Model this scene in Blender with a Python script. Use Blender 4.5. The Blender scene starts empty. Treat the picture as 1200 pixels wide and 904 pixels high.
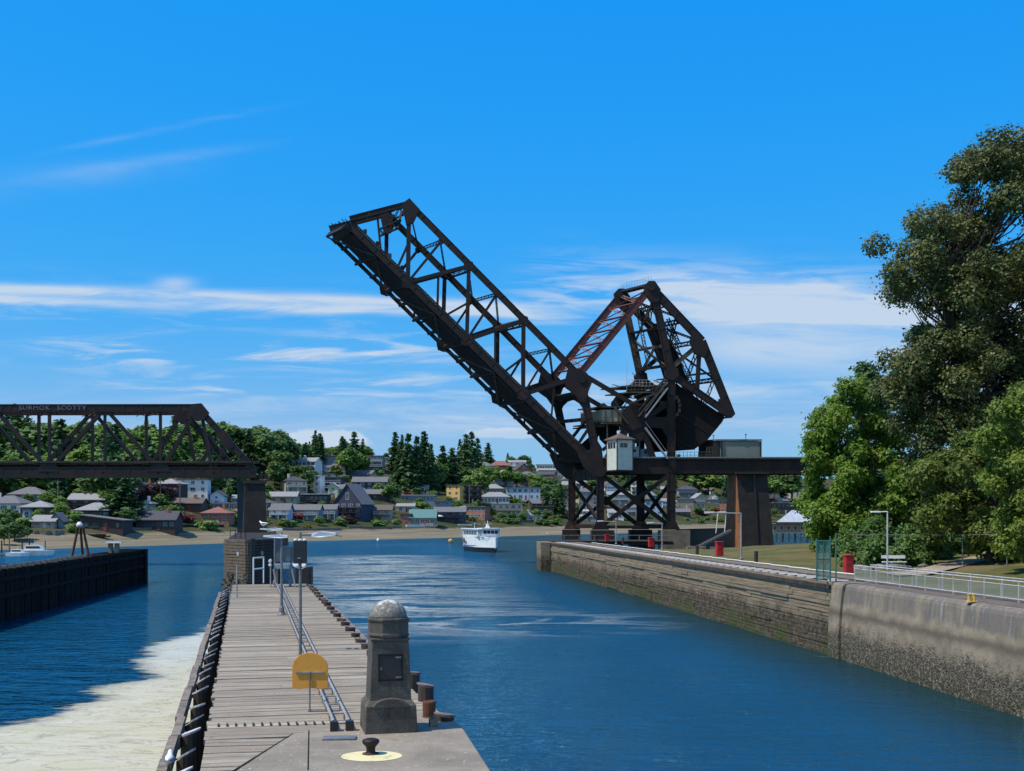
import bpy, math, random
import numpy as np
from mathutils import Vector, Matrix
R = math.radians
random.seed(7); np.random.seed(7)
C = bpy.context.scene.collection
S = bpy.context.scene
F = 1350.0          # focal length in photo pixels (1200 wide)
HC = 8.9            # camera height above water
HY = 605.0          # horizon row of the photo
DECK = 4.7          # deck / quay level

# ------------------------------------------------------------------ camera
cam_d = bpy.data.cameras.new('camera'); cam = bpy.data.objects.new('camera', cam_d); C.objects.link(cam)
cam.location = (0, 0, HC); cam.rotation_euler = (R(90), 0, 0)
cam_d.sensor_width = 36; cam_d.lens = F/1200*36; cam_d.shift_y = (HY-452)/1200
cam_d.clip_start = .5; cam_d.clip_end = 30000
S.camera = cam
# ------------------------------------------------------------------ exposure
S.view_settings.view_transform = 'Standard'; S.view_settings.look = 'None'
S.view_settings.exposure = 0.0; S.view_settings.gamma = 1
S.cycles.max_bounces = 8; S.cycles.transparent_max_bounces = 16
# ------------------------------------------------------------------ sun
SUN = Vector((-.50, -.17, .85)).normalized()
sl = bpy.data.lights.new('sun', 'SUN'); sl.energy = 4.9; sl.angle = R(.53); sl.color = (1, .91, .79)
so = bpy.data.objects.new('sun', sl); C.objects.link(so); so.location = (-60, -20, 120)
so.rotation_euler = SUN.to_track_quat('Z', 'Y').to_euler()

# ------------------------------------------------------------------ node expression helper
class E:
    def __init__(s, nt, sock): s.nt = nt; s.s = sock
    def _m(s, op, b=None, c=None, clamp=False, rev=False):
        n = s.nt.nodes.new('ShaderNodeMath'); n.operation = op; n.use_clamp = clamp
        args = [s, b, c]
        if rev: args = [b, s, c]
        for i, a in enumerate(args):
            if a is None: continue
            if isinstance(a, E): s.nt.links.new(a.s, n.inputs[i])
            else: n.inputs[i].default_value = a
        return E(s.nt, n.outputs[0])
    def __add__(s, o): return s._m('ADD', o)
    __radd__ = __add__
    def __sub__(s, o): return s._m('SUBTRACT', o)
    def __rsub__(s, o): return s._m('SUBTRACT', o, rev=True)
    def __mul__(s, o): return s._m('MULTIPLY', o)
    __rmul__ = __mul__
    def __truediv__(s, o): return s._m('DIVIDE', o)
    def mx(s, o): return s._m('MAXIMUM', o)
    def mn(s, o): return s._m('MINIMUM', o)
    def gt(s, o): return s._m('GREATER_THAN', o)
    def pw(s, o): return s._m('POWER', o)
    def ab(s): return s._m('ABSOLUTE')
    def sat(s): return s._m('ADD', 0.0, clamp=True)
    def step(s, a, b):        # smoothstep
        n = s.nt.nodes.new('ShaderNodeMapRange'); n.interpolation_type = 'SMOOTHSTEP'
        s.nt.links.new(s.s, n.inputs[0]); n.inputs[1].default_value = a; n.inputs[2].default_value = b
        return E(s.nt, n.outputs[0])
    def gauss(s, w): return (s*s*(-1.0/(w*w)))._m('EXPONENT')
def comb(nt, x, y, z):
    n = nt.nodes.new('ShaderNodeCombineXYZ')
    for i, a in enumerate((x, y, z)):
        if isinstance(a, E): nt.links.new(a.s, n.inputs[i])
        else: n.inputs[i].default_value = a
    return n.outputs[0]
def noise(nt, vec, scale, detail=4, rough=.55, dist=0, col=False):
    n = nt.nodes.new('ShaderNodeTexNoise'); n.inputs['Scale'].default_value = scale
    n.inputs['Detail'].default_value = detail; n.inputs['Roughness'].default_value = rough
    n.inputs['Distortion'].default_value = dist
    if vec is not None: nt.links.new(vec, n.inputs['Vector'])
    return E(nt, n.outputs[0])
def mixc(nt, fac, a, b):
    n = nt.nodes.new('ShaderNodeMix'); n.data_type = 'RGBA'
    if isinstance(fac, E): nt.links.new(fac.s, n.inputs[0])
    else: n.inputs[0].default_value = fac
    for i, v in ((6, a), (7, b)):
        if isinstance(v, tuple): n.inputs[i].default_value = (*v[:3], 1)
        else: nt.links.new(v, n.inputs[i])
    return n.outputs[2]
def sepxyz(nt, vec):
    n = nt.nodes.new('ShaderNodeSeparateXYZ'); nt.links.new(vec, n.inputs[0])
    return [E(nt, n.outputs[i]) for i in range(3)]

# ------------------------------------------------------------------ world: Nishita sky with cirrus
W = bpy.data.worlds.new('World'); S.world = W; W.use_nodes = True
nt = W.node_tree; nt.nodes.clear()
out = nt.nodes.new('ShaderNodeOutputWorld'); bg = nt.nodes.new('ShaderNodeBackground')
sky = nt.nodes.new('ShaderNodeTexSky'); sky.sky_type = 'NISHITA'; sky.sun_disc = False
sky.sun_elevation = math.asin(SUN.z); sky.sun_rotation = math.atan2(SUN.x, SUN.y)
sky.air_density = 1.0; sky.dust_density = .15; sky.ozone_density = 2.2; sky.altitude = 0
hs = nt.nodes.new('ShaderNodeHueSaturation'); hs.inputs['Saturation'].default_value = 1.25; hs.inputs['Value'].default_value = 1.0
nt.links.new(sky.outputs[0], hs.inputs['Color'])
SKYTINT = (.78, 1.13, 1.42)
tm = nt.nodes.new('ShaderNodeMix'); tm.data_type = 'RGBA'; tm.blend_type = 'MULTIPLY'; tm.inputs[0].default_value = 1
nt.links.new(hs.outputs[0], tm.inputs[6]); tm.inputs[7].default_value = (*SKYTINT, 1)
tc = nt.nodes.new('ShaderNodeTexCoord')
dx, dy, dz = sepxyz(nt, tc.outputs['Generated'])
den = dy.ab().mx(.05)
U = dx/den*F + 600.0          # direction ratios, in the same units as the sketch of the sky
V = HY - dz/den*F
front = dy.step(.02, .3)
fine = noise(nt, comb(nt, U*.006, V*.05, 0), 1.0, 7, .6, .6)
soft = noise(nt, comb(nt, U*.004, V*.016, 3.1), 1.0, 6, .55, .8)
def band(u0, v0, m, sv, ua, ub, fade=60):
    win = U.step(ua-fade, ua+fade)*(1.0-U.step(ub-fade, ub+fade))
    return (V-(U-u0)*m-v0).gauss(sv)*win
cl = band(0, 338, .036, 6, -700, 640, 90)*fine.step(.15, .55)*.75
cl = cl + band(0, 351, .030, 5, -700, 640, 60)*fine.step(.2, .6)*.7
cl = cl + (V-332.0).gauss(7)*(U-205.0).gauss(22)*.45
cl = cl + band(150, 360, .04, 26, -400, 700, 120)*fine.step(.45, .75)*.35
cl = cl + band(190, 187, -.15, 7, 60, 260, 110)*fine.step(.2, .8)*.17
cl = cl + band(150, 160, -.2, 4, 80, 300, 80)*fine.step(.2, .8)*.12
cl = cl + band(60, 210, -.10, 14, -200, 200, 100)*soft.step(.2, .8)*.16
cl = cl + band(900, 356, .05, 26, 770, 1400, 80)*(soft.step(.2, .6)*.6+fine.step(.25, .65)*.4)*1.0
cl = cl + band(900, 350, .05, 34, 620, 1400, 60)*fine.step(.42, .62)*.5
cl = cl + band(900, 410, .03, 26, 800, 1400, 90)*soft.step(.2, .6)*.6
cl = cl + band(900, 458, 0, 13, 700, 1400, 110)*fine.step(.3, .66)*.55
cl = cl + band(300, 414, 0, 15, 40, 520, 110)*fine.step(.46, .68)*.8
cl = cl + band(300, 452, .01, 16, 150, 700, 110)*fine.step(.44, .68)*.7
cl = cl + band(300, 492, 0, 20, -400, 1500, 100)*fine.step(.35, .75)*.5
cum = noise(nt, comb(nt, U*.03, V*.045, 9.), 1.0, 6, .6, .3)
cl = cl + ((V-522.0).gauss(20)*(U-375.0).gauss(62)*1.5+cum-1.02).step(0, .35)*.85
cl = cl + ((V-508.0).gauss(8)*(U-600.0).gauss(60)*1.3+cum-1.02).step(0, .4)*.5
back = (1.0-dy.step(-.35, .02))*noise(nt, tc.outputs['Generated'], 2.2, 6, .6, .5).step(.42, .62)*dz.step(0, .12)  # unseen cloud layer added behind the camera as neutral fill light
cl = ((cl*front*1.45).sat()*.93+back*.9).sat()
# phone-like rendition of the same sky: curve each channel of the Nishita sky
sp_ = nt.nodes.new('ShaderNodeSeparateColor'); nt.links.new(tm.outputs[2], sp_.inputs[0])
cc_ = nt.nodes.new('ShaderNodeCombineColor'); ST = .105
for i_, (a_, k_) in enumerate(((1.7, 1.75), (.40, .585), (.10, .965))):
    e_ = ((E(nt, sp_.outputs[i_])*ST).mx(.0001).pw(a_)*(k_/ST)); e_ = e_.mn(.26/ST) if i_ == 0 else (e_-re_*.55 if i_ == 2 else e_); re_ = e_ if i_ == 0 else re_; nt.links.new(e_.s, cc_.inputs[i_])
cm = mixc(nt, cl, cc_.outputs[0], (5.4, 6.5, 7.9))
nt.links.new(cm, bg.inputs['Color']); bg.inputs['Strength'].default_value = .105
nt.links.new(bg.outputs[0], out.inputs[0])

# ------------------------------------------------------------------ materials
MC = {}
def newmat(name):
    m = bpy.data.materials.new(name); m.use_nodes = True
    nt = m.node_tree; b = nt.nodes['Principled BSDF']
    return m, nt, b
def objvec(nt, sx=1, sy=1, sz=1, kind='Object'):
    t = nt.nodes.new('ShaderNodeTexCoord'); mp = nt.nodes.new('ShaderNodeMapping')
    mp.inputs['Scale'].default_value = (sx, sy, sz); nt.links.new(t.outputs[kind], mp.inputs[0])
    return mp.outputs[0]
def bump(nt, b, h, strength=.3, dist=.05):
    n = nt.nodes.new('ShaderNodeBump'); n.inputs['Strength'].default_value = strength; n.inputs['Distance'].default_value = dist
    nt.links.new(h.s if isinstance(h, E) else h, n.inputs['Height']); nt.links.new(n.outputs[0], b.inputs['Normal'])
def M(name, c1, c2=None, rough=.7, scale=3, sc=(1, 1, 1), lo=.35, hi=.65, metal=0, bs=.2, bd=.02, spec=.5, detail=6):
    if name in MC: return MC[name]
    m, nt, b = newmat(name)
    c2 = c2 or tuple(x*.6 for x in c1)
    v = objvec(nt, *sc)
    n1 = noise(nt, v, scale, detail, .62)
    nt.links.new(mixc(nt, n1.step(lo, hi), c1, c2), b.inputs['Base Color'])
    b.inputs['Roughness'].default_value = rough; b.inputs['Metallic'].default_value = metal
    b.inputs['Specular IOR Level'].default_value = spec
    if bs: bump(nt, b, noise(nt, v, scale*4, 5, .6), bs, bd)
    MC[name] = m; return m

STEEL = M('black_painted_steel', (.0125, .0085, .0078), (.034, .0145, .009), .6, .35, lo=.42, hi=.75, bs=.1, spec=.3)
REDSTEEL = M('rust_red_steel', (.11, .022, .018), (.045, .014, .014), .6, .5, lo=.4, hi=.7, bs=.1)
OLIVE = M('weathered_steel', (.038, .031, .022), (.15, .105, .06), .7, .6, lo=.45, hi=.75, bs=.1)
RUST = M('rusty_steel', (.13, .045, .018), (.04, .022, .016), .85, .8, bs=.3)
BLOCK = M('black_counterweight', (.010, .009, .0095), (.017, .012, .010), .9, .5, spec=.2)
GALV = M('galvanised_steel', (.34, .33, .31), (.22, .215, .205), .5, 5, bs=.05)
WHITE = M('white_paint', (.72, .73, .72), (.55, .55, .52), .55, 2, lo=.5, hi=.8, bs=.05)
RAILW = M('railing_grey_white', (.50, .51, .50), (.36, .37, .36), .5, 3, bs=.05)
CAPB = M('brown_timber_cap', (.24, .19, .175), (.10, .075, .065), .9, 6, bs=.3)
GREYP = M('pole_grey_paint', (.16, .17, .18), (.11, .11, .12), .5, 5, bs=.05)
BLACKP = M('black_paint', (.012, .012, .014), (.02, .02, .02), .45, 4, bs=.05)
RED = M('red_paint', (.50, .018, .022), (.33, .012, .018), .5, 3, bs=.05)
ORANGE = M('orange_paint', (.60, .27, .035), (.45, .20, .03), .6, 6, lo=.5, hi=.8, bs=.1)
YELLOW = M('yellow_paint', (.62, .42, .05), (.5, .33, .04), .6, 6, bs=.1)
PALEY = M('worn_yellow_paint', (.68, .60, .32), (.42, .38, .28), .8, 5, lo=.52, hi=.72, bs=.2)
DARKW = M('creosoted_timber', (.022, .017, .014), (.05, .038, .03), .9, 1.6, sc=(1, 1, .3), bs=.5)
CAPW = M('pale_timber_cap', (.62, .60, .62), (.40, .38, .40), .9, 6, bs=.3)  # far paler than the pile shafts below
GREYW = M('grey_timber', (.24, .195, .15), (.12, .098, .075), .95, 3, sc=(1, 1, 1), bs=.5)
GLASSD = M('dark_glass', (.02, .03, .04), (.03, .04, .055), .12, .6, bs=0, spec=.6)
SHADEP = M('dark_door', (.012, .012, .013), (.02, .018, .016), .55, 3, bs=.1)
TRUNK = M('tree_bark', (.10, .075, .055), (.05, .038, .03), .95, 3, sc=(1, 1, .25), bs=.5)
ROCK = M('grey_rock', (.20, .19, .17), (.09, .085, .08), .95, 2, bs=.6)

def planks_mat():
    m, nt, b = newmat('weathered_deck_planks')
    v = objvec(nt, .35, 6, 1)
    t = nt.nodes.new('ShaderNodeTexCoord')
    mp = nt.nodes.new('ShaderNodeMapping'); mp.inputs['Rotation'].default_value = (0, 0, R(-13.06)); mp.inputs['Scale'].default_value = (.5, 9, 1)
    nt.links.new(t.outputs['Object'], mp.inputs[0])
    g = noise(nt, mp.outputs[0], 1.6, 8, .72)
    geo = nt.nodes.new('ShaderNodeNewGeometry'); rnd = E(nt, geo.outputs['Random Per Island'])
    big = noise(nt, objvec(nt), .35, 5, .6)
    c = mixc(nt, g.step(.32, .68), (.41, .352, .27), (.19, .16, .118))
    c = mixc(nt, rnd.pw(1.6)*.55, c, (.19, .152, .118))
    c = mixc(nt, rnd.gt(.93)*.5, c, (.5, .47, .36))
    c = mixc(nt, big.step(.45, .75)*.5, c, (.21, .165, .125))
    spot = noise(nt, objvec(nt), 3.1, 5, .7); c = mixc(nt, spot.step(.62, .72)*.6, c, (.11, .085, .06))
    c = mixc(nt, noise(nt, objvec(nt), 16, 2, .5).step(.70, .74)*.7, c, (.60, .58, .54))
    nt.links.new(c, b.inputs['Base Color']); b.inputs['Roughness'].default_value = .95
    b.inputs['Specular IOR Level'].default_value = .2
    bump(nt, b, g, .5, .02); return m
PLANK = planks_mat()

def granite_mat():
    m, nt, b = newmat('dark_granite'); v = objvec(nt)
    n1 = noise(nt, v, 2.2, 6, .65); n2 = noise(nt, v, 60, 3, .7); n3 = noise(nt, objvec(nt, 1, 1, .12), 7, 5, .7)
    c = mixc(nt, n1.step(.35, .65), (.125, .112, .094), (.072, .065, .054))
    c = mixc(nt, n2.step(.45, .62)*.75, c, (.035, .030, .024)); c = mixc(nt, n2.step(.40, .30)*.5, c, (.27, .24, .19))
    c = mixc(nt, n3.step(.55, .72)*.5, c, (.028, .024, .02))
    nt.links.new(c, b.inputs['Base Color']); b.inputs['Roughness'].default_value = .85; b.inputs['Specular IOR Level'].default_value = .25
    bump(nt, b, n2*.5+n1, .7, .012); return m
def concrete_mat(name, a, bcol, stain, speck=True, wall=False):
    m, nt, b = newmat(name)
    v = objvec(nt); n1 = noise(nt, v, .6, 7, .65); n2 = noise(nt, v, 9, 6, .7)
    c = mixc(nt, n1.step(.35, .65), a, bcol)
    c = mixc(nt, n2.step(.55, .75)*.6, c, stain)
    if speck:
        n4 = noise(nt, v, 1.7, 6, .75); c = mixc(nt, n4.step(.55, .72)*.55, c, tuple(q*.55 for q in bcol))
        n3 = noise(nt, v, 14, 2, .5); c = mixc(nt, n3.step(.68, .72)*.6, c, (.62, .60, .55))
    if wall:
        t = nt.nodes.new('ShaderNodeNewGeometry'); px_, py_, pz_ = sepxyz(nt, t.outputs['Position'])
        rag = noise(nt, v, .9, 6, .7); streak = noise(nt, objvec(nt, 1, 1.2, .06), 1.1, 5, .7)
        # black weathered band under the coping, pale wash runs, barnacle zone near the water
        band1 = (pz_+rag*1.2).step(3.9, 4.3)
        c = mixc(nt, band1*streak.step(.3, .6)*.85, c, (.115, .105, .10))
        c = mixc(nt, band1*streak.step(.56, .70)*.38, c, (.44, .42, .38))
        line = (pz_+rag*.8-3.25).gauss(.28)*.75
        c = mixc(nt, line, c, (.09, .07, .055))
        vo = nt.nodes.new('ShaderNodeTexVoronoi'); vo.inputs['Scale'].default_value = 11; nt.links.new(v, vo.inputs[0])
        cell = E(nt, vo.outputs[0])
        speckle = noise(nt, v, 5, 4, .7)
        barn = 1.0-(pz_+rag*2.4).step(2.5, 3.8)
        dark = mixc(nt, cell.step(.2, .7), (.030, .024, .017), (.135, .112, .08))
        dark = mixc(nt, (1.0-pz_.step(.2, 1.1))*.6, dark, (.035, .04, .02))
        c = mixc(nt, (barn*speckle.step(.35, .55)*1.2).sat(), c, dark)
        bump(nt, b, n2*.4+(cell*(-.7)+speckle*1.2)*barn*2.0, .9, .07)
    else: bump(nt, b, n2, .4, .02)
    nt.links.new(c, b.inputs['Base Color']); b.inputs['Roughness'].default_value = .92
    b.inputs['Specular IOR Level'].default_value = .25
    return m
CONC = concrete_mat('deck_concrete', (.29, .25, .195), (.20, .172, .132), (.15, .125, .095))
CONCWALL = concrete_mat('lock_wall_concrete', (.30, .245, .175), (.20, .165, .118), (.20, .18, .15), False, True)
GRANITE = granite_mat()
PIERC = concrete_mat('old_pier_concrete', (.034, .031, .029), (.022, .020, .019), (.016, .015, .014), False)
FOOT = concrete_mat('footing_concrete', (.20, .165, .12), (.12, .10, .075), (.08, .065, .05), False)
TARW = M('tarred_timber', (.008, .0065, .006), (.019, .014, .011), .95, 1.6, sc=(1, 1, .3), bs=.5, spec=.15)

def dome_mat():
    m, nt, b = newmat('stained_granite_dome')
    t = nt.nodes.new('ShaderNodeTexCoord'); x, y, z = sepxyz(nt, t.outputs['Object'])
    n = noise(nt, comb(nt, x, y, z*.18), 12, 4, .7); n2 = noise(nt, t.outputs['Object'], 18, 5, .6)
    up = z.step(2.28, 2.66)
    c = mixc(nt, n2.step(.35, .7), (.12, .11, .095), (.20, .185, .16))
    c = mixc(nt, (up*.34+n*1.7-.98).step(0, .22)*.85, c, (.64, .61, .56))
    nt.links.new(c, b.inputs['Base Color']); b.inputs['Roughness'].default_value = .85; bump(nt, b, n2, .4, .01)
    return m
DOME = dome_mat()

def timberwall_mat():
    m, nt, b = newmat('guide_wall_planks')
    geo = nt.nodes.new('ShaderNodeNewGeometry'); x, y, z = sepxyz(nt, geo.outputs['Position'])
    rnd = E(nt, geo.outputs['Random Per Island'])
    g = noise(nt, comb(nt, x*.4, y*.4, z*9), 1.0, 7, .65)
    rag = noise(nt, comb(nt, x, y, z), .5, 6, .7)
    c = mixc(nt, g.step(.3, .7), (.31, .245, .165), (.14, .11, .08))
    c = mixc(nt, rnd*.45, c, (.22, .17, .12))
    sp = noise(nt, geo.outputs['Position'], 3.2, 5, .75)
    barn = 1.0-(z+rag*3.0).step(3.0, 4.6)
    dk = mixc(nt, sp.step(.4, .62), (.026, .021, .015), (.14, .115, .08))
    gr = noise(nt, geo.outputs['Position'], .25, 3, .5)
    dk = mixc(nt, (1.0-z.step(.3, 2.0))*gr.step(.45, .6)*.7, dk, (.05, .075, .015))
    c = mixc(nt, (barn*1.1).sat()*.93, c, dk)
    nt.links.new(c, b.inputs['Base Color']); b.inputs['Roughness'].default_value = .95
    b.inputs['Specular IOR Level'].default_value = .15
    bump(nt, b, g+sp*barn*2.0, .8, .08); return m
TWALL = timberwall_mat()

def water_mat():
    m, nt, b = newmat('channel_water')
    geo = nt.nodes.new('ShaderNodeNewGeometry'); P_ = geo.outputs['Position']
    x, y, z = sepxyz(nt, P_)
    
    calm = noise(nt, comb(nt, x*.020, y*.010, 0), 1.0, 4, .55, .5)
    b.inputs['Roughness'].default_value = .05; b.inputs['IOR'].default_value = 1.333
    n1 = noise(nt, comb(nt, x*.32, y*.75, 0), 1.0, 3, .6, .8)
    n2 = noise(nt, comb(nt, x*1.0, y*2.1, 2), 1.0, 3, .6, .6)
    n3 = noise(nt, comb(nt, x*.10, y*.20, 5), 1.0, 3, .5, .3)
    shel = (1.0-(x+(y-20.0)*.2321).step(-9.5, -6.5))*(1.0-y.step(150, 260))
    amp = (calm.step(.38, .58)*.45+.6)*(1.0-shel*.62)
    near = 1.0-y.step(110, 320)
    n4 = noise(nt, comb(nt, x*4.5, y*6.0, 8), 1.0, 2, .6, .3)
    h = n1*1.5+n2*.60*(near*.6+.4)*(1.0-shel*.5)+n3*1.6+n4*.07*near
    bm = nt.nodes.new('ShaderNodeBump'); bm.inputs['Distance'].default_value = 1.15
    nt.links.new((amp*(near*.0+1.0)).sat().s, bm.inputs['Strength'])
    nt.links.new(h.s, bm.inputs['Height']); nt.links.new(bm.outputs[0], b.inputs['Normal'])
    c = mixc(nt, calm.step(.4, .62), (.006, .058, .118), (.005, .047, .094))
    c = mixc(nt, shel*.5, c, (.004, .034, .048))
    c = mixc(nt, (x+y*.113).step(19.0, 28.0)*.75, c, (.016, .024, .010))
    df = nt.nodes.new('ShaderNodeBsdfDiffuse'); gl = nt.nodes.new('ShaderNodeBsdfGlossy'); fr_ = nt.nodes.new('ShaderNodeFresnel'); mx = nt.nodes.new('ShaderNodeMixShader')
    nt.links.new(c, df.inputs[0]); gl.inputs['Color'].default_value = (.45, .85, .97, 1); gl.inputs['Roughness'].default_value = .05; fr_.inputs['IOR'].default_value = 1.5
    for q in (gl, fr_): nt.links.new(bm.outputs[0], q.inputs['Normal'])
    nt.links.new(fr_.outputs[0], mx.inputs[0]); nt.links.new(df.outputs[0], mx.inputs[1]); nt.links.new(gl.outputs[0], mx.inputs[2]); nt.links.new(mx.outputs[0], nt.nodes['Material Output'].inputs[0])
    return m
WATER = water_mat()

def foam_mat(name, dense):
    m, nt, b = newmat(name)
    geo = nt.nodes.new('ShaderNodeNewGeometry'); x, y, z = sepxyz(nt, geo.outputs['Position'])
    at = nt.nodes.new('ShaderNodeAttribute'); at.attribute_name = 'cover'; cov = E(nt, at.outputs['Fac'])
    n = noise(nt, comb(nt, x*.25, y*.6, 0), 1.0, 8, .65, .6)
    f = noise(nt, comb(nt, x*1.3, y*2.2, 0), 1.0, 6, .65, .4)
    tr = nt.nodes.new('ShaderNodeBsdfTransparent'); mx = nt.nodes.new('ShaderNodeMixShader')
    if dense:
        a = (cov+(n-.5)*.8+(f-.5)*.3+(noise(nt, comb(nt, x*.16, y*.8, 3), 1.0, 5, .6, .4)-.5)*.3).step(.36, .56)
        tint = x.step(-26, -10)*.6
        c = mixc(nt, n.step(.35, .65), (.53, .50, .385), (.47, .45, .29))
        c = mixc(nt, y.step(48, 85)*.6, c, (.40, .45, .42))
        c = mixc(nt, f.step(.56, .72)*.35, c, (.32, .35, .27))
        fz = noise(nt, comb(nt, x*7, y*7, 0), 1.0, 4, .8); c = mixc(nt, fz.step(.5, .75)*.5, c, (.60, .58, .50))
        bump(nt, b, f+fz*.6, .8, .06)
        c = mixc(nt, (noise(nt, comb(nt, x*.25, y*.7, 7), 1.0, 4, .5, .8)-.5).ab().step(.010, .0)*.35, c, (.30, .27, .18))
        a = a*(cov.step(.30, .75)*.35+.65)*(1.0-(noise(nt, comb(nt, x*.22, y*.5, 11), 1.0, 7, .65, 1.6)-.5).ab().step(.022, .0)*.35)*.97
    else:
        s_ = noise(nt, comb(nt, x*.05, y*.14, 4), 1.0, 7, .62, 1.2)
        a = cov*((s_-.5).ab().step(.09, .0)*.55+f.step(.40, .60)*.6)*s_.step(.40, .50)*.8
        c = mixc(nt, f.step(.35, .65), (.55, .62, .60), (.42, .48, .42))
    nt.links.new(c, b.inputs['Base Color']); b.inputs['Roughness'].default_value = .7
    nt.links.new(a.sat().s, mx.inputs[0]); nt.links.new(tr.outputs[0], mx.inputs[1]); nt.links.new(b.outputs[0], mx.inputs[2])
    nt.links.new(mx.outputs[0], nt.nodes['Material Output'].inputs[0]); return m

def terrain_mat():
    m, nt, b = newmat('hillside_ground')
    geo = nt.nodes.new('ShaderNodeNewGeometry'); x, y, z = sepxyz(nt, geo.outputs['Position'])
    n = noise(nt, geo.outputs['Position'], .06, 7, .65); n2 = noise(nt, geo.outputs['Position'], .6, 5, .65)
    g = mixc(nt, n.step(.38, .6), (.035, .055, .015), (.085, .070, .035))
    g = mixc(nt, n2.step(.4, .7)*.6, g, (.03, .045, .015))
    zz = z+(n-.5)*3.0
    wave = noise(nt, comb(nt, x*.03, y*.03, z*3), 1.0, 5, .6)
    sand = mixc(nt, wave.step(.35, .65), (.235, .195, .13), (.155, .13, .085))
    sand = mixc(nt, (1.0-(zz).step(-.2, 1.6))*.7, sand, (.17, .16, .10))
    c = mixc(nt, zz.step(3.3, 4.0), sand, g)
    nt.links.new(c, b.inputs['Base Color']); b.inputs['Roughness'].default_value = 1
    b.inputs['Specular IOR Level'].default_value = .1
    bump(nt, b, n2, .6, .5); return m
TERR = terrain_mat()

def lawn_mat():
    m, nt, b = newmat('dry_lawn')
    geo = nt.nodes.new('ShaderNodeNewGeometry'); x, y, z = sepxyz(nt, geo.outputs['Position'])
    n = noise(nt, geo.outputs['Position'], .22, 7, .7); n2 = noise(nt, geo.outputs['Position'], 4, 5, .7)
    c = mixc(nt, n.step(.4, .62), (.085, .095, .025), (.165, .125, .065))
    c = mixc(nt, n2.step(.4, .7)*.55, c, (.07, .08, .03))
    c = mixc(nt, y.step(138, 150)*n.step(.3, .5)*.5, c, (.10, .105, .035))
    nt.links.new(c, b.inputs['Base Color']); b.inputs['Roughness'].default_value = 1
    b.inputs['Specular IOR Level'].default_value = .1; bump(nt, b, n2, .7, .1); return m
LAWN = lawn_mat()

def leaf_mat(name, c1, c2, c3, trans=.35, rough=.6):
    if name in MC: return MC[name]
    m, nt, b = newmat(name)
    oi = nt.nodes.new('ShaderNodeObjectInfo'); geo = nt.nodes.new('ShaderNodeNewGeometry')
    r = E(nt, geo.outputs['Random Per Island']); o = E(nt, oi.outputs['Random'])
    big = noise(nt, geo.outputs['Position'], .35, 3, .5)
    c = mixc(nt, r, c1, c2); c = mixc(nt, (big.step(.4, .65)*.6+o*.4).sat(), c, c3)
    nt.links.new(c, b.inputs['Base Color']); b.inputs['Roughness'].default_value = rough
    b.inputs['Specular IOR Level'].default_value = .3
    tl = nt.nodes.new('ShaderNodeBsdfTranslucent'); nt.links.new(c, tl.inputs[0])
    mx = nt.nodes.new('ShaderNodeMixShader'); mx.inputs[0].default_value = trans
    nt.links.new(b.outputs[0], mx.inputs[1]); nt.links.new(tl.outputs[0], mx.inputs[2])
    nt.links.new(mx.outputs[0], nt.nodes['Material Output'].inputs[0]); MC[name] = m; return m

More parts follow.
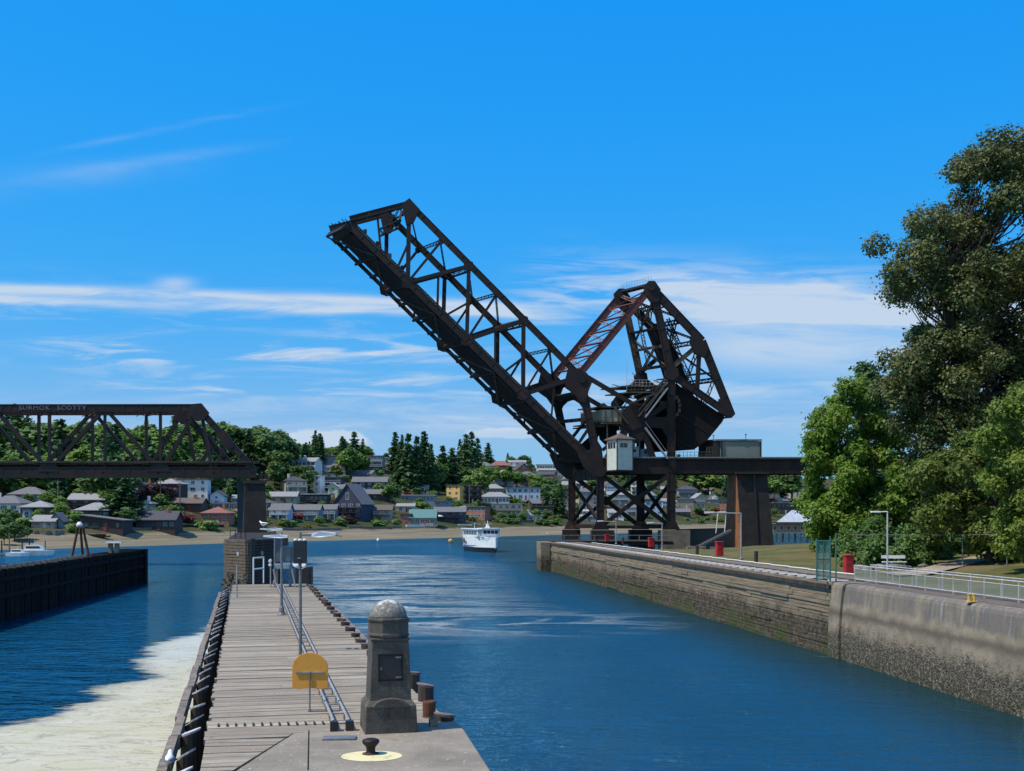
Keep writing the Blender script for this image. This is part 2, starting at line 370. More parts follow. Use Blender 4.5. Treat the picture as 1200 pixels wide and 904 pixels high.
# ------------------------------------------------------------------ mesh builder
ORG = {}; KIDS = {}
class MB:
    def __init__(s): s.v = []; s.f = []; s.m = []
    def add(s, vs, fs, m=0):
        k = len(s.v); s.v += [tuple(v) for v in vs]; s.f += [tuple(i+k for i in f) for f in fs]; s.m += [m]*len(fs); return s
    def box(s, c, d, rz=0, m=0):
        c = Vector(c); hx, hy, hz = d[0]/2, d[1]/2, d[2]/2; ca, sa = math.cos(rz), math.sin(rz)
        vs = []
        for z in (-hz, hz):
            for x, y in ((-hx, -hy), (hx, -hy), (hx, hy), (-hx, hy)):
                vs.append((c.x+x*ca-y*sa, c.y+x*sa+y*ca, c.z+z))
        return s.add(vs, [(3, 2, 1, 0), (4, 5, 6, 7), (0, 1, 5, 4), (1, 2, 6, 5), (2, 3, 7, 6), (3, 0, 4, 7)], m)
    def beam(s, p, q, w, h, side=(0, 1, 0), m=0):
        p = Vector(p); q = Vector(q); a = (q-p)
        if a.length < 1e-6: return s
        a.normalize(); sd = Vector(side)
        u = a.cross(sd)
        if u.length < 1e-4: sd = Vector((1, 0, 0)); u = a.cross(sd)
        u.normalize(); sd = u.cross(a).normalized()
        vs = []
        for e in (p, q):
            for i, j in ((-1, -1), (1, -1), (1, 1), (-1, 1)): vs.append(e+sd*(w/2*i)+u*(h/2*j))
        return s.add(vs, [(0, 1, 2, 3), (7, 6, 5, 4), (4, 5, 1, 0), (5, 6, 2, 1), (6, 7, 3, 2), (7, 4, 0, 3)], m)
    def lattice(s, p, q, w, h, side=(0, 1, 0), bar=.16, pitch=None, m=0):
        p = Vector(p); q = Vector(q); a = (q-p); L = a.length; a.normalize(); sd = Vector(side)
        u = a.cross(sd).normalized(); sd = u.cross(a).normalized()
        for j in (-1, 1): s.beam(p+u*(h/2*j), q+u*(h/2*j), w, bar*1.25, sd, m)
        n = max(2, int(L/(pitch or h)))
        for i in range(n):
            b0 = p+a*(L*i/n); b1 = p+a*(L*(i+1)/n); j = 1 if i % 2 else -1
            for kk in (-1, 1): s.beam(b0+u*(h/2*j)+sd*(w*.4*kk), b1-u*(h/2*j)+sd*(w*.4*kk), bar*.5, bar*.8, sd, m)
        return s
    def tube(s, p, q, r0, r1=None, n=10, m=0, cap=True):
        r1 = r0 if r1 is None else r1; p = Vector(p); q = Vector(q); a = (q-p).normalized()
        t = a.orthogonal().normalized(); u = a.cross(t)
        vs = [p+(t*math.cos(2*math.pi*i/n)+u*math.sin(2*math.pi*i/n))*r0 for i in range(n)]
        vs += [q+(t*math.cos(2*math.pi*i/n)+u*math.sin(2*math.pi*i/n))*r1 for i in range(n)]
        fs = [(i, (i+1) % n, n+(i+1) % n, n+i) for i in range(n)]
        if cap: fs += [tuple(range(n-1, -1, -1)), tuple(range(n, 2*n))]
        return s.add(vs, fs, m)
    def prism(s, poly, off, m=0):
        n = len(poly); off = Vector(off); a = [Vector(p) for p in poly]
        vs = a+[p+off for p in a]
        return s.add(vs, [tuple(range(n)), tuple(range(2*n-1, n-1, -1))]+[(i, n+i, n+(i+1) % n, (i+1) % n) for i in range(n)], m)
    def lathe(s, c, prof, n=24, m=0, sq=0):
        c = Vector(c); vs = []
        for r, z in prof:
            for i in range(n):
                t = 2*math.pi*(i+.5)/n; vs.append((c.x+r*math.cos(t), c.y+r*math.sin(t), c.z+z))
        fs = []
        for k in range(len(prof)-1):
            for i in range(n): fs.append((k*n+i, k*n+(i+1) % n, (k+1)*n+(i+1) % n, (k+1)*n+i))
        fs += [tuple(range(n-1, -1, -1)), tuple(range((len(prof)-1)*n, len(prof)*n))]
        return s.add(vs, fs, m)
    def quads(s, arr, m=0):      # arr (n,4,3)
        k = len(s.v); n = len(arr); s.v += [tuple(x) for x in arr.reshape(-1, 3).tolist()]
        s.f += [(k+4*i, k+4*i+1, k+4*i+2, k+4*i+3) for i in range(n)]; s.m += [m]*n; return s
    def build(s, name, mats, parent=None, org=None, smooth=False, bevel=0, recalc=False):
        if org is None: org = ORG.get(parent.name, Vector()) if parent else Vector()
        org = Vector(org)
        me = bpy.data.meshes.new(name)
        me.from_pydata([(v[0]-org.x, v[1]-org.y, v[2]-org.z) for v in s.v], [], s.f)
        if not isinstance(mats, (list, tuple)): mats = [mats]
        for mm in mats: me.materials.append(mm)
        if len(mats) > 1: me.polygons.foreach_set('material_index', s.m)
        if smooth: me.polygons.foreach_set('use_smooth', [True]*len(me.polygons))
        me.validate(); me.update()
        o = bpy.data.objects.new(name, me); C.objects.link(o)
        if parent: o.parent = parent; ORG[o.name] = org; KIDS.setdefault(parent.name, []).append(o)
        else: o.location = org; ORG[o.name] = org
        if recalc:
            import bmesh
            bm = bmesh.new(); bm.from_mesh(me); bmesh.ops.recalc_face_normals(bm, faces=bm.faces); bm.to_mesh(me); bm.free()
        if bevel:
            bv = o.modifiers.new('bevel', 'BEVEL'); bv.width = bevel; bv.segments = 2; bv.limit_method = 'ANGLE'
        return o
def tag(o, label=None, cat=None, group=None, kind=None):
    if label: o['label'] = label
    if cat: o['category'] = cat
    if group: o['group'] = group
    if kind: o['kind'] = kind
    return o
def thing(name, label, cat, loc=(0, 0, 0), group=None):
    o = bpy.data.objects.new(name, None); C.objects.link(o); o.location = loc; o.empty_display_size = .3
    ORG[o.name] = Vector(loc); return tag(o, label, cat, group)
def kids(o): return KIDS.get(o.name, [])
def dup(o, loc=None, rz=None, label=None, scale=None, parent=None):
    c = o.copy(); C.objects.link(c)
    if parent: c.parent = parent; KIDS.setdefault(parent.name, []).append(c)
    if loc is not None: c.location = loc
    if rz is not None: c.rotation_euler = (0, 0, rz)
    if scale is not None: c.scale = scale if isinstance(scale, tuple) else (scale,)*3
    if label: c['label'] = label
    for ch in kids(o): dup(ch, parent=c)
    return c
def G(px, py, z=DECK):      # photo point -> point on the level z
    Y = (HC-z)*F/(py-HY); return Vector(((px-600)/F*Y, Y, z))
def X_(px, Y): return (px-600)/F*Y
def Z_(py, Y): return HC-(py-HY)/F*Y
def smooth01(t): t = max(0, min(1, t)); return t*t*(3-2*t)
# =================================================================== SETTING
# water: one sheet to the horizon
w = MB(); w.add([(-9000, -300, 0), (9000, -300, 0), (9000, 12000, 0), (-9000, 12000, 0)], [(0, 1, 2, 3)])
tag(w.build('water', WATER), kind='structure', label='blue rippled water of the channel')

SX = [-900, -400, -200, -133, -117, -86, -40, 33, 131, 300, 700]
SY = [230, 250, 280, 300, 330, 390, 453, 559, 707, 850, 1000]
HD = [-80, -20, 0, 12, 20, 26, 45, 100, 160, 240, 320, 500, 900]
HH = [-6, -2, 0, 1.3, 2.7, 4.0, 6.6, 17, 29, 44, 50, 53, 50]
def shore_d(x, y): return (y-np.interp(x, SX, SY))*.72
def hill(x, y):
    d = shore_d(x, y); h = float(np.interp(d, HD, HH))
    if h > 5: h += (math.sin(x*.045+1)*math.cos(y*.03)*2.2+math.sin(x*.11+y*.07)*.8)*min(1, (h-5)/12)
    return h
def on_hill(px, py):          # march along the ray until it meets the hillside
    Y = 260.0
    while Y < 1500:
        x = X_(px, Y)
        if shore_d(x, Y) > 10 and hill(x, Y) >= Z_(py, Y): return Vector((x, Y, hill(x, Y)))
        Y += 1.0
    return None
t = MB(); nx, ny = 150, 150
xs = np.linspace(-620, 760, nx); ys = np.linspace(-70, 1, ny)
vs = []
for i in range(nx):
    for j in range(ny):
        d = -25+((j/(ny-1))**1.6)*900
        y = float(np.interp(xs[i], SX, SY))+d/.72
        vs.append((xs[i], y, hill(xs[i], y)))
fs = [(i*ny+j, (i+1)*ny+j, (i+1)*ny+j+1, i*ny+j+1) for i in range(nx-1) for j in range(ny-1)]
t.add(vs, fs); tag(t.build('far_hillside', TERR, smooth=True), kind='structure', label='residential hillside and sandy beach across the water')

# right-hand land behind the quay wall
WL = [(27.6, 0), (22.7, 51), (20.5, 72.7), (7.9, 177), (5.9, 190)]
def wall_x(Y): return float(np.interp(Y, [p[1] for p in WL], [p[0] for p in WL]))
def land_h(x, y):
    h = float(np.interp(y, [0, 140, 160, 205, 236, 262], [4.62, 4.62, 4.3, 2.75, 1.1, -1.5]))
    k = max(0, x-wall_x(y)-9)
    if y < 150: h += min(k*.05, 3.0)*smooth01(k/10)*smooth01((y-30)/30)
    return h
t = MB(); vs = []; na, nb = 60, 120
for j in range(nb):
    y = -5+270*j/(nb-1)
    x0 = wall_x(min(y, 168))+3.6
    if y > 168: x0 = 12.6+(min(y, 200)-168)*.5
    for i in range(na):
        x = x0+(i/(na-1))**1.8*220
        vs.append((x, y, land_h(x, y)+math.sin(x*1.3+y*.7)*.05))
fs = [(j*na+i, j*na+i+1, (j+1)*na+i+1, (j+1)*na+i) for j in range(nb-1) for i in range(na-1)]
t.add(vs, fs); tag(t.build('grass_bank', LAWN, smooth=True), kind='structure', label='dry grass behind the quay wall')
# bare trodden path across the park lawn
pth = MB(); pp = [(1040, 668), (1075, 667), (1110, 663), (1150, 659), (1215, 654)]
PATHM = M('trodden_path', (.34, .27, .19), (.25, .20, .14), .95, 2)
vs = []
for px, py in pp:
    c_ = G(px, py, 5.0); vs += [(c_.x, c_.y-2.2, land_h(c_.x, c_.y-2.2)+.09), (c_.x, c_.y+2.2, land_h(c_.x, c_.y+2.2)+.09)]
pth.add(vs, [(2*i, 2*i+2, 2*i+3, 2*i+1) for i in range(len(pp)-1)])
tag(pth.build('park_path', PATHM), kind='structure', label='bare earth path in the park')

# ------------------------------------------------------------------ foam sheets on the water
def foam_sheet(name, poly, x0, x1, y0, y1, cx, cy, mat, z, soft, label):
    P2 = np.array([G(px, py, 0).xy[:] for px, py in poly])
    gx = np.arange(x0, x1+.01, cx); gy = np.arange(y0, y1+.01, cy)
    XX, YY = np.meshgrid(gx, gy); pts = np.stack([XX.ravel(), YY.ravel()], 1)
    A = P2; B = np.roll(P2, -1, 0); ins = np.zeros(len(pts), bool); dm = np.full(len(pts), 1e9)
    for a, b in zip(A, B):
        cond = ((a[1] > pts[:, 1]) != (b[1] > pts[:, 1]))
        with np.errstate(divide='ignore', invalid='ignore'):
            xi = (b[0]-a[0])*(pts[:, 1]-a[1])/(b[1]-a[1])+a[0]
        ins ^= cond & (pts[:, 0] < xi)
        ab = b-a; tt = np.clip(((pts-a)@ab)/max(ab@ab, 1e-9), 0, 1)
        dm = np.minimum(dm, np.hypot(*(pts-(a+tt[:, None]*ab)).T))
    sd = np.where(ins, dm, -dm); cov = np.clip(sd/soft*.5+.5, 0, 1)
    n1, n2 = len(gx), len(gy)
    cov2 = cov.reshape(n2, n1)
    mb = MB(); idx = {}; vals = []
    faces = []
    for j in range(n2-1):
        for i in range(n1-1):
            if cov2[j:j+2, i:i+2].max() > .01:
                f = []
                for jj, ii in ((j, i), (j, i+1), (j+1, i+1), (j+1, i)):
                    k = (jj, ii)
                    if k not in idx: idx[k] = len(mb.v); mb.v.append((float(gx[ii]), float(gy[jj]), z)); vals.append(float(cov2[jj, ii]))
                    f.append(idx[k])
                faces.append(tuple(f))
    mb.f = faces; mb.m = [0]*len(faces)
    o = mb.build(name, mat); at = o.data.attributes.new('cover', 'FLOAT', 'POINT'); at.data.foreach_set('value', vals)
    tag(o, label, 'foam', kind='stuff')
fl = [(-260, 905), (-120, 880), (0, 853), (45, 846), (105, 824), (135, 820), (106, 812), (150, 801), (192, 795), (170, 786), (165, 776), (178, 768), (178, 758), (205, 750), (240, 742), (262, 722), (275, 722), (262, 790), (240, 990), (120, 1300), (-300, 1300)]
foam_sheet('floating_foam', fl, -46, -5, 14, 112, .35, .6, foam_mat('cream_foam', True), .03, 2.6, 'cream coloured foam scum floating beside the pier')
fr = [(385, 655), (470, 650), (525, 662), (505, 690), (520, 712), (560, 724), (650, 728), (650, 731), (560, 734), (470, 738), (420, 735), (380, 700)]
foam_sheet('foam_streaks', fr, -60, 40, 76, 262, 1.2, 1.6, foam_mat('thin_foam', False), .03, 12, 'thin pale foam streaks drifting in the channel')

# =================================================================== MAIN TIMBER PIER
pd = Vector((-.2261, .9741, 0)); pr = Vector((.9741, .2261, 0))       # along / across the pier
def le(Y): return -.232*(Y-19.9)-5.35        # left deck edge
def re(Y):
    if Y < 22.5: return -.917+(22.5-Y)*.156
    if Y < 29.1: return -.917-(Y-22.5)*.285
    return -2.8-(Y-29.1)*.232
PANG = R(13.06)
pier = thing('timber_pier', 'long weathered timber pier deck running out from the lock wall', 'pier', (-5, 20, 0))
mb = MB(); Y = 21.6; rs = random.Random(3)
# planks: each board is laid square to the pier
def edge_pt(s, side):      # point at distance s along the pier on its left/right edge
    y = s; return Vector((le(y) if side == 0 else re(y), y, 0))
while Y < 70.2:
    wd = rs.choice([.27, .3, .3, .34]); y0, y1 = Y, Y+wd-.011
    zt = DECK+rs.uniform(-.012, .014); jl = rs.uniform(-.05, .05); jr = rs.uniform(-.05, .05)
    L0 = Vector((le(y0)+jl, y0, 0)); L1 = Vector((le(y1)+jl, y1, 0))
    # right ends follow the cross direction of the pier
    wL = 4.75 if Y < 62 else 4.75
    def rend(p, j):
        x = p.x; 
        for _ in range(6): x = re(p.y+(x-p.x)*.2321)
        return Vector((x+j, p.y+(x-p.x)*.2321, 0))
    R0 = rend(L0, jr); R1 = rend(L1, jr)
    cut = rs.random() < .5; parts_ = [(0, 1)] if not cut else [(0, rs.uniform(.3, .7)), None]
    if cut: parts_[1] = (parts_[0][1]+.002, 1)
    for a, b in parts_:
        q = [L0.lerp(R0, a), L0.lerp(R0, b), L1.lerp(R1, b), L1.lerp(R1, a)]
        mb.add([(v.x, v.y, zt-.09) for v in q]+[(v.x, v.y, zt+rs.uniform(-.003, .003)) for v in q],
               [(3, 2, 1, 0), (4, 5, 6, 7), (0, 1, 5, 4), (1, 2, 6, 5), (2, 3, 7, 6), (3, 0, 4, 7)])
    Y += wd
# near boards left of the concrete
Y = 6.0
while Y < 21.6:
    y0, y1 = Y, Y+.28; zt = DECK+rs.uniform(-.01, .012)
    rx = lambda y: float(np.interp(y, [5, 18.5, 19.2, 21.9, 22.6], [-5.0, -4.55, -4.25, -4.0, -3.9]))
    q = [(le(y0), y0), (rx(y0), y0+.2), (rx(y1), y1+.2), (le(y1), y1)]
    mb.add([(x, y, zt-.09) for x, y in q]+[(x, y, zt) for x, y in q], [(3, 2, 1, 0), (4, 5, 6, 7), (0, 1, 5, 4), (1, 2, 6, 5), (2, 3, 7, 6), (3, 0, 4, 7)])
    Y += .3
mb.build('deck_boards', PLANK, pier)
# short cleats in a row across the deck
mb = MB()
for k in range(14):
    px = 256+k*10.2; p = G(px, 851-(k*.25)); mb.box((p.x, p.y, DECK+.022), (.035, .26, .02), PANG)
mb.build('cleat_strip', DARKW, pier)
# substructure: dark box standing in for the piles and their shade
mb = MB()
n = 30; L = [(le(5+65*i/n)+.12, 5+65*i/n) for i in range(n+1)]; Rr = [(re(5+65*i/n)-.15, 5+65*i/n) for i in range(n+1)]
vs = []
for (a, b), (c, d) in zip(L, Rr): vs += [(a, b, DECK-.1), (c, d, DECK-.1), (a, b, -2), (c, d, -2)]
fs = []
for i in range(n): k = 4*i; fs += [(k, k+4, k+5, k+1), (k, k+2, k+6, k+4), (k+1, k+5, k+7, k+3)]
fs += [(4*n, 4*n+2, 4*n+3, 4*n+1)]
mb.add(vs, fs); mb.build('pile_shade_box', DARKW, pier)
# concrete apron at the near end
ap = [(-1.6, 4), (-4.62, 17.2), (-4.525, 19.03), (-4.2, 22.06), (-3.7, 22.6), (-2.6, 23.4), (-1.9, 24.7), (-1.25, 23.9), (-.95, 22.6), (-.36, 18.96), (1.6, 4)]
mb = MB(); mb.prism([(x, y, DECK+.03) for x, y in ap][::-1], (0, 0, -.6)); mb.build('concrete_apron', CONC, pier, bevel=.03, recalc=True)
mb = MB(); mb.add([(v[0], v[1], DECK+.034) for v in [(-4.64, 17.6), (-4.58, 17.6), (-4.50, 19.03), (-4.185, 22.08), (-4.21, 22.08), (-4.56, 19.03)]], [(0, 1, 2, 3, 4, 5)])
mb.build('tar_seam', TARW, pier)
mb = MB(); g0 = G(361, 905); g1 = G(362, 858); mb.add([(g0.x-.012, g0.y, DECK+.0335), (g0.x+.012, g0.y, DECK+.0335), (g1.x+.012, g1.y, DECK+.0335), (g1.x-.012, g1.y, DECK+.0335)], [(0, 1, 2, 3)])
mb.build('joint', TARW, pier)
# waler along the left side, plus the fender piles
mb = MB()
for k in range(26):
    y0 = 12+k*2.15; y1 = y0+2.13; o_ = rs.uniform(-.03, .03)
    if y1 > 66: break
    mb.beam((le(y0)-.66+o_, y0, 4.42+rs.uniform(-.02, .02)), (le(y1)-.66+o_, y1, 4.42), .17, .3, (1, 0, 0))
mb.build('waler', GREYW, pier)
mb = MB(); mb.beam((re(29)+.25, 29, 4.45), (re(70)+.25, 70, 4.45), .2, .3, (1, 0, 0)); mb.build('waler', GREYW, pier)
def fender(x, y, side, zt):
    a = rs.uniform(.15, .19); m_ = MB(); nseg = 12; tl_ = rs.uniform(.05, .11)*(1 if side == 0 else -.3)
    vs = []
    for z in (-1, zt):
        for i in range(nseg):
            t_ = 2*math.pi*i/nseg; r_ = a*(1.15 if z < 0 else 1)
            vs.append((x+r_*math.cos(t_), y+r_*math.sin(t_), z+(tl_*math.cos(t_) if z > 0 else 0)))
    m_.add(vs, [(i, (i+1) % nseg, nseg+(i+1) % nseg, nseg+i) for i in range(nseg)]+[tuple(range(nseg, 2*nseg))])
    f_ = m_.build('fender_pile', DARKW, pier)
    c_ = MB(); vs = []; ro = rs.uniform(-.25, .25)
    for dz_ in (.012, .05):
        for i in range(nseg):
            t_ = 2*math.pi*i/nseg; lx, ly = (a+.03)*math.cos(t_), (a*.55)*math.sin(t_)
            vs.append((x+lx*math.cos(ro)-ly*math.sin(ro), y+lx*math.sin(ro)+ly*math.cos(ro), zt+dz_+tl_*math.cos(t_)*1.15))
    c_.add(vs, [(i, (i+1) % nseg, nseg+(i+1) % nseg, nseg+i) for i in range(nseg)]+[tuple(range(nseg, 2*nseg)), tuple(range(nseg-1, -1, -1))]); c_.build('pile_cap', CAPW if side == 0 else CAPB, f_, org=ORG[pier.name])
y = 14.2; k = 0
while y < 68: fender(le(y)-.36, y, 0, 4.52+rs.uniform(-.05, .08)); y += rs.uniform(1.7, 1.95); k += 1
y = 31.0
while y < 69: fender(re(y)-.1, y, 1, DECK+.12+rs.uniform(-.05, .08)); y += rs.uniform(1.75, 2.1)
for px, py in ((484, 806), (499, 822), (521, 846)):
    p = G(px, py); fender(p.x, p.y, 1, DECK+.34 if py < 840 else DECK+.12)

# rust bollard between the piles beside the monument
p = G(503, 842)
bl = MB(); bl.lathe((p.x, p.y, DECK), [(.16, 0), (.16, .03), (.135, .05), (.14, .33), (.13, .36), (.10, .37), (.08, .34)], 14)
tag(bl.build('mooring_bollard', RUST, org=(p.x, p.y, DECK), smooth=False, bevel=.008), 'short rusty brown post stump at the pier edge right of the granite monument', 'bollard')
# small dark cap stub
p = G(515, 853); bl = MB(); bl.box((p.x-.12, p.y, DECK+.1), (.16, .14, .16), .3); bl.tube((p.x-.12, p.y, DECK+.18), (p.x-.12, p.y, DECK+.24), .05)
tag(bl.build('cable_clamp', GREYW, org=(p.x, p.y, DECK)), 'small grey clamp standing in the shadow of the monument', 'clamp')

# waist bollard on a yellow painted disc
p = G(435.5, 888.5)
d = MB(); nn = 40
d.add([(p.x+.53*math.cos(2*math.pi*i/nn)*(1+.01*math.sin(i*5)), p.y+.44*math.sin(2*math.pi*i/nn), DECK+.036) for i in range(nn)], [tuple(range(nn))])
tag(d.build('painted_disc', PALEY, org=(p.x, p.y, DECK)), 'worn pale yellow painted disc on the concrete under the small bollard', 'painted marking')
p = G(434.5, 886)
b_ = thing('deck_bollard', 'small black mushroom bollard standing on the yellow disc', 'bollard', (p.x, p.y, DECK+.03))
m_ = MB(); m_.lathe((p.x, p.y, DECK+.03), [(.11, 0), (.09, .03), (.075, .07), (.085, .13), (.14, .19), (.155, .225), (.14, .255), (.08, .275), (.03, .28)], 24); m_.build('post', STEEL, b_, smooth=True)
m_ = MB(); m_.lathe((p.x, p.y, DECK+.027), [(.15, 0), (.15, .02), (.12, .03)], 24); m_.build('base_plate', RUST, b_)

# granite monument
mc = G(448.5, 862); MS = .955
mc = Vector((mc.x+.05, mc.y+.52, DECK+.02))
mon = thing('granite_monument', 'dark granite monument with domed top and a black metal hatch', 'monument', mc)
mr = R(13.06)
def rot(x, y, z): return (mc.x+(x*math.cos(mr)-y*math.sin(mr))*.955, mc.y+(x*math.sin(mr)+y*math.cos(mr))*.955, mc.z+z*.955)
def frust(mb, w0, d0, z0, w1, d1, z1):
    vs = [rot(sx*w0/2, sy*d0/2, z0) for sx, sy in ((-1, -1), (1, -1), (1, 1), (-1, 1))]+[rot(sx*w1/2, sy*d1/2, z1) for sx, sy in ((-1, -1), (1, -1), (1, 1), (-1, 1))]
    mb.add(vs, [(3, 2, 1, 0), (4, 5, 6, 7), (0, 1, 5, 4), (1, 2, 6, 5), (2, 3, 7, 6), (3, 0, 4, 7)])
m_ = MB(); frust(m_, 1.06, 1.06, 0, 1.02, 1.02, .54); m_.build('plinth', GRANITE, mon, bevel=.02)
m_ = MB(); frust(m_, 1.03, 1.03, .54, .86, .86, .66)
arc = [(-.36, .52)]+[(.36*math.cos(a), .54+.17*math.sin(a)) for a in [math.pi*(1-i/12) for i in range(13)]]+[(.36, .52)]
m_.prism([rot(x, -.535, z) for x, z in arc], Vector(rot(0, .5, 0))-Vector(rot(0, 0, 0)))
m_.build('arched_shoulder', GRANITE, mon, bevel=.012)
m_ = MB(); frust(m_, .84, .84, .62, .75, .75, 1.84); frust(m_, .75, .75, 1.84, .80, .80, 1.90); m_.build('shaft', GRANITE, mon, bevel=.015)
m_ = MB(); k8 = 8
m_.lathe((0, 0, 0), [(.41, 1.90), (.44, 1.95), (.44, 1.98), (.425, 2.0), (.43, 2.22), (.455, 2.25), (.455, 2.29), (.40, 2.31)], 8)
m_.v = [rot(*v) for v in m_.v]; m_.build('cornice', GRANITE, mon, bevel=.01)
m_ = MB(); m_.lathe((0, 0, 0), [(.385*math.cos(a), 2.30+.36*math.sin(a)) for a in [R(90*i/14) for i in range(14)]]+[(.015, 2.665)], 40)
m_.v = [rot(*v) for v in m_.v]; m_.build('dome', DOME, mon, smooth=True)
m_ = MB()
def fy(z): return -(.42-(z-.62)/1.22*.045)
for a, b, c, d_ in ((-.25, 1.05, .25, 1.085), (-.25, 1.555, .25, 1.59), (-.25, 1.05, -.215, 1.59), (.215, 1.05, .25, 1.59)):
    m_.prism([rot(a, fy(b)-.012, b), rot(c, fy(b)-.012, b), rot(c, fy(d_)-.012, d_), rot(a, fy(d_)-.012, d_)], Vector(rot(0, .05, 0))-Vector(rot(0, 0, 0)))
fr_ = m_.build('hatch_frame', STEEL, mon)
m_ = MB(); m_.prism([rot(-.214, fy(1.085)-.004, 1.087), rot(.214, fy(1.085)-.004, 1.087), rot(.214, fy(1.55)-.004, 1.553), rot(-.214, fy(1.55)-.004, 1.553)], Vector(rot(0, .03, 0))-Vector(rot(0, 0, 0)))
m_.build('hatch_panel', SHADEP, mon)
for z in (1.12, 1.52):
    m_ = MB(); m_.beam(rot(.10, fy(z)-.022, z), rot(.215, fy(z)-.022, z), .02, .03, (0, 1, 0)); m_.build('hinge', GREYP, mon)
m_ = MB(); m_.tube(rot(-.19, fy(1.32)-.02, 1.27), rot(-.19, fy(1.32)-.02, 1.33), .012); m_.build('latch', GREYP, mon)

# orange round-topped notice (seen from its blank back)
p = G(363, 835)
sg = thing('notice_board', 'orange round-topped notice board seen from behind on a thin post', 'sign', (p.x, p.y, DECK))
px0, px1 = -.385, .385; zb = DECK+.50
prof = [(-.385, zb+.02), (-.25, zb-.01), (0, zb+.015), (.25, zb-.012), (.385, zb+.015), (.385, zb+.44)]+[(.385*math.cos(a), zb+.44+.335*math.sin(a)) for a in [math.pi*i/16 for i in range(1, 16)]]+[(-.385, zb+.44)]
m_ = MB(); m_.prism([(p.x+x, p.y+.03, z) for x, z in prof], (0, .03, 0)); m_.build('panel', ORANGE, sg, bevel=.008, recalc=True)
m_ = MB(); m_.box((p.x, p.y+.012, zb+.36), (.62, .03, .035)); m_.build('strap', GALV, sg)
m_ = MB(); m_.tube((p.x, p.y, DECK), (p.x, p.y, zb+.36), .018); m_.build('post', GREYP, sg)
m_ = MB(); m_.tube((p.x-.04, p.y, DECK+.03), (p.x+.62, p.y+.06, DECK+.03), .016); m_.build('foot', GREYP, sg)  # bar laid along the post's cast shadow, shade built as a part

# twin pipe rails lying along the deck
ra = G(400, 857); rb = G(327, 688)
rails = thing('pipe_rack', 'twin silver pipes on low brackets running the length of the pier', 'pipe rack', (ra.x, ra.y, DECK))
dirr = (rb-ra).normalized(); nr = Vector((dirr.y, -dirr.x, 0))
for o_ in (-.15, .15):
    m_ = MB(); m_.tube(ra+nr*o_+Vector((0, 0, .2)), rb+nr*o_+Vector((0, 0, .2)), .03, n=10); m_.build('pipe', GALV, rails)
L_ = (rb-ra).length; k = 0
while k*1.15 < L_:
    c_ = ra+dirr*(k*1.15); m_ = MB()
    m_.beam(c_-nr*.2+Vector((0, 0, .155)), c_+nr*.2+Vector((0, 0, .155)), .05, .03, (0, 1, 0))
    for o_ in (-.15, .15): m_.beam(c_+nr*o_+Vector((0, 0, 0)), c_+nr*o_+Vector((0, 0, .15)), .03, .03, (0, 1, 0))
    m_.build('bracket', GALV, rails); k += 1
for o_ in (-.15, .15):
    c_ = ra+nr*o_-dirr*.12; m_ = MB(); m_.box((c_.x, c_.y, DECK+.12), (.15, .16, .2), mr); m_.build('end_block', BLACKP, rails)
p = G(398, 868); m_ = MB(); m_.box((p.x, p.y, DECK+.045), (.62, .32, .04), R(3))
tag(m_.build('steel_plate', GREYP, org=(p.x, p.y, DECK), bevel=.006), 'flat grey steel plate on the concrete at the near end of the pipes', 'plate')

# lamp posts and equipment along the pier
def lamp(px, py, toppy, head_l, head_r, label, hdy=0, r=.06, arm_dy=0, mat=GREYP, headpy=None):
    p = G(px, py); Y = p.y; zt = Z_(toppy, Y); hz = Z_(headpy or toppy+3, Y)
    t_ = thing('street_lamp', label, 'lamp post', (p.x, Y, DECK), 'lamp posts on the pier')
    m_ = MB(); m_.lathe((p.x, Y, DECK), [(.19, 0), (.19, .04), (.13, .10), (.11, .32), (.07, .40)], 14); m_.build('base', GREYP, t_)
    m_ = MB(); m_.tube((p.x, Y, DECK+.3), (p.x, Y, zt), r, r*.75, 12); m_.build('pole', mat, t_)
    for h in (head_l, head_r):
        if not h: continue
        x0 = X_(h[0], Y); x1 = X_(h[1], Y); far = x0 if abs(x0-p.x) > abs(x1-p.x) else x1; nearx = x1 if far == x0 else x0
        m_ = MB(); m_.tube((p.x, Y, hz), (nearx, Y, hz+.01), .03); ar = m_.build('arm', mat, t_)
        m_ = MB(); s_ = 1 if far > nearx else -1; L = abs(far-nearx)
        m_.prism([(nearx, Y-.12, hz+.05), (nearx+s_*L*.35, Y-.14, hz+.09), (far, Y-.1, hz+.05), (far, Y-.1, hz-.01), (nearx+s_*L*.35, Y-.14, hz-.06), (nearx, Y-.12, hz-.05)], (0, .26, 0))
        m_.build('lamp_head', WHITE, t_, recalc=True)
lamp(352, 792, 624, None, (366, 394), 'nearest lamp post on the pier with its head reaching right', headpy=627, r=.045)
lamp(330, 721, 624, (309, 337.5), None, 'middle lamp post on the pier with its head reaching left', headpy=629, r=.06)
lamp(322, 688, 618, (305, 331), None, 'farthest lamp post on the pier beside the white gate frame', headpy=620.5, r=.06)
# signal box on the nearest post
Yp = G(352, 792).y-.08
sb = thing('signal_light', 'black box signal seen from behind on the nearest pier lamp post', 'signal light', (X_(352, Yp), Yp, Z_(660, Yp)))
m_ = MB(); m_.box((X_(352.2, Yp), Yp-.06, Z_(647, Yp)), (.33, .22, .60)); m_.build('housing', BLACKP, sb, bevel=.015)
m_ = MB(); m_.box((X_(352, Yp), Yp-.18, Z_(654, Yp)), (.08, .02, .025)); m_.build('latch', GALV, sb)
for dx_ in (-.12, 0, .12):
    m_ = MB(); m_.lathe((X_(352.2, Yp)+dx_, Yp-.06, Z_(633.3, Yp)), [(.05, -.01), (.05, .02), (.03, .04)], 12); m_.build('visor', WHITE, sb)
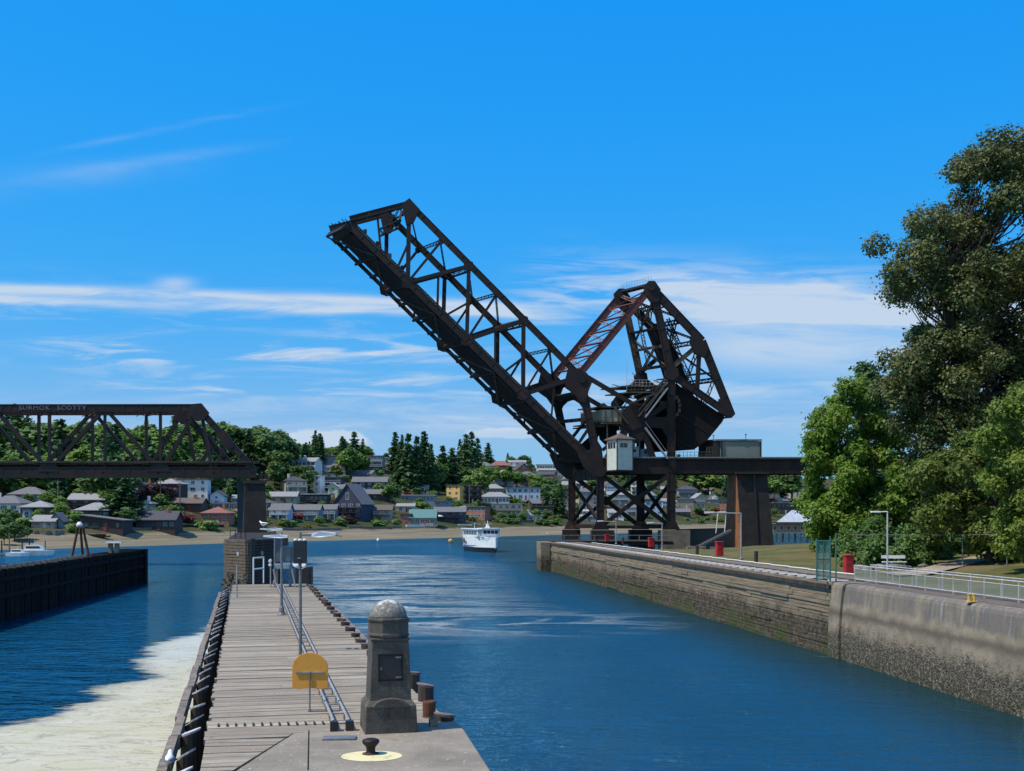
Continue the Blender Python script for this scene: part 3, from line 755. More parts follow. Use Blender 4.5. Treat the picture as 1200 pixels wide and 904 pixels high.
# floodlights under the signal box
for q, (px, nm) in enumerate(((347.5, 'left'), (356.5, 'right'))):
    m_ = MB(); x_ = X_(px, 36); z_ = Z_(663, 36)
    m_.tube((x_, 36, z_), (x_, 35.8, z_+.06), .07, .085, 14); m_.tube((x_, 36.02, z_), (x_, 36.1, z_-.02), .05, .06, 10)
    m_.beam((x_, 36.05, z_-.05), (X_(352, 36), 36.05, z_-.12), .03, .03)
    tag(m_.build('floodlight', WHITE, org=(x_, 36, z_)), 'small white floodlight on the %s side of the nearest pier lamp post' % nm, 'floodlight')
m_ = MB(); m_.tube((X_(352, 36), 36.05, DECK), (X_(352, 36), 36.05, Z_(664, 36)), .03)
tag(m_.build('floodlight_post', GREYP, org=(X_(352, 36), 36.05, DECK)), 'thin post carrying two small white floodlights', 'post')
# gate frame
m0 = G(297, 685); m1 = G(309, 683.5)
gt = thing('gate_frame', 'white tube gate frame at the far left end of the pier', 'gate frame', m0)
zt = Z_(655.5, 69); zm = Z_(669, 69)
for q in (m0, m1): m_ = MB(); m_.tube((q.x, q.y, DECK), (q.x, q.y, zt), .045); m_.build('post', WHITE, gt)
for z in (zt, zm): m_ = MB(); m_.tube((m0.x, m0.y, z), (m1.x, m1.y, z), .045); m_.build('rail', WHITE, gt)
q = G(277.5, 700); m_ = MB(); m_.tube((q.x, q.y, DECK-.2), (q.x, q.y, Z_(662, q.y)), .04); 
tag(m_.build('edge_post', GALV, org=(q.x, q.y, DECK)), 'thin grey pipe post at the left pier edge', 'post')
# electrical cabinets
def cabinet(px0, px1, py0, py1, Y, mat, label, legs=True, d=.5, name='control_cabinet'):
    x0, x1 = X_(px0, Y), X_(px1, Y); z1, z0 = Z_(py0, Y), Z_(py1, Y)
    t_ = thing(name, label, 'cabinet', ((x0+x1)/2, Y, DECK))
    m_ = MB(); m_.box(((x0+x1)/2, Y+d/2, (z0+z1)/2), (x1-x0, d, z1-z0)); bd = m_.build('housing', mat, t_, bevel=.02)
    m_ = MB(); m_.box(((x0+x1)/2, Y-.012, (z0+z1)/2), ((x1-x0)*.86, .02, (z1-z0)*.88)); dr = m_.build('door', mat, t_, bevel=.006)
    if legs:
        for xx in (x0+.08, x1-.08): m_ = MB(); m_.beam((xx, Y+d/2, DECK-.05), (xx, Y+d/2, z0), .07, .07); m_.build('leg', GREYP, t_)
    return t_
CABG = M('cabinet_grey_green', (.10, .125, .13), (.07, .09, .095), .5, 2, bs=.05)
CABB = M('cabinet_blue_grey', (.22, .29, .33), (.18, .24, .27), .5, 2, bs=.05)
cabinet(322.5, 341.5, 640.5, 659, 68.5, CABG, 'grey green electrical cabinet on legs at the far end of the pier')
cabinet(331, 336, 630.5, 640, 69.5, BLACKP, 'small black box above the grey green cabinet', legs=False, name='junction_box')
cabinet(323, 329, 630, 640, 69.5, M('dark_blue_box', (.02, .045, .12), (.02, .04, .09), .5, 3), 'small dark blue box beside the black one at the pier end', legs=False, name='junction_box')
cabinet(321, 340, 661, 667, 68.0, CABB, 'low pale blue grey tray box below the large cabinet', legs=True, name='tray_box')
cabinet(346, 364, 664.5, 686, 71.5, BLACKP, 'black bin-shaped box at the right end of the pier', legs=False, name='storage_box', d=.9)
for q, (py, nm) in enumerate(((657.5, 'upper'), (662, 'lower'))):
    m_ = MB(); m_.tube((X_(316.8, 68), 68, Z_(py, 68)), (X_(316.8, 68), 67.8, Z_(py, 68)), .10, .08, 14)
    tag(m_.build('round_lamp', WHITE, org=(X_(316.8, 68), 68, Z_(py, 68))), '%s of two round white lamps beside the far lamp post' % nm, 'lamp')
m_ = MB(); m_.tube((X_(317, 68), 68.03, DECK), (X_(317, 68), 68.03, Z_(655, 68)), .04)
tag(m_.build('lamp_bracket_post', GALV, org=(X_(317, 68), 68.03, DECK)), 'thin post carrying the two round white lamps', 'post')
m_ = MB(); a0 = Vector((X_(324, 67.5), 67.5, DECK)); m_.beam(a0, a0+Vector((-.18, 0, 1.1)), .05, .08); m_.beam(a0+Vector((1.1, 0, 0)), a0+Vector((.9, 0, 1.1)), .05, .08)
tag(m_.build('support_struts', GALV, org=a0), 'pair of slanting grey struts below the pier end cabinets', 'struts')

# gulls
def gull(loc, label, sc=1, rz=0, fold=True):
    t_ = thing('gull', label, 'bird', (0, 0, 0), 'gulls')
    prof = []; m_ = MB(); nn = 12; st = [(-.26, .012, .20), (-.18, .035, .19), (-.08, .07, .17), (.03, .085, .165), (.11, .07, .18), (.15, .045, .225), (.18, .042, .26), (.215, .035, .275), (.24, .015, .27)]
    vs = []
    for x, r_, z in st:
        for i in range(nn): a = 2*math.pi*i/nn; vs.append((x, r_*math.cos(a), z+r_*math.sin(a)*(.95 if x < .1 else 1)))
    fs = [(k*nn+i, k*nn+(i+1) % nn, (k+1)*nn+(i+1) % nn, (k+1)*nn+i) for k in range(len(st)-1) for i in range(nn)]+[tuple(range(nn-1, -1, -1)), tuple(range(len(vs)-nn, len(vs)))]
    m_.add(vs, fs); m_.build('body', WHITE, t_, smooth=True)
    for sgn in (-1, 1):
        m_ = MB(); m_.prism([(.10, sgn*.07, .20), (-.05, sgn*.085, .22), (-.30, sgn*.03, .20), (-.10, sgn*.088, .14), (.06, sgn*.085, .14)], (0, sgn*.012, 0)); m_.build('wing', GREYP if fold else WHITE, t_, recalc=True)
        m_ = MB(); m_.tube((.0, sgn*.03, 0), (.0, sgn*.03, .11), .006, n=5); m_.build('leg', ORANGE, t_)
    m_ = MB(); m_.tube((.235, 0, .27), (.285, 0, .262), .010, .003, 6); m_.build('beak', ORANGE, t_)
    t_.location = loc; t_.scale = (sc,)*3; t_.rotation_euler = (0, 0, rz); return t_
gz = Z_(620.5, G(322, 688).y)+.09
gull((X_(309, G(322, 688).y), G(322, 688).y, gz), 'white gull perched on the farthest pier lamp', 1.35, R(150))
pw_ = Vector((X_(198, 19.8), 19.8, 4.58)); gull((pw_.x, pw_.y, pw_.z-.02), 'white bird perched on the waler at the lower left pier edge', .95, R(100))
# =================================================================== RIGHT QUAY
qw = thing('lock_wall', 'pale stained concrete lock wall with rounded edge and barnacled foot', 'wall', (22, 55, 0))
def wallseg(y0, y1, n, top, mat, name, parent, batter=.25, off=0):
    m_ = MB(); prof = [(0, -2), (0, 1.5), (batter*.4, 3), (batter, top-.35), (batter+.06, top-.16), (batter+.18, top-.05), (batter+.42, top), (4.4, top+.005)]
    vs = []
    for j in range(n+1):
        y = y0+(y1-y0)*j/n; x = wall_x(y)-batter+off
        for a, z in prof: vs.append((x+a, y-a*0, z))
    k = len(prof); fs = [(j*k+i, j*k+i+1, (j+1)*k+i+1, (j+1)*k+i) for j in range(n) for i in range(k-1)]
    fs += [tuple(range(k)), tuple(range(n*k+k-1, n*k-1, -1))]
    m_.add(vs, fs); return m_.build(name, mat, parent, recalc=True)
wallseg(-2, 71.4, 30, DECK, CONCWALL, 'wall_body', qw)
wallseg(71.62, 73.3, 2, DECK+.03, CONCWALL, 'end_pilaster', qw, off=-.08)
m_ = MB(); m_.box((wall_x(71.5)+1.0, 71.5, 1.3), (2, .3, 6.4)); m_.build('joint_gap', BLACKP, qw)
# walkway paving band
m_ = MB(); vs = []
for j in range(40):
    y = -2+j*4.6; vs += [(wall_x(y)+.75, y, DECK+.012), (wall_x(y)+3.9, y, DECK+.012)]
m_.add(vs, [(2*i, 2*i+1, 2*i+3, 2*i+2) for i in range(39)])
tag(m_.build('quay_walkway', M('old_asphalt', (.15, .12, .085), (.095, .075, .055), .95, 1.2, bs=.4)), kind='structure', label='worn walkway along the top of the quay')

# timber guide wall beyond the concrete
gw = thing('timber_guide_wall', 'long plank guide wall with barnacled foot curving towards the drawbridge', 'guide wall', (14, 120, 0))
m_ = MB(); rs = random.Random(5)
z = -1.0
while z < 4.45:
    h = rs.choice([.26, .3, .34]); y = 73.5; 
    while y < 190:
        L = rs.uniform(5, 9); y2 = min(190, y+L-.03); off = rs.uniform(-.05, .05)-(.12 if z > 3.2 and z < 3.6 else 0)
        xa, xb = wall_x(y)+off, wall_x(y2)+off
        bt = (4.5-z)*-.03
        m_.add([(xa+bt, y, z), (xb+bt, y2, z), (xb+bt, y2, z+h-.03), (xa+bt, y, z+h-.03), (xa+.3, y, z), (xb+.3, y2, z), (xb+.3, y2, z+h-.03), (xa+.3, y, z+h-.03)],
               [(0, 1, 2, 3), (3, 2, 6, 7), (1, 5, 6, 2), (4, 0, 3, 7), (5, 1, 0, 4)])
        y = y2+.03
    z += h
m_.build('plank_face', TWALL, gw, recalc=True)
m_ = MB(); vs = []
for y in np.linspace(73.5, 190, 40): x = wall_x(y)+.25; vs += [(x, y, -2), (x, y, 4.40), (x+4.2, y, 4.40), (x+4.2, y, -2)]
m_.add(vs, [(4*i+a, 4*i+a+1, 4*i+a+5, 4*i+a+4) for i in range(39) for a in range(3)]+[(0, 1, 2, 3), (159, 158, 157, 156)]); m_.build('core', DARKW, gw, recalc=True)
m_ = MB(); vs = []      # top deck slab of the guide wall
for y in np.linspace(73.5, 186, 40): x = wall_x(y); vs += [(x+2.1, y, 4.42), (x+2.1, y, DECK+.02), (x+4.3, y, DECK+.02), (x+4.3, y, 4.3)]
m_.add(vs, [(4*i+a, 4*i+a+1, 4*i+a+5, 4*i+a+4) for i in range(39) for a in range(3)]+[(0, 1, 2, 3), (159, 158, 157, 156)]); m_.build('top_deck', FOOT, gw, recalc=True)
m_ = MB(); yy = np.linspace(73.6, 188, 30)
for a, b in zip(yy[:-1], yy[1:]): m_.beam((wall_x(a)-.02, a, 4.38), (wall_x(b)-.02, b-.03, 4.38), .3, .26, (1, 0, 0))
for a, b in zip(yy[:-1], yy[1:]): m_.beam((wall_x(a)+2.0, a, 4.66), (wall_x(b)+2.0, b-.03, 4.66), .24, .2, (1, 0, 0))
m_.build('edge_timber', DARKW, gw)
y = 75.0
while y < 186:
    x = wall_x(y)+1.05; m_ = MB(); m_.box((x, y, 4.55), (1.5, .36, .22), R(-6)+rs.uniform(-.1, .1)); hd_ = m_.build('pile_head', DARKW, gw)
    m_ = MB(); m_.box((x-.05, y-.02, 4.70), (1.3, .40, .07), R(-6)+rs.uniform(-.15, .15)); m_.build('cap', M('white_tie_cap', (.72, .71, .69), (.5, .48, .46), .9, 6, lo=.5, hi=.8, bs=.2), hd_, org=ORG[gw.name]); y += rs.uniform(1.7, 1.9)
# nose of the guide wall
m_ = MB(); m_.box((5.2, 189.5, 1.4), (1.7, 5, 6.6), R(6)); m_.build('nose_block', TWALL, gw, bevel=.1)
m_ = MB(); m_.box((6.75, 187.2, 1.2), (1.2, 1.6, 6.4), R(6)); m_.build('nose_pile', BLACKP, gw)
# white pipe along the back of the walkway
m_ = MB(); yy = np.linspace(80, 176, 24)
for a, b in zip(yy[:-1], yy[1:]): m_.tube((wall_x(a)+4.15, a, DECK+.16), (wall_x(b)+4.15, b, DECK+.12), .045, n=8)
tag(m_.build('white_pipe', WHITE, org=(wall_x(120)+4.1, 120, DECK)), 'long white pipe lying along the back of the quay walkway', 'pipe')

# dark posts, red call boxes, lamps on the quay
def qpost(px, py, h, label, r=.17):
    p = G(px, py); m_ = MB(); m_.lathe((p.x, p.y, DECK-.1), [(r, 0), (r, h+.05), (r*.85, h+.1)], 12)
    tag(m_.build('timber_bollard', DARKW, org=(p.x, p.y, DECK)), label, 'bollard', 'timber bollards along the quay')
qpost(700, 634.5, .95, 'farthest dark timber bollard on the quay under the bridge tower')
qpost(730, 637, .95, 'dark timber bollard on the quay just right of the farthest lamp post')
qpost(766, 641.5, 1.0, 'dark timber bollard beside the middle red box')
qpost(817, 650, 1.0, 'dark timber bollard left of the tall lamp post on the quay')
qpost(886, 659.5, 1.05, 'largest dark timber bollard right of the tall quay lamp post')
def redbox(px, py, h, w, label):
    p = G(px, py); t_ = thing('red_equipment_box', label, 'red box', (p.x, p.y, DECK), 'red boxes along the quay')
    m_ = MB(); m_.box((p.x, p.y, DECK+h/2), (w, w*.9, h), R(8)); m_.build('housing', RED, t_, bevel=.05)
    m_ = MB(); m_.box((p.x-.02, p.y-.02, DECK+h+.06), (w*1.08, w, .14), R(8)); m_.build('lid', RED, t_, bevel=.03)
    m_ = MB(); m_.box((p.x-.02, p.y-w*.47, DECK+h*.62), (w*.5, .03, .22), R(8)); m_.build('plate', WHITE if w > .8 else RED, t_)
redbox(711.5, 635, 1.1, .7, 'small red box farthest along the quay under the bridge tower')
redbox(763, 641.5, 1.2, .7, 'middle red box on the quay between two lamp posts')
redbox(843, 651.5, 1.4, .74, 'red box leaning near the brown bridge pier')
redbox(994, 672, 1.25, .62, 'large red box with lid beside the white railing')
def qlamp(px, py, toppy, armpx, label):
    p = G(px, py); zt = Z_(toppy, p.y); t_ = thing('quay_lamp', label, 'lamp post', (p.x, p.y, DECK), 'lamp posts on the quay')
    m_ = MB(); m_.tube((p.x, p.y, DECK), (p.x, p.y, zt), .085, .07, 10); m_.build('pole', GALV, t_)
    xa = X_(armpx, p.y); m_ = MB(); m_.tube((p.x, p.y, zt-.08), (xa, p.y, zt+.02), .06); m_.build('arm', GALV, t_)
    e = .9 if xa < p.x else -.9
    m_ = MB(); m_.prism([(xa, p.y-.14, zt+.12), (xa+e, p.y-.14, zt+.12), (xa+e, p.y-.14, zt-.02), (xa, p.y-.14, zt-.08)], (0, .28, 0)); m_.build('lamp_head', WHITE, t_, recalc=True)
    m_ = MB(); m_.lathe((p.x, p.y, DECK), [(.2, 0), (.2, .1), (.12, .2)], 10); m_.build('base', GREYP, t_)
qlamp(722, 638, 611, 700, 'farthest quay lamp post under the bridge tower')
qlamp(776, 645, 613, 758, 'second quay lamp post near the middle red box')
qlamp(868.5, 656, 601, 826, 'tall quay lamp post in front of the brown bridge pier')
def parklamp():
    p = G(1040, 668); Y = p.y; zt = Z_(599, Y); t_ = thing('park_lamp', 'slim white lamp post beside the park bench with its arm to the left', 'lamp post', (p.x, Y, DECK))
    m_ = MB(); m_.tube((p.x, Y, DECK), (p.x, Y, zt), .075, .06, 10); m_.build('pole', RAILW, t_)
    m_ = MB(); m_.tube((p.x, Y, zt-.05), (X_(1030, Y), Y, zt-.08), .04); m_.build('arm', WHITE, t_)
    m_ = MB(); m_.box((X_(1026, Y), Y, zt-.08), (.75, .3, .14)); m_.build('lamp_head', WHITE, t_, bevel=.04)
parklamp()
# bench
p = G(1048, 666.5); bn = thing('park_bench', 'pale bench with backrest beside the park lamp', 'bench', (p.x, p.y, DECK))
for dz_, nm, dyy in ((.45, 'seat', 0), (.85, 'backrest', .25)):
    m_ = MB(); m_.box((p.x, p.y+dyy, DECK+dz_+.08), (1.9, .4 if nm == 'seat' else .06, .07 if nm == 'seat' else .25)); m_.build(nm, WHITE, bn)
for dx_ in (-.75, .75):
    m_ = MB(); m_.box((p.x+dx_, p.y, DECK+.25), (.08, .35, .5)); m_.build('leg', GALV, bn)
# yellow bollard on the lock wall
p = G(1138.5, 706); m_ = MB(); m_.box((p.x, p.y, DECK+.035), (.5, .4, .05)); m_.tube((p.x-.12, p.y, DECK+.05), (p.x-.12, p.y, DECK+.37), .075, n=12); m_.tube((p.x+.12, p.y, DECK+.05), (p.x+.12, p.y, DECK+.37), .075, n=12)
m_.tube((p.x-.12, p.y, DECK+.37), (p.x-.12, p.y, DECK+.40), .1, n=12); m_.tube((p.x+.12, p.y, DECK+.37), (p.x+.12, p.y, DECK+.40), .1, n=12)
tag(m_.build('mooring_bitt', YELLOW, org=(p.x, p.y, DECK), bevel=.008), 'small yellow double mooring bitt on top of the lock wall', 'bollard')

# white railing with mesh
MESHM = bpy.data.materials.new('wire_mesh'); MESHM.use_nodes = True; nt = MESHM.node_tree; b = nt.nodes['Principled BSDF']
v = objvec(nt, 1, 1, 1); x, y, z = sepxyz(nt, v)
b.inputs['Base Color'].default_value = (.20, .24, .22, 1); b.inputs['Roughness'].default_value = .5
tr = nt.nodes.new('ShaderNodeBsdfTransparent'); mx = nt.nodes.new('ShaderNodeMixShader'); mx.inputs[0].default_value = .42
nt.links.new(tr.outputs[0], mx.inputs[1]); nt.links.new(b.outputs[0], mx.inputs[2]); nt.links.new(mx.outputs[0], nt.nodes['Material Output'].inputs[0])
fx = lambda y: wall_x(y)+2.35
y1 = 74.0; x1 = X_(1002, y1)
def railp(y): 
    return Vector((x1+(y1-y)*.135, y, DECK))
rl = thing('white_railing', 'white pipe railing with wire mesh panels along the lock wall', 'railing', railp(60))
segs = [y1-k*3.05 for k in range(23)]
for k, y in enumerate(segs):
    q = railp(y); m_ = MB(); m_.beam(q, q+Vector((0, 0, 1.04)), .055, .055); m_.build('post', RAILW, rl)
for k in range(len(segs)-1):
    a, b_ = railp(segs[k]), railp(segs[k+1])
    for zz, rr in ((1.03, .035), (.82, .022), (.16, .03)):
        m_ = MB(); m_.tube(a+Vector((0, 0, zz)), b_+Vector((0, 0, zz)), rr, n=8); m_.build('rail', RAILW, rl)
    m_ = MB(); m_.add([a+Vector((.0, 0, .18)), b_+Vector((.0, 0, .18)), b_+Vector((0, 0, .80)), a+Vector((0, 0, .80))], [(0, 1, 2, 3)]); m_.build('mesh_panel', MESHM, rl)
    mm = a.lerp(b_, .5); m_ = MB(); m_.beam(mm+Vector((0, 0, .16)), mm+Vector((0, 0, .82)), .035, .035); m_.build('intermediate_post', RAILW, rl)
# back rail row a little behind (double line in the distance)
rb_ = thing('back_railing', 'second white railing just behind the front one', 'railing', railp(60)+Vector((1.5, 0, 0)))
for k in range(len(segs)-1):
    a, b_ = railp(segs[k])+Vector((1.3, .9, 0)), railp(segs[k+1])+Vector((1.3, .9, 0))
    m_ = MB(); m_.tube(a+Vector((0, 0, 1.03)), b_+Vector((0, 0, 1.03)), .03, n=8); m_.build('rail', RAILW, rb_)
    m_ = MB(); m_.beam(a, a+Vector((0, 0, 1.03)), .06, .06); m_.build('post', RAILW, rb_)

# green mesh gate at the end of the lock wall
GREENP = M('green_paint', (.05, .15, .12), (.04, .11, .09), .5, 4, bs=.05)
GM = bpy.data.materials.new('green_privacy_mesh'); GM.use_nodes = True; nt = GM.node_tree; b = nt.nodes['Principled BSDF']
b.inputs['Base Color'].default_value = (.10, .24, .20, 1); b.inputs['Roughness'].default_value = .6
tr = nt.nodes.new('ShaderNodeBsdfTransparent'); mx = nt.nodes.new('ShaderNodeMixShader'); mx.inputs[0].default_value = .62
nt.links.new(tr.outputs[0], mx.inputs[1]); nt.links.new(b.outputs[0], mx.inputs[2]); nt.links.new(mx.outputs[0], nt.nodes['Material Output'].inputs[0])
gg = thing('green_mesh_gate', 'green mesh gate panel standing at the end of the concrete lock wall', 'gate', (X_(964, 74), 74, DECK))
xa, xb = X_(957, 74), X_(973, 74)
for xx, hh in ((xa, 2.75), (xb, 2.9), (X_(977, 74.5), 3.1)):
    m_ = MB(); m_.tube((xx, 74, DECK), (xx, 74, DECK+hh), .05, n=8); m_.build('post', GREENP, gg)
for zz in (.15, 1.45, 2.6):
    m_ = MB(); m_.tube((xa, 74, DECK+zz), (xb, 74, DECK+zz), .04, n=8); m_.build('rail', GREENP, gg)
m_ = MB(); m_.tube(((xa+xb)/2, 74, DECK+.15), ((xa+xb)/2, 74, DECK+2.6), .035, n=8); m_.build('stile', GREENP, gg)
m_ = MB(); m_.add([(xa, 74.02, DECK+.17), (xb, 74.02, DECK+.17), (xb, 74.02, DECK+2.58), (xa, 74.02, DECK+2.58)], [(0, 1, 2, 3)]); m_.build('mesh_panel', GM, gg)
# chain-link fence posts in front of the trees
cf = thing('chain_link_fence', 'dark chain link fence posts in front of the trees', 'fence', (X_(1050, 100), 100, DECK))
prev = None
for px, Yf in ((1000, 104), (1019, 101), (1050, 98), (1084, 94), (1128, 90), (1180, 86)):
    x = X_(px, Yf); z0 = land_h(x, Yf); zt = z0+2.5
    m_ = MB(); m_.tube((x, Yf, z0-.1), (x, Yf, zt), .05, n=8); m_.build('post', GREYP, cf)
    if prev is not None:
        m_ = MB(); m_.tube(prev, (x, Yf, zt-.03), .03, n=6); m_.build('top_rail', GREYP, cf)
    prev = (x, Yf, zt-.03)
# rocks
RPX = sorted(random.uniform(1000, 1084) for _ in range(60))
for k in range(60):
    px = RPX[k]; Yr = random.uniform(91, 101); x = X_(px, Yr); r_ = random.uniform(.25, .7); m_ = MB(); nn = 7; vs = []
    st = [(-.5, .3), (-.1, .95), (.35, .85), (.65, .35)]
    for z, rr in st:
        for i in range(nn): a = 2*math.pi*i/nn; q = random.uniform(.75, 1.15); vs.append((x+rr*r_*q*math.cos(a)*1.3, Yr+rr*r_*q*math.sin(a), land_h(x, Yr)+z*r_))
    m_.add(vs, [(a*nn+i, a*nn+(i+1) % nn, (a+1)*nn+(i+1) % nn, (a+1)*nn+i) for a in range(3) for i in range(nn)]+[tuple(range(3*nn, 4*nn))])
    tag(m_.build('boulder', ROCK, org=(x, Yr, land_h(x, Yr))), 'grey boulder in the rock pile behind the white railing', 'rock', 'boulders of the rock pile behind the white railing')

# =================================================================== LEFT GUIDE WALL
lg = thing('dark_guide_wall', 'low black timber guide wall reaching in from the left edge', 'guide wall', (-46, 126, 0))
def lx(Y): return -42.7-(Y-96)*.1167
m_ = MB(); rs = random.Random(9); y = 60
while y < 156:
    o_ = rs.uniform(-.06, .06); w_ = .42; zt = 4.4+rs.uniform(-.06, .06)
    m_.add([(lx(y)+o_, y, -1), (lx(y+w_)+o_, y+w_, -1), (lx(y+w_)+o_, y+w_, zt), (lx(y)+o_, y, zt), (lx(y)-3.2, y, -1), (lx(y+w_)-3.2, y+w_, -1), (lx(y+w_)-3.2, y+w_, zt-.1), (lx(y)-3.2, y, zt-.1)],
           [(0, 1, 2, 3), (3, 2, 6, 7), (1, 5, 6, 2), (4, 0, 3, 7)]); y += w_+.03
m_.build('plank_face', TARW, lg, recalc=True)
m_ = MB(); m_.beam((lx(60)+.12, 60, 3.6), (lx(155.5)+.12, 155.5, 3.6), .2, .35, (1, 0, 0)); m_.beam((lx(60)+.12, 60, 2.2), (lx(155.5)+.12, 155.5, 2.2), .2, .35, (1, 0, 0)); m_.build('waler', TARW, lg)
m_ = MB(); m_.box((lx(154.5)-1.6, 155.4, 1.7), (3.6, 1.6, 5.5), R(6.6)); m_.build('end_block', TARW, lg)
y = 96
while y < 128:
    m_ = MB(); m_.box((lx(y)-.2, y, 4.55), (.5, .35, .35), R(7)); m_.build('pile_head', GREYW, lg); y += 1.9
# rusty tripod
Yt = 126; xt = X_(105, Yt)-1.0; tb = 4.35; tt = Z_(619, Yt)
tp = thing('rusty_tripod', 'rusty three legged marker frame on the dark guide wall', 'marker', (xt, Yt, tb))
for k, (dx_, dy_) in enumerate(((-.9, -.3), (.05, .9), (1.0, -.3))):
    m_ = MB(); m_.tube((xt+dx_, Yt+dy_*.6, tb), (xt+dx_*.3, Yt, tt), .16, .13, 8); m_.build('leg', RUST, tp)
m_ = MB(); m_.box((xt, Yt, tt+.08), (1.3, 1.0, .2)); m_.build('platform', RUST, tp)
m_ = MB(); m_.lathe((xt-.1, Yt, tt+.18), [(.3, 0), (.35, .2), (.2, .45), (.05, .5)], 12); m_.build('lantern', WHITE, tp)
Yt = 141; xt = X_(140, Yt)
ps = thing('capped_post', 'grey post with a wide pale cap near the tip of the dark guide wall', 'post', (xt-.6, Yt, tb))
for dx_ in (-.5, .3): m_ = MB(); m_.box((xt-.6+dx_, Yt, tb+.6), (.45, .5, 1.3)); m_.build('post', GREYW, ps)
m_ = MB(); m_.box((xt-.6, Yt, tb+1.32), (1.9, .9, .16)); m_.build('cap', WHITE, ps)
# =================================================================== BRIDGES
YB = 205.0; WV = Vector((-4.7, 6.9, 0))
def P(px, py, t=0.0, Y=YB): return Vector((X_(px, Y), Y, Z_(py, Y)))+WV*t
_j = [0]
def jit(): _j[0] = (_j[0]+1) % 7; return _j[0]*.011
def mem(name, parent, p, q, w, h, mat=STEEL, org=None, side=(0, 1, 0)):
    m_ = MB(); m_.beam(p, q, w+jit(), h+jit(), side); return m_.build(name, mat, parent, org=org)
def flanged(name, parent, p, q, w, h, mat=STEEL, side=(0, 1, 0), rivets=True):
    """riveted box chord: web box with proud flange plates and cover straps"""
    m_ = MB(); p = Vector(p); q = Vector(q); w += jit(); m_.beam(p, q, w*.78, h*.9, side)
    a = (q-p).normalized(); u = a.cross(Vector(side)).normalized()
    for s_ in (-1, 1): m_.beam(p+u*(h*.47*s_), q+u*(h*.47*s_), w, h*.1, side)
    n = max(1, int((q-p).length/3.2))
    for i in range(1, n): c_ = p.lerp(q, i/n); m_.beam(c_-a*.22, c_+a*.22, w*.9, h*.96, side)
    return m_.build(name, mat, parent)
def latt(name, parent, p, q, w, h, mat=STEEL, side=(0, 1, 0), bar=.16, pitch=None):
    m_ = MB(); m_.lattice(p, q, w+jit(), h, side, bar, pitch); return m_.build(name, mat, parent)
def gusset(parent, pts, t, mat=STEEL, th=.75, org=None):
    m_ = MB(); m_.prism([P(x, y, t)+Vector((0, -th/2-jit(), 0)) for x, y in pts], (0, th+.02, 0)); return m_.build('gusset_plate', mat, parent, recalc=True)
def hexp(x, y, r, sx=1.0): return [(x+r*sx*math.cos(a), y+r*math.sin(a)) for a in [R(20+60*i) for i in range(6)]]

# ---------------- fixed truss on the left
lt = thing('truss_span', 'black riveted truss railway span at the left edge with faded graffiti on its top beam', 'bridge', P(296, 560))
PX = [-202, -137, -72, -7, 58, 123, 188]; TOP, BOT = 478.3, 552.0
for t in (0.0, 1.0):
    flanged('top_chord', lt, P(-230, TOP+.5, t), P(233, TOP, t), .8, 1.3)
    flanged('end_post', lt, P(231, TOP-1, t), P(299, 552, t), .8, 1.05)
    flanged('bottom_chord', lt, P(-230, 552.5, t), P(300, 552, t), .7, 1.3)
    for i, x in enumerate(PX):
        mem('vertical', lt, P(x, TOP, t), P(x, BOT, t), .45, .42)
    for i in range(len(PX)-1):
        a, b = PX[i], PX[i+1]
        if i % 2 == 0: mem('diagonal', lt, P(a, BOT, t) if (i//2) % 1 == 0 else 0, P(b, TOP, t), .5, .58)
        else: mem('diagonal', lt, P(a, TOP, t), P(b, BOT, t), .5, .58)
    mem('diagonal', lt, P(190, BOT-2, t), P(231, TOP+2, t), .5, .66)
    mem('hanger', lt, P(236, TOP+6, t), P(249, BOT, t), .4, .5)
    mem('sub_strut', lt, P(252, 549, t), P(266, 517, t), .4, .45)
    gusset(lt, [(224, 474), (236, 473), (245, 484), (240, 492), (231, 494), (222, 487)], t)
    gusset(lt, [(255, 506), (268, 508), (275, 524), (266, 527), (259, 520)], t)
    for x in (58, 188): gusset(lt, [(x-13, 553), (x-7, 541), (x+7, 541), (x+13, 553)], t, th=.6)
    for x in (123, -7): gusset(lt, [(x-12, 477), (x-8, 487), (x+8, 487), (x+12, 477)], t, th=.6)
# floor: plate girder band, ties, laterals
for t in (.2, .4, .6, .8): flanged('stringer', lt, P(-230, 548, t), P(299, 548, t), .35, 1.1)
for i in range(9):
    x = -202+i*65; 
    if x > 300: break
    mem('floor_beam', lt, P(min(x, 296), 555, -.02), P(min(x, 296), 555, 1.02), .5, 1.3, side=(0, 0, 1))
m_ = MB()
for x in np.arange(-228, 303, 3.4): m_.beam(P(x, 542.6, -.06), P(x, 542.6, 1.0), .26, .26, (0, 0, 1))
m_.build('ties', DARKW, lt).__setitem__('kind', 'stuff')
m_ = MB(); m_.beam(P(-230, 541.6, -.05), P(303, 541.6, -.05), .3, .3); m_.build('guard_timber', DARKW, lt)
mem('lower_flange', lt, P(-230, 558.6, -.03), P(300, 558.2, -.03), .9, .55)
for i in range(7):          # sway frames with hanging lattice between the trusses
    x = PX[i] if i < len(PX) else 233
    latt('sway_frame', lt, P(x, TOP+1.5, .04), P(x, TOP+1.5, .96), .18, 1.3, OLIVE if i % 2 else STEEL, side=(1, 0, 0), bar=.1, pitch=1.2)
latt('portal', lt, P(236, TOP+3, .02), P(236, TOP+3, .98), .3, 1.8, side=(1, 0, 0), bar=.16)
m_ = MB()
for i in range(6):
    a, b = PX[i], PX[i+1]; m_.beam(P(a, TOP-2, .03), P(b, TOP-2, .97), .2, .12, (0, 0, 1)); m_.beam(P(a, TOP-2.6, .97), P(b, TOP-2.6, .03), .2, .12, (0, 0, 1))
m_.build('top_laterals', STEEL, lt)
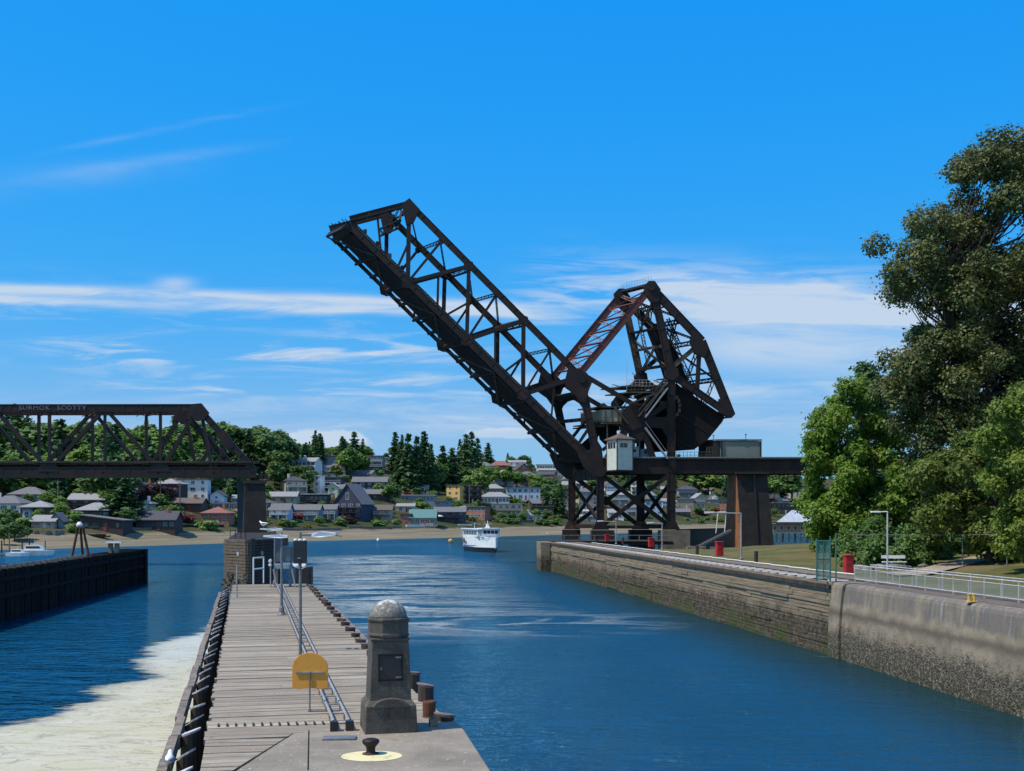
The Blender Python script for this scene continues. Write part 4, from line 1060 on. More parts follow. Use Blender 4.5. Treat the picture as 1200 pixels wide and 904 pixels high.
for i in (3, 5, 6):           # red and yellow paint patches seen on the sway frames
    m_ = MB(); x = PX[i]+.6
    for k in range(4): m_.beam(P(x-1-k*4.6, TOP+5.4, .05+k*.2), P(x-3.4-k*4.6, TOP+7.2, .1+k*.2), .09, .14, (0, 1, 0))
    m_.build('painted_lacing', M('graffiti_red', (.35, .03, .03), (.4, .25, .05), .6, 2), lt)
for body, x0, sz in (('SURMOK', 23.5, 1.02), ('SCOTTY', 68, 1.02)):
    cu = bpy.data.curves.new('graffiti_text', 'FONT'); cu.body = body; cu.size = sz; cu.extrude = .006; cu.space_character = 1.18; cu.offset = .015
    tmp_ = bpy.data.objects.new('tmp', cu); C.objects.link(tmp_); bpy.context.view_layer.update(); me_ = bpy.data.meshes.new_from_object(tmp_); bpy.data.objects.remove(tmp_)
    tx = bpy.data.objects.new('graffiti_text', me_); C.objects.link(tx); tx.rotation_euler = (R(90), 0, 0); tx.scale = (1.2, 1, 1)
    q = P(x0, 480.6); tx.location = q-ORG[lt.name]+Vector((0, -.47, 0)); tx.parent = lt; me_.materials.clear(); me_.materials.append(M('faded_graffiti_paint', (.16, .15, .17), (.08, .07, .09), .8, 1.5, lo=.4, hi=.6, bs=0))
    KIDS.setdefault(lt.name, []).append(tx)

# ---------------- concrete pillar under its right end, and crib in front
pr_ = thing('concrete_pillar', 'tall dark concrete pillar holding the right end of the truss span', 'bridge pier', (X_(301, YB), YB, 0))
m_ = MB(); xa, xb = X_(288, YB), X_(314, YB); zt = Z_(567, YB)
m_.add([(xa-.25, YB-1, 0), (xb+.3, YB-1, 0), (xb-3.4, YB+9, 0), (xa-3.6, YB+9, 0), (xa, YB-.8, zt), (xb-.3, YB-.8, zt), (xb-4, YB+8.6, zt), (xa-3.6, YB+8.6, zt)],
       [(0, 1, 5, 4), (1, 2, 6, 5), (2, 3, 7, 6), (3, 0, 4, 7), (4, 5, 6, 7)]); m_.build('shaft', PIERC, pr_, recalc=True)
m_ = MB(); m_.prism([(xa-.15, YB-1.1, zt), (xb, YB-1.1, zt), (xb-3.7, YB+9, zt), (xa-3.7, YB+9, zt)][::-1], (0, 0, .55)); m_.build('cap', PIERC, pr_, recalc=True)
for k, (px, h) in enumerate(((296, .9), (305, 1.2), (311, 1.0))):
    m_ = MB(); m_.lathe((X_(px, YB), YB+.5, zt+.5), [(.75, 0), (.7, .2), (.45, .35), (.4, h), (.2, h+.1)], 10); m_.build('bearing', RUST if k else STEEL, pr_)
cr = thing('crib_pier', 'stone and timber crib pier with a pointed nose behind the end of the pier deck', 'pier base', (X_(291, 133), 133, 0))
CRIBM = M('crib_timber', (.155, .118, .08), (.07, .052, .036), .95, 2.2, sc=(.6, .6, 4), bs=.6)
A = Vector((X_(262.5, 138), 138)); N = Vector((X_(291, 133), 133)); B = Vector((X_(331, 140), 140)); A2 = Vector((A.x-16, A.y+74)); B2 = Vector((B.x-16, B.y+74))
z = -1.0; k = 0; rs = random.Random(4)
mbA = MB(); mbB = MB(); mbS = MB()
while z < 6.0:
    h = .36; o_ = rs.uniform(0, .08); zz = z
    def wall(mb, p, q, th=.4):
        d_ = (q-p).normalized(); nrm = Vector((d_.y, -d_.x)); mb.prism([(p.x+nrm.x*o_, p.y+nrm.y*o_, zz), (q.x+nrm.x*o_, q.y+nrm.y*o_, zz), (q.x-nrm.x*th, q.y-nrm.y*th, zz), (p.x-nrm.x*th, p.y-nrm.y*th, zz)], (0, 0, h-.05))
    wall(mbA, A, N); wall(mbB, N, B); z += h
mbA.build('left_face', CRIBM, cr, recalc=True); mbB.build('right_face', DARKW, cr, recalc=True)  # right face takes the dark timber to paint in the shaded side
m_ = MB(); m_.prism([(A.x+.2, A.y+.1, -1), (N.x, N.y+.35, -1), (B.x-.2, B.y+.1, -1), (B2.x, B2.y, -1), (A2.x, A2.y, -1)], (0, 0, 7.0)); m_.build('core', PIERC, cr, recalc=True)
BARN = concrete_mat('barnacled_stone', (.16, .14, .11), (.07, .06, .05), (.03, .028, .022), True)
for k in range(0, 46):
    t_ = rs.random(); p_ = A.lerp(N, t_); zz = rs.uniform(0, 2.1); m_ = mbS; r_ = rs.uniform(.18, .4)
    m_.box((p_.x-.12, p_.y-.12, zz), (r_*1.4, .3, r_), rs.uniform(-.6, .6))
mbS.build('barnacle_crust', BARN, cr)
for q, (px, py) in enumerate(((279, 649), (307.5, 648.5))):
    base = A if q == 0 else N; Yq = 133.8 if q == 0 else 135.3
    m_ = MB(); m_.box((X_(px, Yq-.6), Yq-.75, Z_(py, Yq-.6)), (.22 if q else .2, .15, .42)); m_.build('reflector', WHITE if q == 0 else GALV, cr)
hr = MB(); zt = 6.2
a3 = Vector((A.x+.6, A.y+.6, zt)); b3 = Vector((N.x-.5, N.y+.8, zt))
hr.tube(a3+Vector((0, 0, .95)), b3+Vector((0, 0, 1.05)), .05, n=6)
for t_ in (0, .35, .7, 1): c_ = a3.lerp(b3, t_); hr.tube(c_, c_+Vector((0, 0, 1)), .045, n=6)
hr.build('handrail', STEEL, cr)
m_ = MB(); m_.box((N.x+.35, N.y+.7, 3), (.5, .5, 6.6), R(20)); m_.build('corner_post', BLACKP, cr)

# ---------------- bascule bridge
bb = thing('bascule_bridge', 'raised black steel drawbridge leaf with counterweight frame and braced tower', 'drawbridge', P(703, 600))
A_, T2, T3, T4 = (479.5, 239), (549.5, 312), (613.5, 376), (679.5, 441)
B0, B1, B2_, B3, B4 = (409, 263.5), (478, 331), (547, 398.5), (613, 462.5), (699, 547)
mid = lambda a, b, t=.5: (a[0]+(b[0]-a[0])*t, a[1]+(b[1]-a[1])*t)
M1, M2_, M3 = (517, 283), (582, 345), (645, 410)
for t in (0.0, 1.0):
    flanged('top_chord', bb, P(*A_, t), P(*T4, t), .8, 1.05)
    flanged('end_post', bb, P(410, 257, t), P(*A_, t), .75, .9)
    flanged('bottom_chord', bb, P(*(B0 if t == 0 else mid(B0, B4, .02)), t), P(*B4, t), .8 if t == 0 else .6, 1.1 if t == 0 else .68)
    for a, b, w_ in ((A_, B1, .68), (B1, T2, .6), (T2, B2_, .66), (B2_, T3, .62), (T3, B3, .7), (B3, T4, .75)):
        mem('diagonal', bb, P(*a, t), P(*b, t), .55, w_)
    for a, b in ((B1, M1), (B2_, M2_), (B3, M3)): mem('sub_post', bb, P(*a, t), P(*b, t), .35, .36)
    for a, b in ((mid(B0, A_, .47), mid(B0, B1, .55)), (mid(A_, B1), mid(B0, B1, .8)), (mid(B1, T2), mid(B1, B2_, .5)), (mid(T2, B2_), mid(B1, B2_, .6)), (mid(B2_, T3), mid(B2_, B3, .5)), (mid(T3, B3), mid(B2_, B3, .62)), (mid(B3, T4, .55), mid(B3, B4, .38))):
        mem('sub_strut', bb, P(*a, t), P(*b, t), .3, .34)
    # trunnion post and heel panel
    flanged('heel_post', bb, P(681, 447, t), P(703, 553, t), .9, 1.35)
    mem('heel_strut', bb, P(676, 523, t), P(694, 496, t), .4, .55)
    # gussets
    gusset(bb, [(471, 240), (480, 233), (492, 246), (484, 262), (476, 264)], t)
    for c_, r_ in ((T2, 9), (T3, 9), (B1, 11), (B2_, 11), (B3, 11)): gusset(bb, hexp(*c_, r_*.72), t, th=.62)
    for c_ in (M1, M2_, M3): gusset(bb, hexp(*c_, 3.8), t, th=.5)
    gusset(bb, [(666, 430), (678, 433), (688, 438), (694, 448), (690, 458), (686, 472), (680, 472), (673, 462), (663, 455), (662, 446)], t, th=.95)
    gusset(bb, [(676, 530), (690, 530), (697, 512), (705, 525), (709, 560), (697, 560), (684, 548)], t, th=1.05)
# sway frames, portals, top laterals of the leaf
latt('portal_top', bb, P(481, 243, .03), P(481, 243, .97), .35, 1.6, side=(1, 0, 0), bar=.2)
for t0, t1 in ((.0, .35), (.65, 1.0)):
    mem('portal_knee', bb, P(466, 268, t0 if t0 else .02), P(480, 244, t1 if t0 == 0 else .68), .35, .4, side=(1, 0, 0))
latt('portal_bottom', bb, P(470, 262, .03), P(470, 262, .97), .35, 1.3, side=(1, 0, 0), bar=.2)
for c_, h in ((T2, .95), (T3, .95)):
    latt('sway_frame', bb, P(c_[0]-2, c_[1]+4, .02), P(c_[0]-2, c_[1]+4, .98), .35, h, side=(.7, 0, .7), bar=.16)
    mem('sway_strut', bb, P(c_[0], c_[1], .02), P(c_[0], c_[1], .98), .4, .5, side=(.7, 0, .7))
for c_ in (M1, M2_, M3):
    latt('cross_strut', bb, P(*c_, .02), P(*c_, .98), .12, .55, side=(.7, 0, .7), bar=.09)
for a, b in ((A_, M1), (M1, T2), (T2, M2_), (M2_, T3), (T3, M3), (M3, T4)):
    latt('top_lateral', bb, P(*a, .04), P(*b, .96), .1, .38, side=(.7, 0, .7), bar=.07, pitch=.6)
for t0, t1, y_ in ((0, 1, 447), (0, 1, 462)):
    mem('heel_brace', bb, P(680, y_, 0), P(680, y_+1, 1), .7, .9, side=(.7, 0, .7))
m_ = MB()
for k in range(8):         # arched brace between the heel posts
    a0, a1 = math.pi*k/8, math.pi*(k+1)/8
    m_.beam(P(687-6*math.sin(a0)*.2, 482-18*math.sin(a0), .5-.47*math.cos(a0)), P(687-6*math.sin(a1)*.2, 482-18*math.sin(a1), .5-.47*math.cos(a1)), .7, .8, (1, 0, 0))
m_.build('arched_brace', STEEL, bb)
mem('heel_brace', bb, P(687, 491.5, 0), P(687, 491, 1), .5, .55, side=(1, 0, 0))
for a, b in ((.02, .5), (.98, .5)): pass
mem('heel_diagonal', bb, P(687, 493, .02), P(690, 518, .75), .35, .5, side=(1, 0, 0))
# floor of the leaf
dirb = (P(*B4)-P(*B0)).normalized(); upb = Vector((.707, 0, .707))
def BP(s, t, off=0): return P(*mid(B0, B4, s), t)+Vector((dirb.z*-1, 0, dirb.x)).normalized()*off
nrmB = Vector((-dirb.z, 0, dirb.x)).normalized()
if nrmB.z < 0: nrmB = -nrmB
def BQ(s, t, off=0): return P(*mid(B0, B4, s), t)+nrmB*off
for t in (.12, .25, .38, .51, .6): m_ = MB(); m_.beam(BQ(0, t, -.15), BQ(.97, t, -.15), .35, 1.35); m_.build('stringer', STEEL, bb)
nb_ = 17
for i in range(nb_):
    s_ = i/(nb_-1)*.96; m_ = MB(); m_.beam(BQ(s_, .0, -.25), BQ(s_, 1.0, -.25), 1.1 if i % 2 == 0 else .6, .4, nrmB); m_.build('floor_beam', STEEL, bb)
m_ = MB()
for k in range(150): s_ = k/150*.985+.002; m_.beam(BQ(s_, -.02, .62), BQ(s_, .64, .62), .24, .26, nrmB)
tag(m_.build('ties', DARKW, bb), kind='stuff')
m_ = MB(); m_.add([BQ(.0, .04, .46), BQ(.985, .04, .46), BQ(.985, .62, .46), BQ(.0, .62, .46), BQ(.0, .04, .34), BQ(.985, .04, .34), BQ(.985, .62, .34), BQ(.0, .62, .34)],
       [(0, 1, 2, 3), (7, 6, 5, 4), (0, 4, 5, 1), (1, 5, 6, 2), (2, 6, 7, 3), (3, 7, 4, 0)]); m_.build('deck_plate', BLACKP, bb)
for i in range(8):
    s0, s1 = i/8*.96, (i+1)/8*.96
    latt('bottom_lateral', bb, BQ(s0, .02 if i % 2 else .98, -.75), BQ(s1, .98 if i % 2 else .02, -.75), .1, .5, OLIVE, side=tuple(nrmB), bar=.09)
for t in (.03, .62):
    m_ = MB(); m_.beam(BQ(0, t, .95), BQ(.98, t, .95), .25, .28); m_.build('guard_timber', DARKW, bb)
for t in (.66, .40):
    m_ = MB(); 
    for o_ in (1.2, 1.75): m_.tube(BQ(.05, t, o_), BQ(.95, t, o_), .035, n=5)
    for k in range(26): s_ = .05+.9*k/25; m_.tube(BQ(s_, t, .6), BQ(s_, t, 1.75), .03, n=5)
    m_.build('walkway_railing', STEEL, bb)
# tip machinery
m_ = MB(); m_.beam(P(412, 265, -.03), P(417, 270, .96), 1.8, 1.2, (.7, 0, .7)); m_.beam(P(408, 264, .02), P(412, 268, .8), 1.0, .8, (.7, 0, .7)); m_.build('tip_beam', STEEL, bb)
m_ = MB()
for k in range(8): q = P(410, 262, k*.11); m_.beam(q, q+Vector((-.9-.2*(k % 3), 0, .75+.2*(k % 2))), .14, .14)
m_.build('rail_end', STEEL, bb)
for k in range(5):
    m_ = MB(); q = BQ(.05+k*.05, .05, .8); m_.box(q+Vector((.3, 0, .45)), (.6, .5, .7), R(10)); m_.build('lock_box', STEEL if k % 2 else OLIVE, bb)

# links and counterweight frame
AC, EC, FC, CC, GC = (763, 337), (822.5, 400), (857, 487), (786, 438), (818, 456)
for t in (0.0, 1.0):
    flanged('counterweight_link', bb, P(679, 439, t), P(*AC, t), .8, 1.2, REDSTEEL)
    mem('operating_strut', bb, P(688, 442, t), P(742, 474, t), .6, .75)
    flanged('outer_chord', bb, P(*AC, t), P(*EC, t), .9, 1.35)
    flanged('outer_chord', bb, P(*EC, t), P(*FC, t), .9, 1.3)
    flanged('inner_post', bb, P(765, 337, t), P(786, 434, t), .85, 1.25, OLIVE if t else STEEL)
    flanged('frame_diagonal', bb, P(787, 431, t), P(820, 403, t), .6, .8, OLIVE if t == 0 else STEEL)
    mem('frame_post', bb, P(820, 402, t), P(817, 456, t), .5, .72)
    flanged('bottom_chord', bb, P(788, 440, t), P(*FC, t), .9, 1.15)
    mem('frame_strut', bb, P(806, 440, t), P(836, 437, t), .25, .28)
    gusset(bb, [(754, 336), (760, 330), (767, 330), (774, 340), (771, 355), (763, 355), (756, 346)], t, th=1.0)
    gusset(bb, [(811, 389), (822, 396), (829, 410), (826, 420), (813, 414), (808, 400)], t, th=.98)
    gusset(bb, [(842, 468), (851, 468), (861, 486), (857, 490), (842, 484)], t, th=1.0)
    gusset(bb, hexp(787, 438, 9), t, th=1.1)
    m_ = MB(); q = P(*AC, t); m_.tube(q+Vector((0, -.8, 0)), q+Vector((0, .8, 0)), .75, n=16); m_.build('pin', STEEL, bb)
    m_ = MB(); q = P(682, 445, t); m_.tube(q+Vector((0, -.7, 0)), q+Vector((0, .7, 0)), .7, n=16); m_.build('pin', STEEL, bb)
# cross frames between the near and far link
for k in range(6):
    s0 = .08+k*.15; a = mid((679, 439), AC, s0); b = mid((679, 439), AC, s0+.15)
    mem('link_strut', bb, P(*a, .03), P(*a, .97), .2, .32, REDSTEEL, side=(.7, 0, -.7))
    latt('link_lateral', bb, P(*a, .05), P(*b, .95), .08, .5, M('pink_primer_steel', (.30, .15, .13), (.15, .07, .06), .7, .8), side=(.7, 0, -.7), bar=.07, pitch=.7)
    latt('link_lateral', bb, P(*a, .95), P(*b, .05), .08, .5, REDSTEEL, side=(.7, 0, -.7), bar=.07, pitch=.7)
latt('apex_strut', bb, P(763, 334, .02), P(763, 334, .98), .4, .7, side=(.3, 0, 1), bar=.2)
mem('apex_strut', bb, P(768, 345, .02), P(768, 345, .98), .3, .4, REDSTEEL, side=(.3, 0, 1))
m_ = MB()
for k in range(12): q = P(763, 329, k/11); m_.tube(q, q+Vector((0, 0, .75)), .03, n=5)
m_.tube(P(763, 324.5, 0), P(763, 324.5, 1), .03, n=5); m_.build('apex_railing', GALV, bb)
for c_ in (EC, FC, (840, 445), (800, 376), (782, 357)): latt('frame_cross_strut', bb, P(*c_, .02), P(*c_, .98), .25, .8, side=(.7, 0, .7), bar=.13)
for a, b in (((768, 342), (795, 371)), ((795, 371), (820, 399)), ((822, 402), (839, 444)), ((839, 444), (856, 484))):
    latt('frame_lateral', bb, P(*a, .05), P(*b, .95), .12, .62, OLIVE, side=(.7, 0, .7), bar=.11, pitch=.7)
    latt('frame_lateral', bb, P(*a, .95), P(*b, .05), .12, .62, STEEL, side=(.7, 0, .7), bar=.11, pitch=.7)
for a, b, t0, t1, mt in (((768, 350), (778, 395), 0, 1, OLIVE), ((768, 350), (778, 395), 1, 0, STEEL), ((777, 393), (785, 432), 0, 1, STEEL), ((777, 393), (785, 432), 1, 0, OLIVE)):
    latt('post_lacing', bb, P(*a, .05+.9*t0), P(*b, .05+.9*t1), .14, .5, mt, side=(1, 0, .2), bar=.1, pitch=.7)
for c_, mt in (((774, 384), STEEL), ((779, 405), OLIVE), ((784, 428), STEEL)): mem('post_strut', bb, P(*c_, .02), P(*c_, .98), .35, .5, mt, side=(1, 0, .2))
# extra inner lattice: hanging ladders and light lacing in the frame
for a, b, t0, t1, w_ in (((770, 352), (812, 452), .5, .5, .5), ((774, 356), (806, 392), .3, .5, .6), ((800, 384), (848, 482), .45, .55, .55), ((790, 372), (826, 398), .2, .8, .5), ((768, 352), (776, 430), .62, .42, .5)):
    latt('inner_lattice', bb, P(*a, t0), P(*b, t1), .2, w_, OLIVE, side=(0, 1, 0), bar=.13, pitch=.55)
mem('inner_beam', bb, P(778, 382, .45), P(797, 432, .45), .5, 1.3); mem('inner_beam', bb, P(795, 405, .6), P(806, 447, .55), .5, 1.6)
# counterweight block
poly = [(797, 449), (806, 456), (853, 487.5), (851, 494), (832, 517), (817, 527), (799, 528), (790, 512), (790, 470)]
m_ = MB(); m_.prism([P(x, y, .10) for x, y in poly], WV*.82); m_.build('counterweight', BLOCK, bb, recalc=True, bevel=.08)
for k in range(3):
    m_ = MB(); a_, b_ = mid((852, 491), (818, 527), k/2), mid((803, 455), (792, 512), k/2); m_.beam(P(*a_, .095), P(*b_, .095), .12, .16); m_.build('panel_seam', STEEL, bb)
for k in range(4): m_ = MB(); q = P(778, 491+k*3.2, .06); m_.box(q+Vector((.6, 0, 0)), (2.4, .3, .16)); m_.build('side_ledge', OLIVE, bb)
for k in range(9):
    a = R(-60+k*28); m_ = MB(); q = P(792+5.5*math.cos(a)*1.3, 476+12*math.sin(a), .07); m_.box(q, (.5, .3, .7), 0); m_.build('rack_tooth', OLIVE, bb)
# tower
for t in (0.0, 1.0):
    for x, top in ((703.5, 552), (786.5, 440)):
        flanged('tower_leg', bb, P(x, top, t), P(x, 619, t), 1.15, 1.25 if x < 750 else 1.35, STEEL if not t else (RUST if x < 750 else STEEL))
        m_ = MB(); q = P(x, 619, t); m_.prism([q+Vector((a, -.9, b)) for a, b in ((-.7, 1.2), (.7, 1.2), (1.5, -.3), (-1.5, -.3))][::-1], (0, 1.8, 0)); m_.build('leg_shoe', RUST if t else STEEL, bb, recalc=True)
    flanged('inclined_post', bb, P(705, 548, t), P(741, 492, t), .8, 1.25); flanged('inclined_post', bb, P(740, 494, t), P(785, 441, t), .8, 1.1)
    mem('tower_diagonal', bb, P(706, 557, t), P(784, 616, t), .5, .72); mem('tower_diagonal', bb, P(706, 616, t), P(784, 557, t), .55, .74)
    gusset(bb, hexp(745, 586.5, 6), t, th=.66)
    mem('tower_strut', bb, P(706, 618, t), P(785, 618, t), .5, .5)
    flanged('deck_girder', bb, P(703, 547, t), P(786, 547, t), .6, 2.5)
    flanged('upper_girder', bb, P(733, 492, t), P(786, 497, t), .9, 1.9)
    mem('rack_arm', bb, P(750, 492, t), P(768, 545, t), .5, 1.0, OLIVE if t else STEEL)
    mem('tower_brace', bb, P(741, 497, t), P(706, 528, t), .4, .6)
    mem('tower_brace', bb, P(744, 500, t), P(786, 470, t), .5, .95)
    mem('tower_post', bb, P(733, 495, t), P(733, 545, t), .3, .5)
    gusset(bb, [(729, 481), (744, 470), (756, 478), (752, 500), (738, 506), (728, 498)], t, th=.9)
    gusset(bb, [(752, 492), (786, 488), (786, 520), (774, 500), (762, 500)], t, th=.7)
    gusset(bb, [(735, 500), (760, 497), (753, 516), (745, 520), (737, 512)], t, th=.5)
    m_ = MB(); q = P(703, 552, t); m_.tube(q+Vector((0, -.85, 0)), q+Vector((0, .85, 0)), 1.1, n=18); m_.build('trunnion', STEEL, bb)
for x in (703.5, 786.5):
    mem('face_diagonal', bb, P(x, 566, .03), P(x, 612, .97), .4, .6, side=(1, 0, 0)); mem('face_diagonal', bb, P(x, 612, .03), P(x, 566, .97), .42, .6, side=(1, 0, 0))
    mem('face_strut', bb, P(x, 617, .03), P(x, 617, .97), .5, .6, side=(1, 0, 0))
    m_ = MB(); q0 = P(x, 556, .04); q1 = P(x, 556, .96); m_.beam(q0, q1, 2.0, .3, (0, 0, 1)); m_.build('face_girder', STEEL, bb)
for k in range(5): m_ = MB(); q = P(703.5, 556, .1+k*.2); m_.box(q+Vector((-.2, -.1, 0)), (.2, .14, 1.9)); m_.build('stiffener', OLIVE, bb)
# platforms, stair flights, railings round the machinery
for (xa, xb, y_, t0, t1) in ((735, 789, 453, -.05, .9), (733, 762, 461, -.08, .7), (705, 746, 497, -.06, 1.0), (701, 712, 500, .1, .9)):
    m_ = MB(); a = P(xa, y_, t0); b = P(xb, y_, t0); m_.prism([a, b, b+WV*(t1-t0), a+WV*(t1-t0)], (0, 0, .22)); m_.build('platform', OLIVE, bb, recalc=True)
    m_ = MB(); n = max(3, int((xb-xa)/4))
    for k in range(n+1): q = a.lerp(b, k/n); m_.tube(q, q+Vector((0, 0, 1.1)), .035, n=5)
    for h in (.6, 1.1): m_.tube(a+Vector((0, 0, h)), b+Vector((0, 0, h)), .035, n=5)
    m_.build('railing', GALV if y_ < 460 else OLIVE, bb)
for (a, b) in (((744, 489), (775, 452)), ((734, 474), (765, 462)), ((752, 490), (778, 456)), ((752, 502), (778, 538)), ((716, 478), (732, 497))):
    m_ = MB()
    p0, p1 = P(*a, -.1), P(*b, -.1)
    for o_ in (0, .9): m_.beam(p0+Vector((0, -o_, 0)), p1+Vector((0, -o_, 0)), .1, .28)
    n = 14
    for k in range(n+1): q = p0.lerp(p1, k/n); m_.beam(q, q+Vector((0, -.9, 0)), .26, .06, (1, 0, 0))
    m_.tube(p0+Vector((0, -.9, 1.0)), p1+Vector((0, -.9, 1.0)), .035, n=5); m_.build('stair', OLIVE if a[0] < 750 else GALV, bb)
TANM = M('faded_tan_paint', (.36, .30, .20), (.16, .09, .05), .8, .9, sc=(1, 1, .5), lo=.5, hi=.75)
m_ = MB(); a, b = P(709, 494, .1), P(740, 480, .1); m_.prism([a, (b.x, b.y, a.z), b, (a.x, b.y, b.z)], WV*.75); m_.build('machinery_house', TANM, bb, recalc=True)
for k in range(4): m_ = MB(); q = P(713+k*7.4, 487, .095); m_.box(q+Vector((0, -.03, 0)), (.12, .1, 2.1)); m_.build('house_rib', OLIVE, bb)
m_ = MB(); a, b = P(707, 477.5, .05), P(741, 477.5, .05); m_.prism([a, b, b+WV*.85, a+WV*.85], (0, 0, .25)); m_.build('house_roof', OLIVE, bb, recalc=True)
for k, (px, py, r_) in enumerate(((728, 472, .7), (735, 468, .8), (721, 474, .5))):
    m_ = MB(); q = P(px, py, .2+.1*k); m_.tube(q, q+Vector((0, 1.6, 0)), r_, n=12); m_.build('motor_drum', OLIVE if k != 1 else STEEL, bb)
m_ = MB(); q = P(746, 483, -.04); m_.tube(q, q+Vector((0, 1.2, 0)), 1.5, n=18); m_.build('pinion_gear', M('blue_grey_steel', (.07, .10, .14), (.04, .05, .07), .5, 1), bb)
for k in range(8):
    px = random.uniform(738, 790); py = random.uniform(456, 492); m_ = MB(); q = P(px, py, random.uniform(.1, .9)); m_.box(q, (random.uniform(.6, 2), .8, random.uniform(.5, 1.6))); m_.build('machinery', OLIVE if k % 2 else STEEL, bb)
for k in range(22):          # light tangle of rods inside the machinery bay
    a = (random.uniform(736, 780), random.uniform(442, 482)); b = (a[0]+random.uniform(-9, 14), a[1]+random.uniform(-16, 10))
    m_ = MB(); m_.beam(P(*a, random.uniform(-.02, .6)), P(*b, random.uniform(-.02, .9)), .1, .16); m_.build('tie_rod', OLIVE if k % 3 else GALV, bb)
m_ = MB(); q = P(734.5, 458, 0); m_.tube(q, q+Vector((0, 0, 4.6)), .05, .02, 5); m_.build('antenna', GALV, bb)
for px in (722, 754, 760): m_ = MB(); m_.tube(P(px, 545, .3), P(px, 497, .3), .14, n=8); m_.build('riser_pipe', GALV, bb)

# ---------------- fixed deck span to the right
ds = thing('deck_girder_span', 'dark plate girder railway span running from the tower to the right', 'bridge', P(860, 555))
for t in (0.0, 1.0):
    m_ = MB(); a, b = P(787, 547, t), P(1095, 547.5, t); m_.beam(a, b, .22, 2.3)
    for s_ in (-1, 1): m_.beam(a+Vector((0, 0, 1.17*s_)), b+Vector((0, 0, 1.17*s_)), .62+jit(), .1)
    n = 26
    for k in range(n): q = a.lerp(b, k/n); m_.box(q+Vector((0, -.14, 0)), (.14, .12, 2.2))
    m_.build('plate_girder', STEEL, ds)
m_ = MB()
for x in np.arange(705, 1095, 3.3): m_.beam(P(x, 537.8, -.07), P(x, 537.8, 1.05), .26, .26, (0, 0, 1))
tag(m_.build('ties', DARKW, ds), kind='stuff')
m_ = MB(); m_.beam(P(705, 536.4, -.06), P(1095, 536.8, -.06), .28, .24); m_.build('guard_timber', GREYP, ds)
m_ = MB(); a, b = P(705, 539.5, .0), P(1095, 539.5, .0); m_.prism([a, b, b+WV, a+WV], (0, 0, .1)); m_.build('deck_plate', BLACKP, ds, recalc=True)
m_ = MB()
for x in np.arange(790, 842, 4.3): m_.tube(P(x, 537, .05), P(x, 529.5, .05), .04, n=5)
for y_ in (529.8, 533.4): m_.tube(P(790, y_, .05), P(842, y_, .05), .04, n=5)
m_.build('railing', OLIVE, ds)
m_ = MB()
for x in np.arange(832, 842.5, 1.7): m_.beam(P(x, 537, .1), P(x, 524, .1), .08, .12)
m_.beam(P(832, 524, .1), P(842, 524, .1), .1, .12); m_.build('cage', OLIVE, ds)
for x in (831, 842): m_ = MB(); m_.tube(P(x+60, 515, .3), P(x+60, 511, .3), .05, n=5)
# support tower foundation walls
for (px, py0, py1, w_, t, lb) in ((787, 621, 646, 5.2, -.1, 'square concrete footing under the near rear leg of the bridge tower'), (787, 621, 640, 4, 1, 'concrete footing under the far rear leg of the bridge tower'), (703, 621, 640, 4, -.1, 'concrete footing under the near front leg of the bridge tower'), (703, 621, 640, 3.2, 1, 'concrete footing under the rusty far front leg of the bridge tower')):
    q = P(px, py0, t); m_ = MB(); m_.box((q.x, q.y+1.2, (q.z-2)/2-.1), (w_, 4.2, q.z+2)); tag(m_.build('tower_footing', FOOT if t < 0 and px > 750 else PIERC, org=(q.x, q.y, 0)), lb, 'footing')
# timber trestle between the footings and the guide wall
tr_ = thing('timber_trestle', 'dark timber trestle platform under the bridge tower', 'trestle', (12, 196, 0))
for k in range(7):
    for j in range(2):
        x = 7.5+k*2.7+j*.7; y = 192.5+j*7; m_ = MB(); m_.tube((x, y, -1), (x, y, 4.3), .2, n=8); m_.build('pile', DARKW if (k+j) % 3 else RUST, tr_)
for y in (192.3, 199.7): m_ = MB(); m_.beam((6, y, 4.35), (27, y, 4.35), .35, .45); m_.build('cap_beam', DARKW, tr_)
m_ = MB()
for k in range(48): m_.box((6.3+k*.43, 196, 4.7), (.36, 8.6, .16))
m_.build('planks', DARKW, tr_)
m_ = MB(); m_.beam((6, 192, 5.7), (27, 192, 5.7), .1, .12)
for k in range(9): m_.beam((6.2+k*2.5, 192, 4.7), (6.2+k*2.5, 192, 5.7), .12, .12)
m_.build('railing', GREYW, tr_)
# sheet-pile wall behind the tower, right
sp = thing('sheet_pile_wall', 'black sheet pile wall running back between the tower and the brown pier', 'retaining wall', (31, 214, 0))
m_ = MB(); a = Vector((X_(794, 212), 212, 0)); b = Vector((X_(856, 236), 236, 0)); n = 34
for k in range(n):
    q = a.lerp(b, k/n); m_.box((q.x, q.y+(.18 if k % 2 else -.05), 2.6), (.75, .35, 7.6-k*.004), math.atan2(24, b.x-a.x)*.6)
m_.build('piles', BLACKP, sp)
m_ = MB(); m_.beam((a.x, a.y-.3, 6.35), (b.x, b.y-.3, 6.35), .5, .3); m_.build('cap_beam', DARKW, sp)
